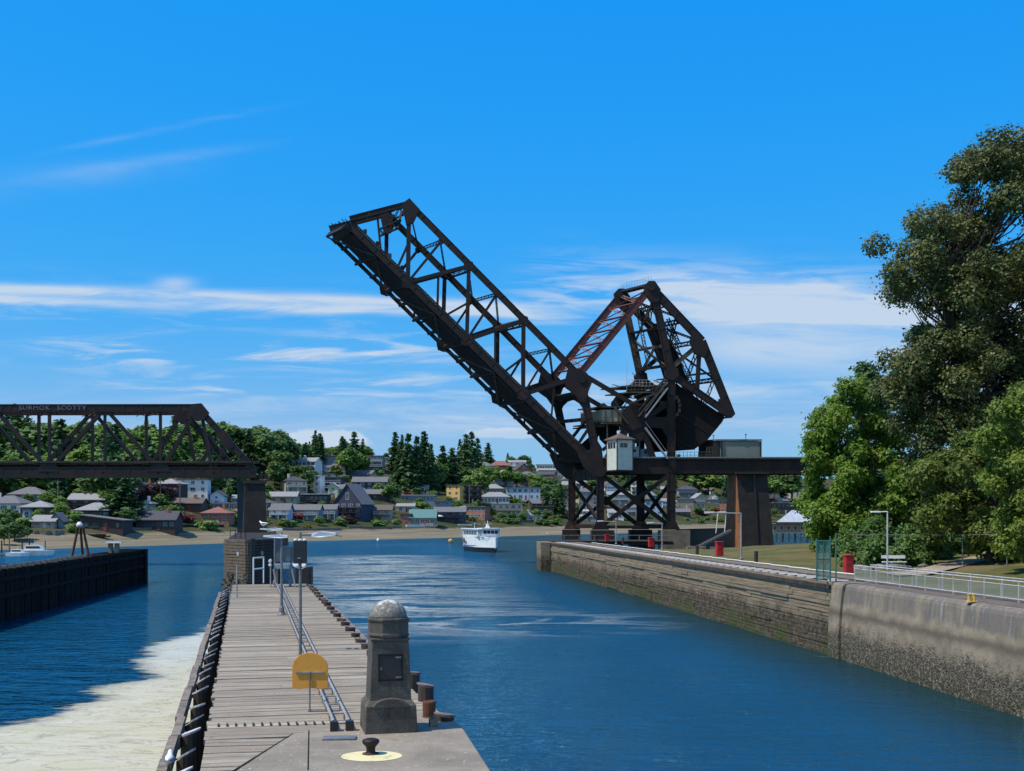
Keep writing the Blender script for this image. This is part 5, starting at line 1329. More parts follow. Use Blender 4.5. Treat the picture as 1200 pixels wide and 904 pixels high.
# white light frame posts and a gangway ramp
fr2 = thing('white_goal_frame', 'white pipe frame standing on the sheet pile wall beside the brown pier', 'frame', (X_(845, 222), 222, 6.4))
z1 = Z_(600.5, 222)
for x0, x1 in ((839, 841.5), (849, 851.5)):
    m_ = MB(); m_.tube((X_(x0, 222), 222, 5.6), (X_(x1, 222), 222, z1), .1, n=6); m_.build('post', WHITE, fr2)
m_ = MB(); m_.tube((X_(841, 222), 222, z1), (X_(862, 222), 222, z1), .1, n=6); m_.build('top_rail', WHITE, fr2)
rp = thing('gangway_ramp', 'grey timber ramp sloping down beside the brown bridge pier', 'ramp', (X_(830, 190), 190, 3.2))
for o_ in (0, 1.6):
    m_ = MB(); m_.beam((X_(810, 186), 186+o_, 3.3), (X_(857, 197), 197+o_, Z_(622, 197)), .2, .35); m_.build('stringer', GREYW, rp)
m_ = MB()
for k in range(20): q = Vector((X_(810, 186), 186, 3.4)).lerp(Vector((X_(857, 197), 197, Z_(622, 197)+.1)), k/19); m_.box((q.x, q.y+.8, q.z), (.3, 1.7, .07))
m_.build('treads', GREYW, rp)
for k in range(9):
    m_ = MB(); q = Vector((X_(random.uniform(806, 840), 180), random.uniform(176, 184), 3.9)); m_.box(q+Vector((0, 0, .1)), (random.uniform(.6, 2.2), .5, .3), random.uniform(-.6, .6))
    tag(m_.build('timber_offcut', GREYW, org=q), 'loose grey timber lying at the foot of the ramp', 'timber', 'loose timbers at the foot of the ramp')

# brown concrete pier under the deck girders
bp = thing('brown_bridge_pier', 'broad tapering concrete pier with a rust coloured left side', 'bridge pier', (X_(880, YB), YB, 2))
PIERL = concrete_mat('rust_stained_concrete', (.30, .13, .06), (.20, .085, .045), (.30, .24, .18), False)
zb = Z_(650, YB); zt = Z_(555.5, YB)
def tp4(z0, z1, l0, r0, l1, r1, y0f, y1f, dep, lean):
    return [(X_(l0, YB), YB+y0f, z0), (X_(r0, YB), YB+y0f, z0), (X_(r0, YB)-lean, YB+dep, z0), (X_(l0, YB)-lean, YB+dep, z0), (X_(l1, YB), YB+y1f, z1), (X_(r1, YB), YB+y1f, z1), (X_(r1, YB)-lean*.25, YB+dep-.4, z1), (X_(l1, YB)-lean*.1, YB+dep-.4, z1)]
q8 = tp4(zb, zt, 869, 906.5, 862.5, 898.5, -1.0, -.4, 7.6, 1.6)
m_ = MB(); m_.add(q8, [(0, 1, 5, 4), (1, 2, 6, 5), (2, 3, 7, 6), (4, 5, 6, 7)]); m_.build('shaft', PIERC, bp)
m_ = MB(); m_.add([q8[3], q8[0], q8[4], q8[7]], [(0, 1, 2, 3)]); m_.build('stained_side', PIERL, bp)
m_ = MB(); m_.prism([(X_(885, YB), YB-1.2, zb), (X_(888, YB), YB-1.2, zb), (X_(884, YB), YB-.62, zt), (X_(882, YB), YB-.62, zt)], (0, .5, 0)); m_.build('pilaster_joint', BLACKP, bp, recalc=True)
m_ = MB(); m_.box((X_(880, YB), YB+2.5, zt+.12), (5.9, 7.4, .3)); m_.build('cap', PIERC, bp)
for k in range(4): m_ = MB(); m_.box((X_(866+k*10, YB), YB+.3, zt+.45), (.8, .8, .4)); m_.build('bearing', RUST, bp)

# control cabin beside the tower
cb = thing('control_cabin', 'pale green operator cabin with hipped roof hung on the front of the bridge tower', 'cabin', P(726, 551, -.25))
CABW = M('cabin_pale_green', (.52, .55, .49), (.40, .43, .38), .7, 1.5, lo=.4, hi=.8, bs=.1)
q = P(712.5, 551, -.42); ang = R(28); cx_, cy_ = q.x, q.y+1.6; w_, d_ = 3.3, 3.3; z0, z1 = Z_(551, q.y), Z_(515, q.y)
def rt(x, y): return (cx_+x*math.cos(ang)-y*math.sin(ang), cy_+x*math.sin(ang)+y*math.cos(ang))
m_ = MB(); m_.box((cx_, cy_, (z0+z1)/2), (w_, d_, z1-z0), ang); m_.build('walls', CABW, cb)
m_ = MB()
for sx_, sy_ in ((-1, -1), (1, -1), (-1, 1), (1, 1)): x, y = rt(sx_*w_/2, sy_*d_/2); m_.box((x, y, (z0+z1)/2), (.16, .16, z1-z0+.02), ang)
m_.build('corner_boards', M('brown_trim', (.10, .06, .045), None, .7), cb)
m_ = MB(); b4 = [rt(sx_*(w_/2+.35), sy_*(d_/2+.35)) for sx_, sy_ in ((-1, -1), (1, -1), (1, 1), (-1, 1))]; ap_ = z1+1.25
t4 = [rt(sx_*.55, sy_*.55) for sx_, sy_ in ((-1, -1), (1, -1), (1, 1), (-1, 1))]
m_.add([(x, y, z1-.1) for x, y in b4]+[(x, y, z1+.1) for x, y in b4]+[(x, y, z1+.85) for x, y in t4]+[(cx_, cy_, ap_)], [(3, 2, 1, 0), (0, 1, 5, 4), (1, 2, 6, 5), (2, 3, 7, 6), (3, 0, 4, 7), (4, 5, 9, 8), (5, 6, 10, 9), (6, 7, 11, 10), (7, 4, 8, 11), (8, 9, 12), (9, 10, 12), (10, 11, 12), (11, 8, 12)])
m_.build('roof', M('cabin_brown_roof', (.13, .09, .08), (.09, .065, .06), .8, 3), cb)
m_ = MB(); m_.tube((cx_, cy_, ap_-.1), (cx_, cy_, ap_+1.1), .06, .03, 6); m_.build('finial', GALV, cb)
for fx_, off_ in ((-.75, 0), (.05, 0)):
    x, y = rt(fx_+.1, -d_/2-.02); m_ = MB(); m_.box((x, y, z1-1.05), (.66, .06, .75), ang); wd_ = m_.build('window', M('brown_trim', (.10, .06, .045)), cb)
    x, y = rt(fx_+.1, -d_/2-.05); m_ = MB(); m_.box((x, y, z1-1.05), (.52, .04, .60), ang); m_.build('pane', GLASSD, wd_, org=ORG[cb.name])
for fy_ in (-.8, .1, .9):
    x, y = rt(-w_/2-.02, fy_); m_ = MB(); m_.box((x, y, z1-1.05), (.06, .66, 1.0), ang); wd_ = m_.build('window', M('brown_trim', (.10, .06, .045)), cb)
    x, y = rt(-w_/2-.05, fy_); m_ = MB(); m_.box((x, y, z1-1.05), (.04, .52, .86), ang); m_.build('pane', GLASSD, wd_, org=ORG[cb.name])
m_ = MB(); m_.box((cx_, cy_, z0-.12), (w_+.7, d_+.7, .22), ang); m_.build('floor_frame', STEEL, cb)
m_ = MB()
for sx_ in (-1, 1): x, y = rt(sx_*1.2, 1.2); m_.beam((x, y, z0-.1), (x-.4, y+2.6, z0+.6), .2, .25)
m_.build('bracket', STEEL, cb)
# equipment shed on the deck
sh = thing('equipment_shed', 'grey green flat roofed equipment shed on the railway deck above the brown pier', 'shed', P(868, 537, .1))
SHM = M('shed_grey_green', (.17, .195, .165), (.14, .16, .135), .7, .4, sc=(1, 1, .3), bs=.15)
a, b = P(848, 537.5, .08), P(894, 517, .08)
m_ = MB(); m_.prism([a, (b.x, a.y, a.z), (b.x, a.y, b.z), (a.x, a.y, b.z)], WV*.62); m_.build('walls', SHM, sh, recalc=True)
m_ = MB(); a2 = P(841.5, 537.5, .10); m_.prism([a2, (a.x-.02, a2.y, a2.z), (a.x-.02, a2.y, b.z-.1), (a2.x, a2.y, b.z-.1)], WV*.5); m_.build('dark_left_side', SHADEP, sh, recalc=True)  # dark left side of the shed, built as a separate box
m_ = MB(); a3, b3 = P(841, 516.6, .05), P(895, 516.6, .05); m_.prism([a3, b3, b3+WV*.7, a3+WV*.7], (0, 0, .28)); m_.build('roof', GREYP, sh, recalc=True)
m_ = MB(); m_.beam(P(894, 537, .06), P(894, 517, .06), .25, .25); m_.beam(P(848, 537, .06), P(848, 517, .06), .25, .25); m_.build('corner_trim', BLACKP, sh)
for px, h in ((844, .9), (882, 1.1)): m_ = MB(); q = P(px, 516, .2); m_.tube(q, q+Vector((0, 0, h)), .06, n=6); m_.box(q+Vector((0, 0, h)), (.35, .15, .15)); m_.build('vent_pipe', GREYP, sh)
# pale cabinets on the deck inside the tower
for k, (x0, x1, y0, y1, lb) in enumerate(((744, 754, 523, 537, 'white sloping cabinet on the bridge deck right of the operator cabin'), (757, 767, 525, 538, 'pale blue cabinet on the bridge deck under the counterweight'))):
    a, b = P(x0, y1, .15), P(x1, y0, .15); t_ = thing('deck_cabinet', lb, 'cabinet', a)
    m_ = MB(); m_.prism([a, (b.x, a.y, a.z), (b.x, a.y, b.z), (a.x, a.y, b.z-.2)], WV*.2); m_.build('housing', CABB if k else M('cabinet_white', (.5, .54, .55), (.4, .43, .44), .6, 2), t_, recalc=True)
    m_ = MB(); m_.box(((a.x+b.x)/2, a.y-.04, (a.z+b.z)/2+.3), (.5, .06, .5)); m_.build('vent', SHADEP, t_)
# =================================================================== HOUSES ON THE FAR HILLSIDE
def wallm(c): 
    k = 'siding_%02d_%02d_%02d' % tuple(int(x*99) for x in c)
    return M(k, c, tuple(x*.8 for x in c), .8, .8, sc=(.5, .5, 3), lo=.4, hi=.8, bs=.1)
def roofm(c):
    k = 'shingle_%02d_%02d_%02d' % tuple(int(x*99) for x in c)
    return M(k, c, tuple(x*.7 for x in c), .9, 2.5, lo=.35, hi=.7, bs=.2)
TRIM = M('window_trim_white', (.76, .75, .72), None, .6, 2, bs=0)
TRIMD = M('window_trim_dark', (.05, .045, .04), None, .6, 2, bs=0)
LITG = M('sky_lit_glass', (.06, .09, .12), (.03, .04, .05), .08, .3, bs=0, spec=.8)
HB = []      # boxes of the houses in photo pixels, for keeping trees off them
HL = []
cols = dict(white=(.74, .71, .66), cream=(.55, .49, .36), beige=(.42, .36, .27), tan=(.34, .26, .17), grey=(.26, .27, .28), bluegrey=(.20, .25, .31), navy=(.035, .045, .085), brown=(.085, .055, .04), dkbrown=(.045, .032, .028), brick=(.34, .14, .09), yellow=(.72, .45, .13), green=(.16, .22, .17), paleblue=(.42, .52, .62), red=(.30, .05, .045), palegreen=(.55, .58, .40), black=(.02, .02, .025))
rcol = dict(grey=(.15, .15, .155), dark=(.07, .07, .08), light=(.28, .28, .28), brown=(.13, .10, .085), red=(.27, .11, .09), teal=(.10, .22, .21), white=(.48, .48, .48), blue=(.15, .18, .24), black=(.025, .025, .03))
_wm = {}
def window_mesh(w, h, dark):
    k = (round(w, 1), round(h, 1), dark)
    if k in _wm: return _wm[k]
    w, h = k[0], k[1]; m_ = MB()
    for a in (((-w/2, 0), (w/2, 0)), ((-w/2, h), (w/2, h))): m_.beam((a[0][0], 0, a[0][1]), (a[1][0], 0, a[1][1]), .08, .1)
    for x in (-w/2, w/2): m_.beam((x, 0, 0), (x, 0, h), .07, .1)
    if w > 1.3: m_.beam((0, 0, 0), (0, 0, h), .06, .07)
    f_ = m_.build('tmp_window', TRIMD if dark else TRIM); g_ = MB(); g_.box((0, .005, h/2), (w, .03, h)); p_ = g_.build('tmp_pane', LITG)
    for o in (f_, p_): C.objects.unlink(o)
    _wm[k] = (f_.data, p_.data); bpy.data.objects.remove(f_); bpy.data.objects.remove(p_); return _wm[k]
def add_window(parent, x, y, z, w, h, rz=0, dark=False):
    a, b = window_mesh(w, h, dark)
    f_ = bpy.data.objects.new('window', a); C.objects.link(f_); f_.parent = parent; f_.location = (x, y, z); f_.rotation_euler = (0, 0, rz)
    p_ = bpy.data.objects.new('pane', b); C.objects.link(p_); p_.parent = f_; KIDS.setdefault(parent.name, []).append(f_)
def house(cx, by, wpx, hpx, fl, roof, wc, rc, label, yaw=0, depth=9, chim=0, balc=0, strip=0, dark=None, rise=None, Y=None, cat='house', garage=0, lit=0):
    p = on_hill(cx, by) if Y is None else Vector((X_(cx, Y), Y, Z_(by, Y)))
    if p is None: return
    s_ = F/p.y; w = wpx/s_; h = hpx/s_; wc_ = cols[wc]; dark = dark if dark is not None else sum(wc_) < .25
    depth = min(depth, w*1.1); depth = max(depth, 4.5)
    t_ = thing(cat.replace(' ', '_'), label, cat, (0, 0, 0), 'houses on the far hillside')
    wm, rm = wallm(wc_), roofm(rcol[rc]); hw, d = w/2, depth
    m_ = MB(); rise = rise if rise is not None else {'gx': .22*d, 'gy': .36*w if w < 14 else .2*w, 'hip': .22*min(w, d*1.3), 'flat': 0, 'shed': .12*w}[roof]
    if roof == 'gy':
        m_.prism([(-hw, 0, -3), (hw, 0, -3), (hw, 0, h), (0, 0, h+rise-.06), (-hw, 0, h)], (0, d, 0))
    elif roof == 'gx':
        m_.prism([(-hw, 0, -3), (-hw, 0, h), (-hw, d/2, h+rise-.06), (-hw, d, h), (-hw, d, -3)], (w, 0, 0))
    elif roof == 'shed':
        m_.prism([(-hw, 0, -3), (hw, 0, -3), (hw, 0, h), (-hw, 0, h+rise-.05)], (0, d, 0))
    else: m_.box((0, d/2, (h-3)/2), (w, d, h+3))
    wl = m_.build('wall', wm, t_, recalc=True)
    o_ = .6; m_ = MB(); th = .22
    if roof == 'gy':
        sl_ = rise/hw
        for sg_ in (-1, 1): m_.prism([(0, -o_, h+rise), (sg_*(hw+o_), -o_, h-o_*sl_), (sg_*(hw+o_), -o_, h-o_*sl_+th), (0, -o_, h+rise+th)], (0, d+2*o_, 0))
    elif roof == 'gx':
        sl_ = rise/(d/2)
        for y0, sg_ in ((-o_, 1), (d+o_, -1)): m_.prism([(-hw-o_, y0, h-o_*sl_), (-hw-o_, d/2, h+rise), (-hw-o_, d/2, h+rise+th), (-hw-o_, y0, h-o_*sl_+th)], (w+2*o_, 0, 0))
    elif roof == 'hip':
        e = h; r_ = min(hw, d/2)+o_; rx = max(hw+o_-r_, 0.02); ry = max(d/2+o_-r_, .02)
        m_.add([(-hw-o_, -o_, e-.05), (hw+o_, -o_, e-.05), (hw+o_, d+o_, e-.05), (-hw-o_, d+o_, e-.05), (-hw-o_, -o_, e+.18), (hw+o_, -o_, e+.18), (hw+o_, d+o_, e+.18), (-hw-o_, d+o_, e+.18), (-rx, d/2-ry, e+rise+.2), (rx, d/2-ry, e+rise+.2), (rx, d/2+ry, e+rise+.2), (-rx, d/2+ry, e+rise+.2)],
               [(3, 2, 1, 0), (0, 1, 5, 4), (1, 2, 6, 5), (2, 3, 7, 6), (3, 0, 4, 7), (4, 5, 9, 8), (5, 6, 10, 9), (6, 7, 11, 10), (7, 4, 8, 11), (8, 9, 10, 11)])
    elif roof == 'shed':
        m_.prism([(-hw-o_, -o_, h+rise+.1), (hw+o_, -o_, h-.02), (hw+o_, -o_, h+.25), (-hw-o_, -o_, h+rise+.38)], (0, d+2*o_, 0))
    else: m_.box((0, d/2, h+.18), (w+2*o_, d+2*o_, .35))
    rf = m_.build('roof', rm, t_, recalc=True)
    if chim:
        m_ = MB(); x = hw*(.45 if chim > 0 else -.5); m_.box((x, d*.4, h+rise*.4+.8), (.9, .7, 2.2+rise*.6)); m_.build('chimney', wallm(cols['brick' if abs(chim) == 1 else 'white']), rf)
    fh = h/fl; rs_ = random.Random(int(cx*7+by))
    for f_ in range(fl):
        z0 = f_*fh+fh*.32; wh = fh*.48
        if strip:
            n = max(2, int(w/1.9))
            for i in range(n): add_window(t_, -hw+w*(i+.5)/n, -.04, z0, w/n*.78, wh, 0, dark)
        else:
            n = max(1, int(w/3.1))
            for i in range(n):
                ww = rs_.choice([1.0, 1.4, 1.9]); 
                if garage and f_ == 0 and i < garage: continue
                if f_ == 0 and i == n//2 and fl > 1 and n > 2 and not garage: continue
                add_window(t_, -hw+w*(i+.5)/n+rs_.uniform(-.2, .2), -.04, z0, min(ww, w/n*.7), wh, 0, dark)
        for yy in (d*.3, d*.7): add_window(t_, -hw-.04, yy, z0, 1.1, wh, R(90), dark)
    if roof == 'gy' and rise > 2.4: add_window(t_, 0, -.04, h+rise*.18, min(1.4, w*.2), rise*.36, 0, dark)
    if garage:
        for i in range(garage):
            m_ = MB(); m_.box((-hw+w*(i+.5)/max(1, int(w/3.1)), -.03, fh*.4), (2.3, .06, fh*.78)); m_.build('garage_door', wallm((.5, .5, .48)) if not dark else wallm((.3, .3, .3)), t_)
    else:
        m_ = MB(); m_.box((w*.08, -.03, fh*.38), (.95, .06, fh*.74)); m_.build('door', wallm(rs_.choice([(.3, .05, .04), (.6, .6, .58), (.06, .06, .07)])), t_)
    if balc:
        for f_ in range(1, max(2, fl)):
            z0 = f_*fh if fl > 1 else fh*.15; m_ = MB(); m_.box((0, -.95, z0-.02), (w*.92, 1.8, .2)); 
            for i in range(3): m_.box((-w*.44+i*w*.44, -1.75, z0/2-1.5), (.18, .18, z0+3))
            bl_ = m_.build('balcony', TRIM if balc == 1 else TRIMD, t_)
            m_ = MB(); m_.box((0, -1.83, z0+1.0), (w*.92, .08, .09)); n = int(w/.9)
            for i in range(n+1): m_.box((-w*.46+w*.92*i/n, -1.83, z0+.5), (.07, .06, 1.0))
            m_.build('balustrade', TRIM if balc == 1 else TRIMD, bl_, org=(0, 0, 0))
    t_.location = p; t_.rotation_euler = (0, 0, R(yaw))
    HB.append((cx-wpx/2, cx+wpx/2, by-hpx-rise*s_, by, p.y)); HL.append((cx, by, p.y, label)); return t_
H = house
# left group
H(30, 593, 40, 13, 2, 'hip', 'bluegrey', 'grey', 'large house with a long window strip at the far left shore', strip=1, dark=True)
H(41, 607, 34, 12, 2, 'hip', 'brown', 'light', 'two storey house with pale blue lit wall just below the long window strip house', dark=True)
H(31, 608, 9, 10, 1, 'flat', 'paleblue', 'dark', 'lit wall part of the dark left shore house painted as pale blue cube', Y=None)  # pale colour stands for the sunlit piece of the house wall
H(50, 619, 27, 8, 1, 'gx', 'beige', 'light', 'low grey roofed cottage with beige wall above the left beach')
H(66, 619, 14, 9, 1, 'gy', 'bluegrey', 'grey', 'small blue grey gabled house beside the low beige cottage', rise=2.2)
H(101, 599, 42, 13, 2, 'gx', 'dkbrown', 'light', 'large dark house with three curved gables on the left hillside', balc=2)
H(108, 608, 40, 9, 1, 'hip', 'dkbrown', 'light', 'dark house with pale hipped roof below the three gabled house', strip=1)
H(119, 623, 50, 12, 1, 'shed', 'dkbrown', 'grey', 'dark brown beach house with sloping roof behind the rusty tripod', rise=1.6)
H(133, 622, 18, 10, 1, 'flat', 'dkbrown', 'dark', 'dark flat roofed wing at the right of the brown beach house')
H(168, 600, 18, 9, 1, 'hip', 'grey', 'light', 'small grey hipped house with a white chimney right of the tall pine', chim=2)
H(182, 622, 46, 13, 1, 'gx', 'dkbrown', 'dark', 'long low dark roofed house on the beach left of the red tiled house', strip=1, rise=2.6, chim=1)
H(219, 599, 34, 9, 1, 'gx', 'brown', 'brown', 'brown roofed house on the slope above the red tiled house', rise=1.8, chim=1)
H(252, 614, 32, 12, 2, 'hip', 'brick', 'red', 'red tiled two storey house above the beach left of the concrete pillar', chim=1)
H(254, 592, 16, 11, 2, 'gy', 'paleblue', 'dark', 'small pale blue house high on the slope above the red tiled house')
H(280, 608, 18, 8, 1, 'hip', 'brick', 'red', 'small red roofed house half hidden by the concrete pillar')
H(279, 591, 14, 7, 1, 'gx', 'grey', 'light', 'small grey house just left of the concrete pillar')
# middle
H(331, 591, 32, 9, 1, 'gx', 'beige', 'light', 'beige bungalow with pale roof just right of the concrete pillar', rise=1.9)
H(365, 590, 38, 10, 1, 'flat', 'dkbrown', 'white', 'long dark house with a thin white flat roof edge', strip=1, balc=2)
H(327, 609, 23, 11, 2, 'gx', 'paleblue', 'grey', 'pale blue house with grey roof beside the pillar and below the beige bungalow', rise=2.4, balc=1)
H(357, 610, 34, 12, 2, 'gx', 'bluegrey', 'grey', 'blue grey house with a small front gable left of the navy barn shaped house', balc=1, rise=2)
H(385, 608, 17, 11, 2, 'gx', 'bluegrey', 'grey', 'narrow grey house with white balcony touching the navy barn shaped house', balc=1, rise=1.8)
H(407, 607, 36, 17, 3, 'gy', 'navy', 'grey', 'big navy barn shaped house with a steep grey roof', rise=8.0, dark=False, balc=2, yaw=-18, depth=12)
H(442, 610, 33, 12, 2, 'gx', 'beige', 'brown', 'beige two storey house right of the navy barn shaped house', balc=2, rise=2)
H(390, 583, 11, 13, 2, 'gy', 'palegreen', 'white', 'narrow pale yellow gabled house above the navy barn shaped house')
H(408, 583, 24, 10, 1, 'gx', 'paleblue', 'grey', 'pale blue house with grey roof beside the narrow pale yellow house', rise=2)
H(371, 578, 9, 20, 3, 'flat', 'white', 'white', 'tall white stair tower of the modern house', yaw=-20)
H(388, 578, 25, 18, 3, 'flat', 'navy', 'grey', 'modern dark blue flat roofed block beside the white stair tower', balc=1)
H(433, 577, 40, 12, 2, 'gx', 'navy', 'grey', 'long navy house with pale garage doors on the middle slope', garage=2, rise=2.4, dark=False)
H(440, 587, 24, 8, 1, 'gx', 'dkbrown', 'grey', 'low dark house with grey roof below the long navy house', rise=2)
H(482, 578, 40, 7, 1, 'gx', 'white', 'light', 'white house with red curved trim left of the yellow block', rise=1.5, strip=1)
H(487, 589, 44, 8, 1, 'flat', 'bluegrey', 'white', 'long low house with white flat roof and small red gable left of the yellow block', strip=1, dark=False)
H(475, 601, 20, 7, 1, 'gx', 'cream', 'light', 'small cream house above the brick cottage', rise=1.2)
H(475, 614, 12, 11, 1, 'flat', 'brick', 'brown', 'orange brick cottage on the beach left of the teal roofed house')
H(495, 617, 30, 10, 1, 'gx', 'tan', 'teal', 'teal roofed beach house', rise=3.4, strip=1, depth=12)
H(519, 600, 20, 12, 2, 'flat', 'bluegrey', 'blue', 'blue grey house block behind the teal roofed beach house')
H(527, 613, 36, 13, 2, 'gx', 'navy', 'grey', 'dark blue beach house with wide grey roof right of the teal roofed one', rise=2, balc=2)
H(531, 588, 17, 19, 3, 'flat', 'yellow', 'dark', 'bright yellow flat roofed block', yaw=-22, depth=8)
H(552, 590, 24, 20, 3, 'flat', 'dkbrown', 'grey', 'dark shaded front of the yellow building painted as a brown balcony block', balc=2)  # brown colour stands for the shaded front of the yellow building
H(524, 570, 26, 8, 1, 'hip', 'black', 'black', 'black hipped house just above the yellow block', rise=3)
H(578, 580, 24, 7, 1, 'hip', 'grey', 'light', 'upper pale hipped roofed house right of the brown balcony block', strip=1)
H(580, 591, 34, 8, 1, 'hip', 'white', 'light', 'lower white hipped roofed house right of the brown balcony block', strip=1)
H(613, 586, 40, 14, 2, 'flat', 'paleblue', 'grey', 'long white and blue house with a brick chimney', chim=-1, yaw=0)
H(594, 606, 36, 15, 2, 'flat', 'cream', 'light', 'cream two storey house with flat overhanging roof above the beach', balc=2)
H(636, 603, 26, 9, 1, 'flat', 'brown', 'beige' if 'beige' in rcol else 'brown', 'low brown flat roofed house left of the bridge tower')
# hilltop row
H(330, 541, 24, 6, 1, 'flat', 'white', 'brown', 'low white roofed house among trees at the hilltop right of the pillar')
H(385, 549, 30, 14, 2, 'flat', 'bluegrey', 'grey', 'grey hilltop house with dark red window bays', strip=1)
H(436, 553, 26, 18, 3, 'flat', 'bluegrey', 'grey', 'three storey blue grey hilltop house', balc=1)
H(450, 534, 26, 8, 1, 'hip', 'grey', 'light', 'hilltop house with a pale hipped roof above the blue grey one')
H(455, 549, 12, 12, 2, 'flat', 'cream', 'white', 'small cream tower house at the hilltop')
H(536, 547, 16, 9, 1, 'flat', 'grey', 'grey', 'small grey hilltop house between the dark conifers')
H(564, 542, 24, 8, 1, 'gx', 'bluegrey', 'grey', 'long grey roofed hilltop house left of the red barn roof', rise=2)
H(587, 540, 20, 8, 1, 'gy', 'white', 'light', 'white hilltop house with curved gable above the red barn roof')
H(586, 556, 24, 10, 1, 'hip', 'red', 'red', 'dark red roofed hilltop house', rise=3.2)
H(606, 552, 20, 10, 2, 'gx', 'white', 'light', 'white balconied hilltop house right of the dark red roof', balc=1, rise=1.4)
H(628, 546, 24, 12, 2, 'gy', 'navy', 'blue', 'navy and white gabled hilltop house left of the raised bridge leaf', dark=False, balc=1)
H(646, 557, 34, 12, 2, 'flat', 'white', 'light', 'white terraced hilltop house just under the raised bridge leaf', balc=1, strip=1)
H(660, 540, 22, 9, 1, 'gx', 'cream', 'brown', 'cream hilltop house partly behind the raised bridge leaf')
# seen through and beyond the bridge tower
H(725, 592, 26, 12, 2, 'gx', 'grey', 'light', 'grey house seen through the cross bracing of the bridge tower', balc=1)
H(745, 605, 22, 10, 2, 'gx', 'bluegrey', 'grey', 'blue grey house low behind the cross bracing of the bridge tower', balc=1)
H(766, 604, 20, 16, 3, 'flat', 'paleblue', 'grey', 'pale blue block right of centre behind the bridge tower bracing')
H(722, 609, 18, 8, 1, 'gx', 'white', 'light', 'white cottage low behind the bridge tower bracing')
H(806, 583, 22, 9, 2, 'hip', 'grey', 'dark', 'dark hipped house between the tower and the brown pier', balc=2)
H(803, 597, 20, 12, 2, 'flat', 'tan', 'cream' if 'cream' in rcol else 'light', 'tan flat roofed house between the tower and the brown pier')
H(818, 599, 16, 10, 1, 'gx', 'beige', 'dark', 'small beige house beside the tan flat roofed one')
H(850, 602, 13, 14, 2, 'flat', 'brick', 'brown', 'orange brick house at the left edge of the brown pier', yaw=-15)
H(906, 584, 16, 9, 1, 'gx', 'grey', 'teal', 'teal roofed house right of the brown pier')
H(921, 583, 14, 9, 1, 'gy', 'white', 'light', 'left of two pale gabled houses right of the brown pier', rise=4)
H(934, 585, 16, 9, 1, 'gy', 'cream', 'brown', 'right of two pale gabled houses right of the brown pier', rise=4.5)
H(918, 603, 38, 13, 2, 'flat', 'brown', 'light', 'low brown house with wide pale roof right of the brown pier', yaw=8)
# further houses filling the slope, each found on the hillside between the others
hr_ = random.Random(23); CN = {'white': 'white', 'cream': 'cream', 'beige': 'beige', 'tan': 'tan', 'grey': 'grey', 'bluegrey': 'blue grey', 'brown': 'brown', 'brick': 'brick', 'paleblue': 'pale blue', 'green': 'green', 'navy': 'navy', 'dkbrown': 'dark brown'}
RN = {'grey': 'grey', 'dark': 'dark', 'light': 'pale', 'brown': 'brown'}; seen = {}; TN = {'gx': 'long roofed', 'gy': 'gabled', 'hip': 'hip roofed', 'flat': 'flat roofed'}
base_HL = list(HL); made = 0
for (x0, x1, ya, yb_, n_) in ((318, 690, 546, 575, 44), (318, 690, 575, 612, 22), (150, 330, 584, 600, 7), (0, 150, 590, 606, 3), (700, 930, 578, 606, 22), (520, 690, 532, 556, 20)):
    for _ in range(400):
        if n_ <= 0: break
        px, py = hr_.uniform(x0, x1), hr_.uniform(ya, yb_); q = on_hill(px, py)
        if q is None: continue
        s_ = F/q.y; w_ = hr_.uniform(8.5, 15)*s_; fl_ = hr_.choice([1, 2, 2, 3]); h_ = fl_*hr_.uniform(2.6, 3.0)*s_
        if any(px-w_/2 < b-1 and px+w_/2 > a+1 and py-h_*.75 < d and py > c_+(d-c_)*.25 for a, b, c_, d, hy in HB): continue
        wc = hr_.choice(['white', 'white', 'cream', 'beige', 'grey', 'grey', 'bluegrey', 'brown', 'brick', 'paleblue', 'tan', 'dkbrown']); rc = hr_.choice(['grey', 'dark', 'light', 'light', 'brown']); ro = hr_.choice(['gx', 'gx', 'gy', 'hip', 'flat'])
        b = min(base_HL, key=lambda k: abs(k[0]-px)+abs(k[1]-py)*1.5); dxy = (px-b[0], py-b[1])
        rel = 'just above' if abs(dxy[1]) > abs(dxy[0]) and dxy[1] < 0 else 'just below' if abs(dxy[1]) > abs(dxy[0]) else 'just right of' if dxy[0] > 0 else 'just left of'
        lm = ' '.join(b[3].split()[:6 if b[3].split()[5:6] not in (['with'], ['the'], ['a'], ['of']) else 5])
        lab = '%s %s house %s %s' % (CN[wc], TN[ro], rel, lm); lab = ' '.join(lab.split()[:16])
        if lab in seen:
            lab = hr_.choice(['small ', 'wide ', 'plain ', 'neat ', 'older '])*0+{0: 'narrow ', 1: 'wide '}[int(w_/s_ > 11.5)]+lab; lab = ' '.join(lab.split()[:16])
            if lab in seen: continue
        seen[lab] = 1
        H(px, py, w_, h_, fl_, ro, wc, rc, lab, yaw=hr_.uniform(-28, 28), chim=hr_.choice([0, 1, -2]), balc=hr_.choice([0, 0, 1, 2]), strip=hr_.random() < .3); n_ -= 1; made += 1
print('extra houses', made)
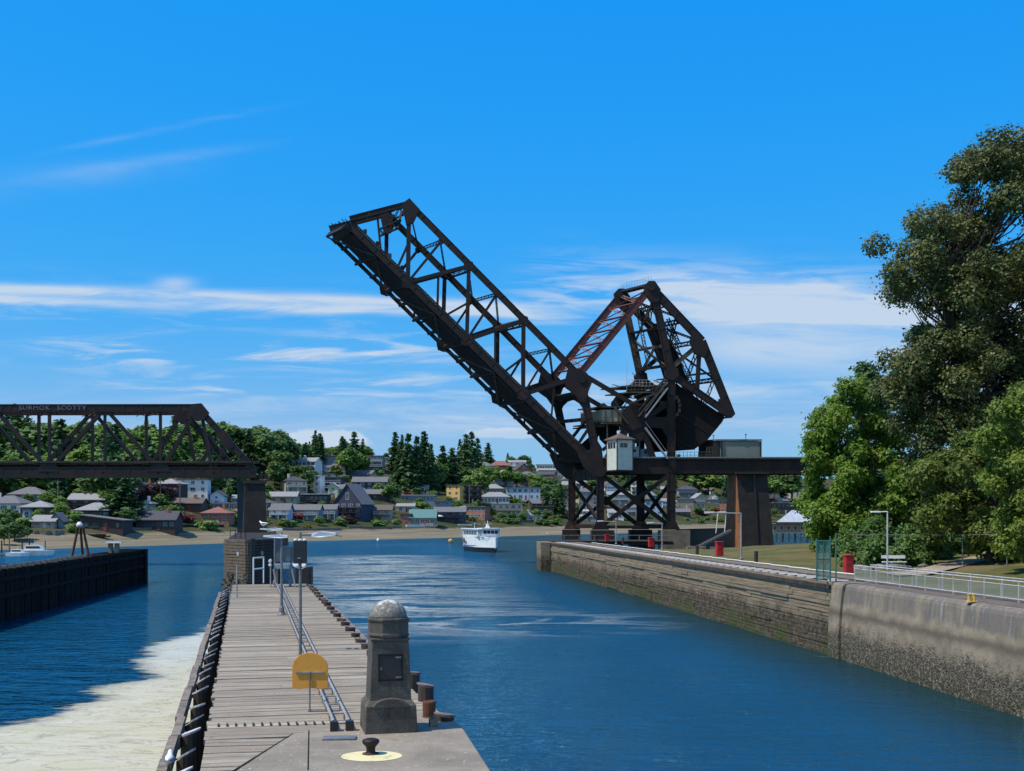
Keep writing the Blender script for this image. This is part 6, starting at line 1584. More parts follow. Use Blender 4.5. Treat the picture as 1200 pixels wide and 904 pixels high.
# curved gables of the three gabled house, red window bays etc.
# waterfront building on piles
wf = thing('pile_house', 'weathered brown boathouse on timber piles with a grey metal roof', 'boathouse', (X_(925, 330), 330, 0))
Yw = 330; m_ = MB(); xa, xb = X_(903, Yw), X_(960, Yw); z0, z1 = Z_(624, Yw), Z_(614, Yw)
m_.box(((xa+xb)/2, Yw+6, (z0+z1)/2), (xb-xa, 12, z1-z0)); m_.build('wall', wallm(cols['tan']), wf)
m_ = MB(); m_.prism([(X_(908, Yw), Yw-1, z1), (X_(966, Yw), Yw-1, z1), (X_(960, Yw), Yw+6, Z_(598, Yw)), (X_(934, Yw), Yw+6, Z_(599, Yw))], (0, .3, .25)); m_.build('roof', M('metal_roof', (.42, .45, .48), (.34, .36, .38), .45, .4, sc=(6, 1, 1)), wf, recalc=True)
m_ = MB(); m_.box(((xa+xb)/2, Yw-1, z1+.3), (xb-xa+1, 2.4, .4)); m_.build('fascia', wallm(cols['brown']), wf)
m_ = MB(); m_.box(((xa+xb)/2, Yw-1.5, z0-.1), (xb-xa+2, 3.6, .4)); m_.build('deck', GREYW, wf)
for k in range(13): m_ = MB(); x = xa+k*(xb-xa)/12; m_.beam((x, Yw-2.6, -1), (x+(k % 3-1)*.8, Yw-2.6, z0), .35, .35); m_.build('pile', GREYW, wf)
for k in range(5): add_window(wf, X_(908+k*8, Yw)-wf.location.x, -.06, z0+.7, 1.1, 1.1)

# retaining walls along the beach
for k, (p0, p1, y_, mt, lb) in enumerate(((130, 205, 621.5, ROCK, 'grey sea wall below the dark beach house'), (207, 262, 618, PIERC, 'dark sea wall below the red tiled house'), (318, 400, 622, ROCK, 'low sea wall below the blue grey houses'), (408, 470, 619.5, ROCK, 'low sea wall below the navy barn shaped house'), (476, 512, 617.5, WHITE, 'white sea wall in front of the teal roofed beach house'), (600, 655, 613, ROCK, 'dark sea wall left of the bridge tower'), (36, 75, 626, ROCK, 'rock sea wall under the left cottages'))):
    m_ = MB(); n = 8; prev = None
    for i in range(n+1):
        q = on_hill(p0+(p1-p0)*i/n, y_)
        if q is None: continue
        if prev is not None: m_.beam((prev.x, prev.y, prev.z), (q.x, q.y, q.z), .5, 1.5+.2*math.sin(i), (0, 1, 0))
        prev = q
    tag(m_.build('sea_wall', mt, org=prev), lb, 'sea wall')
# utility poles
for px, by, top, lb in ((68, 596, 562, 'utility pole left of the three gabled house'), (188, 597, 561, 'utility pole behind the small grey hipped house'), (211, 600, 566, 'utility pole above the brown roofed house'), (550, 597, 566, 'pale utility pole in front of the brown balcony block'), (426, 592, 570, 'thin utility pole below the long navy house'), (620, 600, 560, 'utility pole near the long white and blue house')):
    p = on_hill(px, by); t_ = thing('utility_pole', lb, 'utility pole', p, 'utility poles on the far hillside'); zt = Z_(top, p.y)
    m_ = MB(); m_.tube((p.x, p.y, p.z-1), (p.x, p.y, zt), .22, .15, 8); m_.build('pole', GREYW, t_)
    m_ = MB(); m_.beam((p.x-1.2, p.y, zt-.8), (p.x+1.2, p.y, zt-.8), .14, .14); m_.build('crossarm', GREYW, t_)
# road ramp and beach road
for nm, pts, wd in (('lane', [(541, 594), (552, 598), (562, 603), (573, 608)], 2.4), ('driveway', [(62, 596), (68, 601), (74, 606), (73, 611)], 2.6)):
    m_ = MB(); vs = []
    for px, py in pts:
        q = on_hill(px, py)
        for sg_ in (-1, 1):
            yy = q.y+wd*sg_; xx = q.x+wd*.6*sg_; vs.append((xx, yy, hill(xx, yy)+.35))
    m_.add(vs, [(2*i, 2*i+1, 2*i+3, 2*i+2) for i in range(len(pts)-1)])
    tag(m_.build(nm, M('pale_lane', (.32, .30, .25), (.25, .23, .2), .9, 1)), kind='structure', label='pale lane running down the far hillside')

# =================================================================== TREES
rng = np.random.default_rng(11)
def leafquads(pts, size, up=.35, outward=None, elong=1.5):
    n = len(pts); nrm = rng.normal(size=(n, 3)); nrm[:, 2] = np.abs(nrm[:, 2])+up
    if outward is not None: nrm += outward*1.1
    nrm /= np.linalg.norm(nrm, axis=1)[:, None]
    a = np.cross(nrm, rng.normal(size=(n, 3))); a /= np.linalg.norm(a, axis=1)[:, None]; b = np.cross(nrm, a)
    s_ = size*rng.uniform(.45, 1.45, n)[:, None]; a = a*s_*elong/2; b = b*s_/2
    return np.stack([pts-a, pts-b*.9, pts+a, pts+b*.9], 1)
def clumpy(centres, radii, per, size, flat=.8, shell=.55, up=.35):
    out = []
    for c_, r_ in zip(centres, radii):
        n = int(per*(r_/np.mean(radii))**2); d = rng.normal(size=(n, 3)); d /= np.linalg.norm(d, axis=1)[:, None]
        rr = r_*(shell+(1-shell)*rng.random(n))**.8*(1+.28*np.sin(d[:, 0]*7+c_[0]*3)*np.cos(d[:, 2]*6+c_[1])+.16*np.sin(d[:, 1]*13+c_[2]*5)); rr = np.where(rng.random(n) < .16, rr*rng.uniform(1.0, 1.42, n), rr)
        p = d*rr[:, None]; p[:, 2] *= flat; out.append(leafquads(p+np.array(c_), size, up, d))
    return np.concatenate(out)
def limb(mb, pts, r0, r1, n=7):
    for i in range(len(pts)-1):
        a = r0+(r1-r0)*i/(len(pts)-1); b = r0+(r1-r0)*(i+1)/(len(pts)-1); mb.tube(pts[i], pts[i+1], a, b, n, cap=(i == len(pts)-2))
LDEC = leaf_mat('broadleaf_foliage', (0.1504, 0.2747, 0.0491), (0.0819, 0.1719, 0.0312), (0.1914, 0.2866, 0.0668))
LDARK = leaf_mat('dark_broadleaf_foliage', (0.1029, 0.1921, 0.0542), (0.0544, 0.1165, 0.0345), (0.1361, 0.2184, 0.0542))
LCON = leaf_mat('conifer_foliage', (0.0624, 0.1404, 0.0528), (0.0312, 0.0811, 0.0343), (0.0998, 0.181, 0.0634), .15)
LYEL = leaf_mat('yellow_green_foliage', (.14, .19, .03), (.09, .14, .025), (.17, .18, .04))
LRED = leaf_mat('pink_blossom_foliage', (.34, .08, .085), (.2, .035, .05), (.30, .12, .10))
LPUR = leaf_mat('purple_leaf_foliage', (.055, .022, .028), (.035, .012, .018), (.07, .03, .03))
def dec_tree(seed, h=10, cr=4.2, mat=LDEC, per=150, size=.75, n=15):
    r_ = np.random.default_rng(seed); t_ = thing('broadleaf_tree', 'x', 'tree'); cs = []; rs_ = []
    for k in range(n):
        a = r_.uniform(0, 6.28); q = r_.uniform(.1, .78)*cr; z = h*(.34+.52*r_.random()); sh = 1-abs(z/h-.55)*1.1
        cs.append((math.cos(a)*q*sh, math.sin(a)*q*sh, z)); rs_.append(cr*r_.uniform(.26, .48))
    cs.append((0, 0, h*.86)); rs_.append(cr*.38)
    m_ = MB(); m_.tube((0, 0, -1), (0, 0, h*.5), .28, .18, 6)
    for c_ in cs[:6]: m_.tube((0, 0, h*.25), c_, .12, .05, 5)
    m_.build('trunk', TRUNK, t_); m_ = MB(); m_.quads(clumpy(cs, rs_, per, size)); m_.build('crown', mat, t_); return t_
def con_tree(seed, h=15, cr=2.9, layers=17, irregular=.25, mat=LCON):
    layers = int(layers*1.5)
    r_ = np.random.default_rng(seed); t_ = thing('conifer', 'x', 'tree'); Q = []
    for i in range(layers):
        f = i/(layers-1); z = h*(.10+.88*f); R_ = cr*(1-f)**.82*(1+r_.uniform(-irregular, irregular))+.18; nb = int(9-4*f); z += r_.uniform(-.35, .35)
        for b in range(nb):
            a = 6.283*b/nb+r_.uniform(-.3, .3); L = R_*r_.uniform(.55, 1.25); m = int(7+L*7)
            tt = r_.random(m)**.7; p = np.stack([np.cos(a)*tt*L, np.sin(a)*tt*L, z-tt*L*.34+r_.normal(0, .10, m)], 1); p[:, :2] += r_.normal(0, .22, (m, 2))*(.4+tt[:, None])
            p[:, 2] += r_.uniform(-.3, .3); Q.append(leafquads(p, .6, .8))
    m_ = MB(); m_.tube((0, 0, -1), (0, 0, h), .26, .04, 6); m_.build('trunk', TRUNK, t_)
    m_ = MB(); m_.quads(np.concatenate(Q)); m_.build('crown', mat, t_); return t_
def shrub(seed, mat, h=2.2, cr=2.0, nm='shrub'):
    r_ = np.random.default_rng(seed); t_ = thing(nm, 'x', 'shrub'); cs = [(r_.uniform(-.6, .6)*cr, r_.uniform(-.6, .6)*cr, h*r_.uniform(.3, .7)) for _ in range(6)]
    m_ = MB(); m_.quads(clumpy(cs, [cr*.45]*6, 90, .5)); m_.build('foliage', mat, t_); m_ = MB(); m_.tube((0, 0, -.5), (0, 0, h*.5), .08, .05, 5); m_.build('stem', TRUNK, t_); return t_
PD = [dec_tree(1), dec_tree(2, 11, 4.6), dec_tree(3, 9, 4.6, LDARK), dec_tree(4, 13, 4.8, LDARK), dec_tree(5, 10, 3.8, LYEL)]
PC = [con_tree(21), con_tree(22, 17, 3.0, 19, .4), con_tree(23, 14, 3.3, 15, .5), con_tree(24, 18, 2.7, 21, .3)]
PS = [shrub(31, LDEC), shrub(32, LDARK), shrub(33, LYEL), shrub(34, LRED), shrub(35, LPUR, 4, 2.8)]
used = set(); cnt = {'tree': 0}
LBL = {}
def near_house(px, Y):
    b = min(HL, key=lambda q: abs(q[0]-px)*1.0+abs(q[2]-Y)*.12); rel = 'behind' if Y > b[2]+4 else 'in front of' if Y < b[2]-4 else 'beside'
    side = '' if abs(b[0]-px) < 8 else (' to its right' if px > b[0] else ' to its left')
    nm_ = b[3]; nm_ = ' '.join(nm_.split()[:7]); return rel, nm_, side
def put(protos, k, px, Y, hm, label_kind, group, wide=1.0):
    pr0 = protos[k]; x = X_(px, Y); z = hill(x, Y)-.2
    base_h = pr0['_h']; s_ = hm/base_h
    if pr0.name in used: o = dup(pr0)
    else: o = pr0; used.add(pr0.name)
    o.location = (x, Y, z); o.rotation_euler = (0, 0, random.uniform(0, 6.28)); o.scale = (s_*wide, s_*wide, s_)
    top = HY-(z+hm-HC)*F/Y
    LBL.setdefault((label_kind, group), []).append((o, px, Y, hm)); return o
for l, hs_ in ((PD, (10, 11, 9, 13, 10)), (PC, (15, 17, 14, 18)), (PS, (2.2, 2.2, 2.2, 2.2, 4))):
    for o, h_ in zip(l, hs_): o['_h'] = h_
def blocked(px, Y, hm, wm, tol=.25):
    z = hill(X_(px, Y), Y); y1 = HY-(z-HC)*F/Y; y0 = HY-(z+hm-HC)*F/Y; hw = wm*F/Y/2
    for (a, b, c_, d, hY) in HB:
        if Y < hY+1 and hY-Y < 400:
            ox = max(0, min(b, px+hw)-max(a, px-hw)); oy = max(0, min(d, y1)-max(c_, y0))
            if ox*oy > tol*(b-a)*(d-c_) or (ox > .5*(b-a) and oy > .45*(d-c_)): return True
        if abs(Y-hY) < 9 and a-3 < px < b+3: return True
    return False
rr = random.Random(17)
KINDD = ['mid green broadleaf tree', 'tall green broadleaf tree', 'dark green broadleaf tree', 'tall dark broadleaf tree', 'yellow green broadleaf tree']
# landmark conifers (px, base y, top y)
for px, by, top in ((470, 575, 517), (478, 578, 509), (488, 577, 512), (497, 572, 506), (505, 578, 520), (519, 573, 523), (539, 566, 515), (546, 570, 509), (553, 566, 505), (560, 556, 513), (572, 548, 519), (584, 540, 521), (594, 543, 522), (601, 543, 519), (368, 548, 512), (375, 546, 508), (401, 553, 511), (415, 553, 505), (437, 531, 508), (446, 530, 511), (454, 529, 513), (463, 552, 506), (343, 552, 523), (356, 551, 521), (425, 556, 522), (8, 556, 484), (22, 560, 486), (66, 560, 494), (71, 566, 490), (103, 566, 500), (135, 562, 497), (247, 556, 500), (258, 560, 505), (292, 548, 503), (640, 600, 569), (650, 604, 575), (657, 606, 568), (530, 573, 525), (612, 545, 524), (624, 535, 520), (411, 586, 570), (457, 606, 590)):
    q = on_hill(px, by)
    if q is None: continue
    hm = (by-top)*q.y/F
    put(PC, rr.randrange(4), px, q.y, hm, 'dark conifer', 'dark conifers on the far hillside', rr.uniform(.9, 1.5))
# big layered pine between the left houses
q = on_hill(146, 612); o = put(PC, 2, 146, q.y, (612-561)*q.y/F, 'pine', 'pines', 2.4); LBL[('pine', 'pines')] = []
tag(o, 'broad layered pine between the three gabled house and the long dark beach house', 'tree', 'dark conifers on the far hillside')
# landmark broadleaf (px, base, top, kind)
for px, by, top, k in ((512, 573, 540, 0), (409, 560, 524, 1), (421, 560, 530, 0), (330, 570, 528, 3), (345, 574, 545, 3), (357, 576, 545, 3), (322, 574, 540, 3), (368, 570, 552, 2), (360, 548, 520, 0), (403, 556, 532, 0), (395, 560, 545, 4), (560, 584, 552, 0), (575, 568, 548, 0), (592, 570, 550, 0), (606, 572, 552, 0), (620, 574, 554, 0), (632, 578, 556, 1), (645, 578, 560, 2), (640, 592, 566, 3), (655, 596, 566, 3), (566, 570, 545, 0), (549, 572, 548, 2), (305, 555, 510, 3), (313, 560, 506, 3), (300, 550, 503, 3), (322, 556, 514, 3), (326, 548, 505, 2), (280, 552, 500, 3), (268, 552, 497, 3), (232, 552, 492, 0), (212, 552, 498, 1), (196, 556, 500, 0), (180, 556, 503, 1), (165, 556, 505, 0), (150, 556, 503, 1), (120, 556, 503, 1), (108, 558, 505, 0), (92, 558, 497, 1), (78, 556, 501, 0), (56, 560, 498, 0), (44, 560, 500, 1), (32, 560, 495, 2), (14, 562, 500, 0), (-4, 562, 488, 3), (444, 584, 566, 0), (458, 590, 565, 2), (640, 612, 597, 2), (628, 611, 596, 0), (600, 611, 600, 2), (612, 611, 600, 0), (9, 622, 596, 2), (3, 630, 600, 3), (17, 634, 612, 2), (5, 640, 615, 3), (32, 632, 618, 2), (393, 600, 583, 4), (505, 590, 583, 0), (492, 591, 583, 0)):
    q = on_hill(px, by)
    if q is None: continue
    put(PD, k, px, q.y, (by-top)*q.y/F, KINDD[k], 'broadleaf trees on the far hillside', rr.uniform(.95, 1.3))
# woods: fill behind and between
placed = []
def fill(n, x0, x1, y0, y1, hlo, hhi, pcon, tries=6000, mind=7, cone_h=1.5):
    c_ = 0
    for _ in range(tries):
        if c_ >= n: break
        px = rr.uniform(x0, x1); Y = rr.uniform(y0, y1); x = X_(px, Y); d = shore_d(x, Y)
        if d < 34: continue
        if any((x-a)**2+(Y-b)**2 < mind**2 for a, b in placed): continue
        con = rr.random() < pcon; hm = rr.uniform(hlo, hhi)*(cone_h if con else 1)
        if blocked(px, Y, hm, hm*.7): continue
        placed.append((x, Y)); c_ += 1
        if con: put(PC, rr.randrange(4), px, Y, hm, 'dark conifer', 'dark conifers on the far hillside', rr.uniform(.9, 1.3))
        else: k = rr.choice([0, 0, 1, 2, 2, 3]); put(PD, k, px, Y, hm, KINDD[k], 'broadleaf trees on the far hillside', rr.uniform(1.0, 1.45))
fill(75, -60, 330, 400, 620, 11, 17, .18, mind=11)
fill(24, 300, 480, 560, 860, 7, 11, .3, mind=12)
fill(30, 480, 700, 600, 980, 6, 10, .25, mind=12)
fill(45, 690, 960, 760, 1150, 8, 14, .45, mind=14)
fill(60, -10, 330, 330, 480, 4, 7, .1, mind=6)
fill(70, 330, 700, 440, 850, 3.5, 6.5, .12, mind=7)
fill(30, 700, 950, 700, 1000, 4, 8, .2, mind=8)
# skyline trees right of the tower
for px in range(795, 935, 7):
    Y = rr.uniform(900, 1050); k = rr.randrange(4); put(PD if rr.random() < .4 else PC, k, px, Y, rr.uniform(16, 24), 'dark conifer' if False else 'skyline tree', 'skyline trees beyond the bridge', rr.uniform(1.1, 1.7))
# shrubs
sc_ = 0
for _ in range(9000):
    if sc_ >= 270: break
    px = rr.uniform(0, 930); d_ = rr.uniform(25, 70)+rr.random()**2*150; x = 0
    Y = None
    for yy in np.arange(280, 1000, 3):
        if shore_d(X_(px, yy), yy) > d_: Y = float(yy); break
    if Y is None or (690 < px < 800): continue
    k = rr.choices(range(5), [5, 5, 1.4, .7, .5])[0]; hm = rr.uniform(1.4, 3.2) if k < 4 else 4
    if blocked(px, Y, hm, 4, .15): continue
    put(PS, k, px, Y, hm, ['green shrub', 'dark green shrub', 'yellow green shrub', 'pink flowering shrub', 'purple leaved shrub'][k], 'shrubs in the hillside gardens', rr.uniform(.9, 1.6)); sc_ += 1
for px, by, k in ((345, 607, 3), (64, 617, 3), (203, 610, 3), (213, 611, 3), (270, 607, 0), (275, 612, 0), (452, 600, 3), (632, 615, 1), (640, 616, 1), (650, 615, 1), (400, 616, 1), (445, 618, 0), (595, 614, 1), (604, 614, 1), (820, 603, 3), (828, 604, 3)):
    q = on_hill(px, by); put(PS, k, px, q.y, 3.0, ['large green shrub', 'large dark shrub', '', 'pink flowering bush'][k], 'large garden bushes', 1.3)
# purple tree behind small hipped house
q = on_hill(183, 592); put(PS, 4, 183, q.y, 9, 'round purple leaved tree', 'purple trees', 1.0)
ORD = ['first', 'second', 'third', 'fourth', 'fifth', 'sixth', 'seventh', 'eighth', 'ninth', 'tenth', 'eleventh', 'twelfth']
for (kind, grp), L in LBL.items():
    sub = {}
    for o, px, Y, hm in L:
        rel, nm_, side = near_house(px, Y); sub.setdefault((rel, nm_, side), []).append((px, o))
    for (rel, nm_, side), M_ in sub.items():
        M_.sort(key=lambda q: q[0])
        for i, (px, o) in enumerate(M_):
            pre = '' if len(M_) == 1 else ORD[min(i, 11)]+' from left '
            lab = pre+kind+' '+rel+' '+nm_+side; w_ = lab.split()
            o['label'] = ' '.join(w_[:16]); o['category'] = 'shrub' if 'shrub' in kind or 'bush' in kind else 'tree'; o['group'] = grp
            if 'conifer' in kind: pass
bylab = {}
for L in LBL.values():
    for o, px, Y, hm in L: bylab.setdefault(o['label'], []).append((px, o))
for lab, L in bylab.items():
    if len(L) > 1:
        L.sort(key=lambda q: q[0]); w_ = lab.split(); w_ = w_[3:] if w_[1:3] == ['from', 'left'] else w_
        for i, (px, o) in enumerate(L):
            pre = ('left hand' if i == 0 else 'right hand') if len(L) == 2 else ORD[min(i, 11)]+' from left'
            new_ = ' '.join((pre+' '+' '.join(w_)).split()[:16]); k_ = 0
            while new_ in bylab and k_ < 4: k_ += 1; new_ = ' '.join((['tall', 'small', 'broad', 'narrow'][k_-1]+' '+pre+' '+' '.join(w_)).split()[:16])
            o['label'] = new_
for l in (PD, PC, PS):
    for o in l:
        if o.name not in used:
            for ch in kids(o): bpy.data.objects.remove(ch)
            bpy.data.objects.remove(o)
for o in S.objects:
    if '_h' in o: del o['_h']

# ---------------- near trees on the right bank
def near_crown(t_, clumps, per, size, mat, flat=.85, up=.35):
    m_ = MB(); m_.quads(clumpy([c_[:3] for c_ in clumps], [c_[3] for c_ in clumps], per, size, flat, .5, up)); m_.build('crown', mat, t_)
def px_tree(name, label, Y, base, outline, n, rlo, rhi, per, size, mat, depth, limbs=9, trunk_r=.5, seed=1, flat=.85, keep=None, trunk_mat=TRUNK, vis=.0, lean=(0, 0)):
    """fill a photographed silhouette (given as a polygon of pixels) with leafy clumps spread in depth at distance Y"""
    r_ = random.Random(seed); poly = [Vector((X_(a, Y), Z_(b, Y))) for a, b in outline]
    xs_ = [p.x for p in poly]; zs_ = [p.y for p in poly]
    def inside(x, z):
        c_ = False; j = len(poly)-1
        for i in range(len(poly)):
            if (poly[i].y > z) != (poly[j].y > z) and x < (poly[j].x-poly[i].x)*(z-poly[i].y)/(poly[j].y-poly[i].y)+poly[i].x: c_ = not c_
            j = i
        return c_
    def edge(x, z):
        best = 1e9
        for i in range(len(poly)):
            a, b = poly[i], poly[i-1]; ab = b-a; t = max(0, min(1, (Vector((x, z))-a).dot(ab)/max(ab.dot(ab), 1e-9))); best = min(best, (Vector((x, z))-a-ab*t).length)
        return best
    cl_ = []; tr = 0; cxm = sum(xs_)/len(xs_)
    while len(cl_) < n and tr < 20000:
        tr += 1; x = r_.uniform(min(xs_), max(xs_)); z = r_.uniform(min(zs_), max(zs_))
        if not inside(x, z): continue
        e_ = edge(x, z); r0 = r_.uniform(rlo, rhi)
        if e_ < r0*.62: continue
        if keep and not keep(x, z): continue
        dmax = depth*min(1, e_/depth*1.3+.15); y = Y+r_.uniform(-dmax, dmax)
        if any((x-a)**2+(y-b)**2+(z-c_)**2 < ((.50 if n > 300 else .62)*(r0+q)/2)**2 for a, b, c_, q in cl_): continue
        cl_.append((x, y, z, r0))
    zb_ = land_h(base[0], base[1]) if base[1] < 250 else 0
    t_ = thing(name, label, 'tree', (base[0], base[1], zb_)); m_ = MB()
    top = Vector((cxm+lean[0], Y, min(zs_)+(max(zs_)-min(zs_))*.62)); b0 = Vector((base[0], base[1], zb_-.3)); k1 = b0.lerp(top, .4)+Vector((.4, 0, 0))
    limb(m_, [b0, b0.lerp(k1, .5)+Vector((-.2, .2, 0)), k1, k1.lerp(top, .5)+Vector((.5, 0, 0)), top], trunk_r, trunk_r*.3, 10); m_.build('trunk', trunk_mat, t_)
    m_ = MB()
    for c_ in cl_:
        v = Vector(c_[:3]); hz = max(0.12, min(.95, ((v.z-b0.z)/(top.z-b0.z))*.72)); st = b0.lerp(k1, min(1, hz/.4)) if hz < .4 else k1.lerp(top, (hz-.4)/.6)
        mid_ = st.lerp(v, .55)+Vector((0, 0, -.08*(v-st).length)); m2 = st.lerp(v, .3)+Vector((r_.uniform(-.6, .6), r_.uniform(-.5, .5), r_.uniform(-.7, .1))); limb(m_, [st, m2, mid_+Vector((r_.uniform(-.4, .4), 0, r_.uniform(-.4, .4))), v], trunk_r*.14, .02, 5)
    m_.build('limbs', trunk_mat, t_)
    near_crown(t_, cl_, per, size, mat, flat); return t_
EUC = leaf_mat('olive_evergreen_foliage', (.112, .150, .044), (.048, .070, .022), (.165, .165, .05), .28, .5)
MAP = leaf_mat('bright_maple_foliage', (0.1668, 0.2867, 0.0352), (0.087, 0.183, 0.022), (0.2248, 0.3172, 0.0495), .42)
OAK = leaf_mat('mid_green_foliage', (0.1365, 0.1898, 0.03), (0.0715, 0.115, 0.02), (0.1755, 0.2185, 0.042), .34)
LIM = leaf_mat('fresh_green_foliage', (0.1688, 0.246, 0.038), (0.0945, 0.162, 0.026), (0.216, 0.282, 0.05), .4)
HEDG = leaf_mat('undergrowth_foliage', (.095, .20, .045), (.05, .12, .028), (.14, .22, .05), .36)
eu = [(1011, 300), (1012, 330), (1020, 350), (1035, 360), (1052, 365), (1060, 382), (1056, 405), (1022, 410), (1015, 430), (1018, 465), (1030, 485), (1045, 512), (1070, 560), (1150, 600), (1290, 590), (1330, 420), (1300, 260), (1260, 140), (1205, 138), (1178, 147), (1128, 170), (1108, 196), (1115, 228), (1095, 238), (1070, 245), (1055, 262), (1030, 262), (1018, 275)]
Ye = 112
def eukeep(x, z):
    px = 600+x*F/Ye; py = HY-(z-HC)*F/Ye
    if 1168 < px < 1225 and 240 < py < 288: return random.random() < .3
    if 1100 < px < 1140 and 350 < py < 368: return random.random() < .5
    if 1160 < px < 1200 and 350 < py < 372: return random.random() < .5
    return True
px_tree('evergreen_tree', 'huge spreading olive green evergreen tree towering at the right edge', Ye, (X_(1165, Ye), Ye+1), eu, 360, 1.15, 2.1, 700, .22, EUC, 7.5, trunk_r=.95, seed=3, keep=eukeep, flat=.8)
mp_ = [(936, 595), (934, 565), (944, 545), (938, 520), (955, 500), (955, 480), (972, 470), (975, 450), (990, 438), (1010, 440), (1030, 455), (1050, 500), (1090, 540), (1100, 600), (1095, 655), (1020, 668), (975, 665), (948, 652), (940, 615)]
px_tree('maple_tree', 'bright green maple tree beside the end of the railway bridge', 122, (X_(1015, 122), 122), mp_, 130, .85, 1.6, 620, .25, MAP, 4.5, trunk_r=.4, seed=5)
ok = [(1068, 600), (1072, 565), (1066, 545), (1085, 530), (1110, 520), (1145, 500), (1165, 480), (1185, 455), (1220, 440), (1290, 460), (1300, 600), (1260, 655), (1180, 662), (1150, 650), (1110, 655), (1085, 640)]
px_tree('lawn_tree', 'mid green tree with a dark trunk on the park lawn at the right', 92, (X_(1160, 92), 92), ok, 120, .7, 1.3, 640, .20, OAK, 4.0, trunk_r=.28, seed=8)
fr3 = [(1150, 560), (1145, 500), (1165, 470), (1195, 448), (1260, 440), (1300, 560), (1280, 655), (1200, 665), (1165, 640)]
px_tree('lime_tree', 'fresh light green tree cut by the right edge of the view', 80, (X_(1238, 80), 80), fr3, 60, .7, 1.2, 640, .19, LIM, 3.0, trunk_r=.25, seed=12)
dkp = [(1005, 470), (1003, 440), (1008, 415), (1018, 405), (1026, 420), (1040, 470), (1045, 520), (1000, 520)]
px_tree('dark_evergreen', 'small dark evergreen poking up between the maple and the huge evergreen', 128, (X_(1022, 128), 128), dkp, 26, .8, 1.3, 420, .28, LCON, 2.0, trunk_r=.3, seed=14)
bk = [(960, 600), (1000, 560), (1060, 530), (1130, 520), (1220, 520), (1330, 540), (1330, 650), (1120, 668), (980, 668)]
px_tree('backdrop_tree', 'dark leafy tree filling the shade behind the maple and the lawn tree', 134, (X_(1120, 134), 134), bk, 80, 1.6, 2.6, 420, .42, LDARK, 5.0, trunk_r=.5, seed=15)
for k, (px0, px1, py0, py1, Yh, nm) in enumerate(((1008, 1075, 600, 658, 106, 'left'), (1055, 1120, 606, 664, 100, 'middle'), (1100, 1150, 618, 656, 106, 'right'), (975, 1025, 618, 655, 112, 'leftmost'), (985, 1060, 622, 682, 97, 'low front'), (1040, 1108, 626, 682, 95, 'low middle'))):
    o = [(px0, py1), (px0-2, py0+14), (px0+14, py0+3), ((px0+px1)/2, py0), (px1-6, py0+6), (px1, py1)]
    px_tree('tall_shrub', '%s clump of leafy undergrowth behind the chain link fence' % nm, Yh, (X_((px0+px1)/2, Yh), Yh), o, 22, .6, 1.0, 420, .2, HEDG, 1.6, trunk_r=.1, seed=20+k)['category'] = 'shrub'

# =================================================================== BOATS AND SMALL THINGS
Yb_ = 284; tbx = X_(581, Yb_)
tb_ = thing('tour_boat', 'white two deck tour boat with dark hull coming towards the camera', 'boat', (0, 0, 0))
HULLW = M('boat_white', (.72, .73, .73), (.62, .64, .65), .4, .8, bs=.03)
HULLD = M('boat_navy_hull', (.010, .012, .03), (.015, .015, .03), .4, .6, bs=.03)
stn = [(0, 0.05), (1.5, .85), (4, 1.9), (7.5, 2.85), (11, 3.3), (19, 3.3), (21, 2.9)]
def loft(z0, z1, k0, k1, rake0, rake1, name, mat, deck=True):
    m_ = MB(); vs = []
    for i, (y, b) in enumerate(stn):
        for sg_ in (-1, 1):
            vs.append((sg_*b*k0, y+rake0*(1-y/21), z0)); vs.append((sg_*b*k1, y+rake1*(1-y/21), z1))
    fs = []
    for i in range(len(stn)-1):
        a = 4*i; fs += [(a, a+1, a+5, a+4), (a+2, a+6, a+7, a+3)]
        if deck: fs += [(a+1, a+3, a+7, a+5)]
    fs += [(4*len(stn)-4, 4*len(stn)-3, 4*len(stn)-1, 4*len(stn)-2)]
    m_.add(vs, fs); return m_.build(name, mat, tb_, recalc=True)
loft(-.5, 1.45, .86, .98, 1.0, 0, 'lower_hull', HULLD); up_ = loft(1.47, 4.6, .98, 1.0, 0, 0, 'upper_hull', HULLW)
for sg_ in (-1, 1):
    m_ = MB(); m_.beam((sg_*3.28, 7, 2.0), (sg_*3.45, 13, 1.9), .1, .18); m_.beam((sg_*3.45, 13, 1.9), (sg_*3.36, 19, 1.85), .1, .18); m_.build('rub_rail', HULLD, tb_)
m_ = MB(); m_.beam((0, -.05, 1.2), (0, -.12, 4.7), .16, .16); m_.build('stem_bar', WHITE, tb_)
m_ = MB(); m_.box((0, 13, 5.8), (6.2, 14, 2.3)); m_.build('upper_cabin', HULLW, tb_)
m_ = MB(); m_.box((0, 12.6, 7.05), (7.0, 16.5, .22)); m_.build('cabin_roof', HULLW, tb_, bevel=.05)
m_ = MB(); m_.prism([(-2.4, 4.2, 4.6), (2.4, 4.2, 4.6), (2.1, 4.5, 7.0), (-2.1, 4.5, 7.0)], (0, 3.5, 0)); m_.build('wheelhouse', HULLW, tb_, recalc=True)
m_ = MB(); m_.box((0, 5.9, 7.3), (5.2, 4.6, .25)); m_.build('wheelhouse_roof', HULLW, tb_, bevel=.05)
for x in (-1.55, -.5, .55, 1.6): m_ = MB(); m_.box((x, 4.33, 6.15), (.85, .12, 1.0)); m_.build('front_window', GLASSD, tb_)
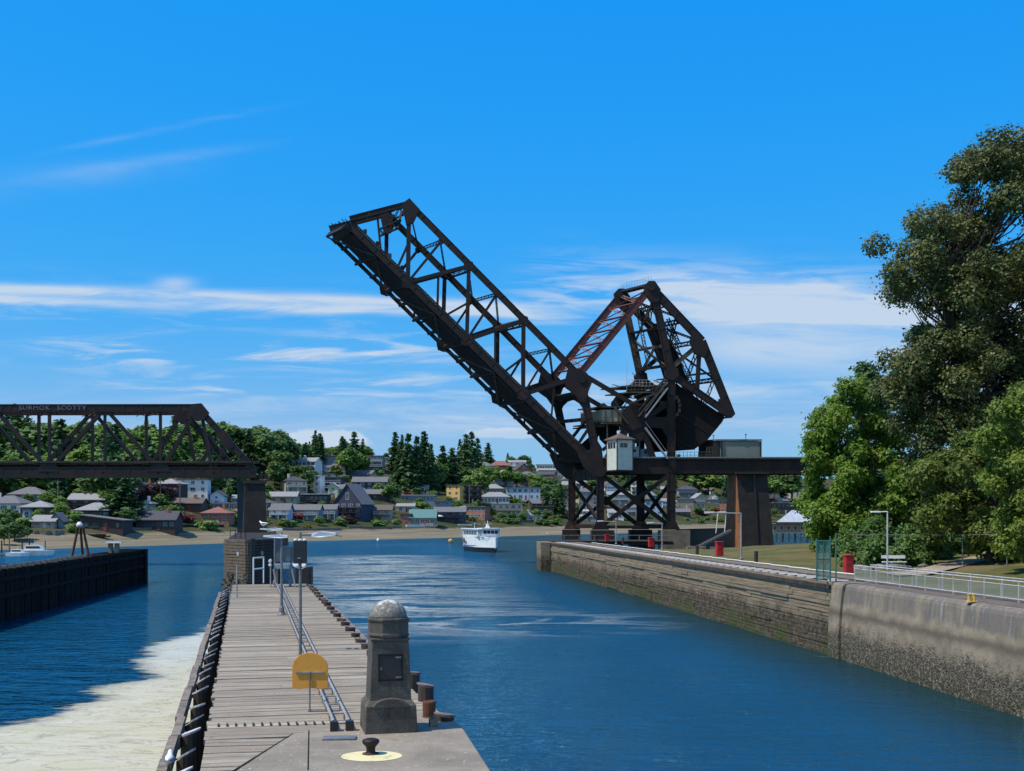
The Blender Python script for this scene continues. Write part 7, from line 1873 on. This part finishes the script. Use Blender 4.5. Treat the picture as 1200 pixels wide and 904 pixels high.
for sg_ in (-1, 1):
    for k in range(8): m_ = MB(); m_.box((sg_*3.12, 7.6+k*1.6, 5.9), (.06, 1.15, 1.1)); m_.build('side_window', GLASSD, tb_)
    m_ = MB(); m_.box((sg_*3.38, 18.3, 3.7), (.08, 1.2, .9)); m_.build('port_opening', GLASSD, tb_)
    m_ = MB()
    for z in (5.1, 5.6): m_.tube((sg_*2.3, 2.9, z), (sg_*3.35, 7, z), .04, n=5); m_.tube((sg_*2.3, 2.9, z), (0, .4, z), .04, n=5)
    for y, x in ((.8, .3), (2, 1.5), (3.4, 2.5), (5, 2.9)): m_.tube((sg_*x, y, 4.6), (sg_*x, y, 5.6), .04, n=5)
    m_.build('deck_rail', WHITE, tb_)
    m_ = MB()
    for y in (17.5, 20.3): m_.beam((sg_*3.2, y, 4.6), (sg_*3.2, y, 7.4), .2, .2)
    m_.build('stern_post', WHITE, tb_)
m_ = MB(); m_.tube((0, 7, 7.3), (0, 7, 9.8), .14, .07, 8); m_.beam((-1.1, 7, 8.7), (1.1, 7, 8.7), .1, .12); m_.prism([(-.6, 6.6, 7.4), (.6, 6.6, 7.4), (.2, 7, 8.6), (-.2, 7, 8.6)], (0, .6, 0)); m_.build('mast', WHITE, tb_)
m_ = MB(); m_.tube((-2.2, 12, 7.1), (-2.2, 12, 9.0), .07, n=6); m_.build('aft_mast', WHITE, tb_)
cu = bpy.data.curves.new('hull_lettering', 'FONT'); cu.body = 'edva'; cu.size = 2.1; cu.extrude = .01; cu.offset = .03
tmp_ = bpy.data.objects.new('tmp', cu); C.objects.link(tmp_); bpy.context.view_layer.update(); me_ = bpy.data.meshes.new_from_object(tmp_); bpy.data.objects.remove(tmp_)
tx = bpy.data.objects.new('hull_lettering', me_); C.objects.link(tx); tx.parent = tb_; tx.rotation_euler = (R(90), 0, R(-90)); tx.location = (-3.46, 19.4, 2.35); me_.materials.clear(); me_.materials.append(BLACKP)
tb_.location = (tbx, Yb_-4, 0); tb_.rotation_euler = (0, 0, R(19)); tb_.scale = (.92, .9, .80)
# moored cabin cruiser at the left
def cruiser(px, py, L, label, rz, cat='boat', grp=None):
    p = G(px, py, 0); t_ = thing('motor_boat', label, cat, (0, 0, 0), grp)
    m_ = MB(); st_ = [(0, .05), (.15, .6), (.35, .95), (.7, 1), (1, .9)]; vs = []
    for a, b in st_:
        for sg_ in (-1, 1): vs += [(L*(a-.5)*.94+(.03*L if a == 0 else 0), sg_*b*L*.13, -.2), (L*(a-.5), sg_*b*L*.16, L*.13)]
    fs = []
    for i in range(4): a = 4*i; fs += [(a, a+1, a+5, a+4), (a+2, a+6, a+7, a+3), (a+1, a+3, a+7, a+5)]
    fs += [(16, 17, 19, 18)]; m_.add(vs, fs); m_.build('hull', HULLW, t_, recalc=True)
    m_ = MB(); m_.prism([(-.22*L, -.11*L, L*.13), (.30*L, -.11*L, L*.13), (.26*L, -.11*L, L*.27), (-.10*L, -.11*L, L*.27)], (0, .22*L, 0)); m_.build('cabin', HULLW, t_, recalc=True)
    m_ = MB(); m_.prism([(-.155*L, -.115*L, L*.18), (.25*L, -.115*L, L*.18), (.24*L, -.115*L, L*.24), (-.115*L, -.115*L, L*.24)], (0, .23*L, 0)); m_.build('windows', GLASSD, t_, recalc=True)
    m_ = MB(); m_.tube((.05*L, 0, .27*L), (.05*L, 0, .42*L), .04, n=5); m_.build('mast', WHITE, t_)
    t_.location = (p.x, p.y, .05); t_.rotation_euler = (0, 0, rz); return t_
cruiser(43, 651, 8.5, 'white cabin cruiser moored at the left shore', R(178))
cruiser(22, 652, 5.5, 'small low white boat left of the cabin cruiser', R(175))
for k, px in enumerate((2, 11, 26, 34.5, 53)):
    p = G(px, 651, 0); m_ = MB(); m_.tube((p.x, p.y, -1), (p.x, p.y, 3.2+.5*(k % 2)), .16, n=8); m_.tube((p.x, p.y, 3.2+.5*(k % 2)), (p.x, p.y, 3.5+.5*(k % 2)), .2, .05, 8)
    tag(m_.build('mooring_pile', DARKW if k not in (1, 4) else GREYW, org=(p.x, p.y, 0)), '%s from left of the mooring piles at the left shore dock' % ORD[k], 'pile', 'mooring piles at the left shore')
p = G(10, 651.5, 0); m_ = MB(); m_.box((p.x, p.y, .4), (9, 2, .35)); tag(m_.build('floating_dock', GREYW, org=p), 'low grey floating dock at the left shore', 'dock')
# small boats drawn up on the beach
def skiff(px, py, L, label, mat=WHITE, rz=0):
    q = on_hill(px, py); q = q or G(px, py, 1); m_ = MB(); vs = []
    for a, b in ((0, .05), (.2, .7), (.5, 1), (1, .8)):
        for sg_ in (-1, 1): vs += [(L*(a-.5)*.9, sg_*b*L*.1, 0), (L*(a-.5), sg_*b*L*.15, L*.12)]
    fs = []
    for i in range(3): a = 4*i; fs += [(a, a+1, a+5, a+4), (a+2, a+6, a+7, a+3), (a, a+4, a+6, a+2), (a+1, a+3, a+7, a+5)]
    fs += [(12, 13, 15, 14)]; m_.add(vs, fs); o = m_.build('beached_skiff', mat, recalc=True); o.location = (q.x, q.y, q.z+.1); o.rotation_euler = (0, 0, rz)
    tag(o, label, 'boat', 'small boats on the far beach')
skiff(372, 628, 7.5, 'white skiff on the sand right of the pier lamps'); skiff(387, 627, 7, 'second white skiff on the sand, touching the first'); skiff(112, 630, 6, 'dark skiff on the left beach near the tripod', SHADEP)
skiff(500, 617.5, 6, 'white boat in front of the teal roofed beach house'); skiff(545, 617, 7, 'left white boat below the dark blue beach house', WHITE, .2); skiff(556, 616, 6, 'right white boat below the dark blue beach house', WHITE, -.3); skiff(120, 630.5, 5, 'small grey skiff beside the dark one on the left beach', GREYW)
q = on_hill(655, 613)
for px, py, c_, lb in ((443, 634, WHITE, 'white mooring buoy in front of the beach below the navy barn shaped house'), (641, 627, WHITE, 'white mooring buoy near the far shore left of the bridge tower'), (528, 635, ORANGE, 'orange channel marker buoy left of the tour boat')):
    p = G(px, py, 0); m_ = MB(); r_ = .5 if c_ is WHITE else .9; m_.lathe((p.x, p.y, 0), [(r_*.5, -.3), (r_, .1), (r_*.95, .5), (r_*.5, .9), (.12, 1.0), (.1, 2.0 if c_ is ORANGE else 1.05)], 12)
    tag(m_.build('buoy', c_, org=(p.x, p.y, 0)), lb, 'buoy')
# white parasols on the terrace
for px, py in ((515, 611), (349, 607)):
    q = on_hill(px, py); t_ = thing('parasol', 'white parasol on the terrace of the teal roofed beach house' if px > 400 else 'pink parasol in the garden of the blue grey house', 'parasol', q)
    m_ = MB(); m_.tube(q, q+Vector((0, 0, 2.6)), .05, n=5); m_.build('pole', WHITE, t_)
    m_ = MB(); m_.lathe(q, [(1.9, 2.1), (1.0, 2.55), (.05, 2.9)], 10); m_.build('canopy', WHITE if px > 400 else M('pink_cloth', (.5, .14, .14)), t_)
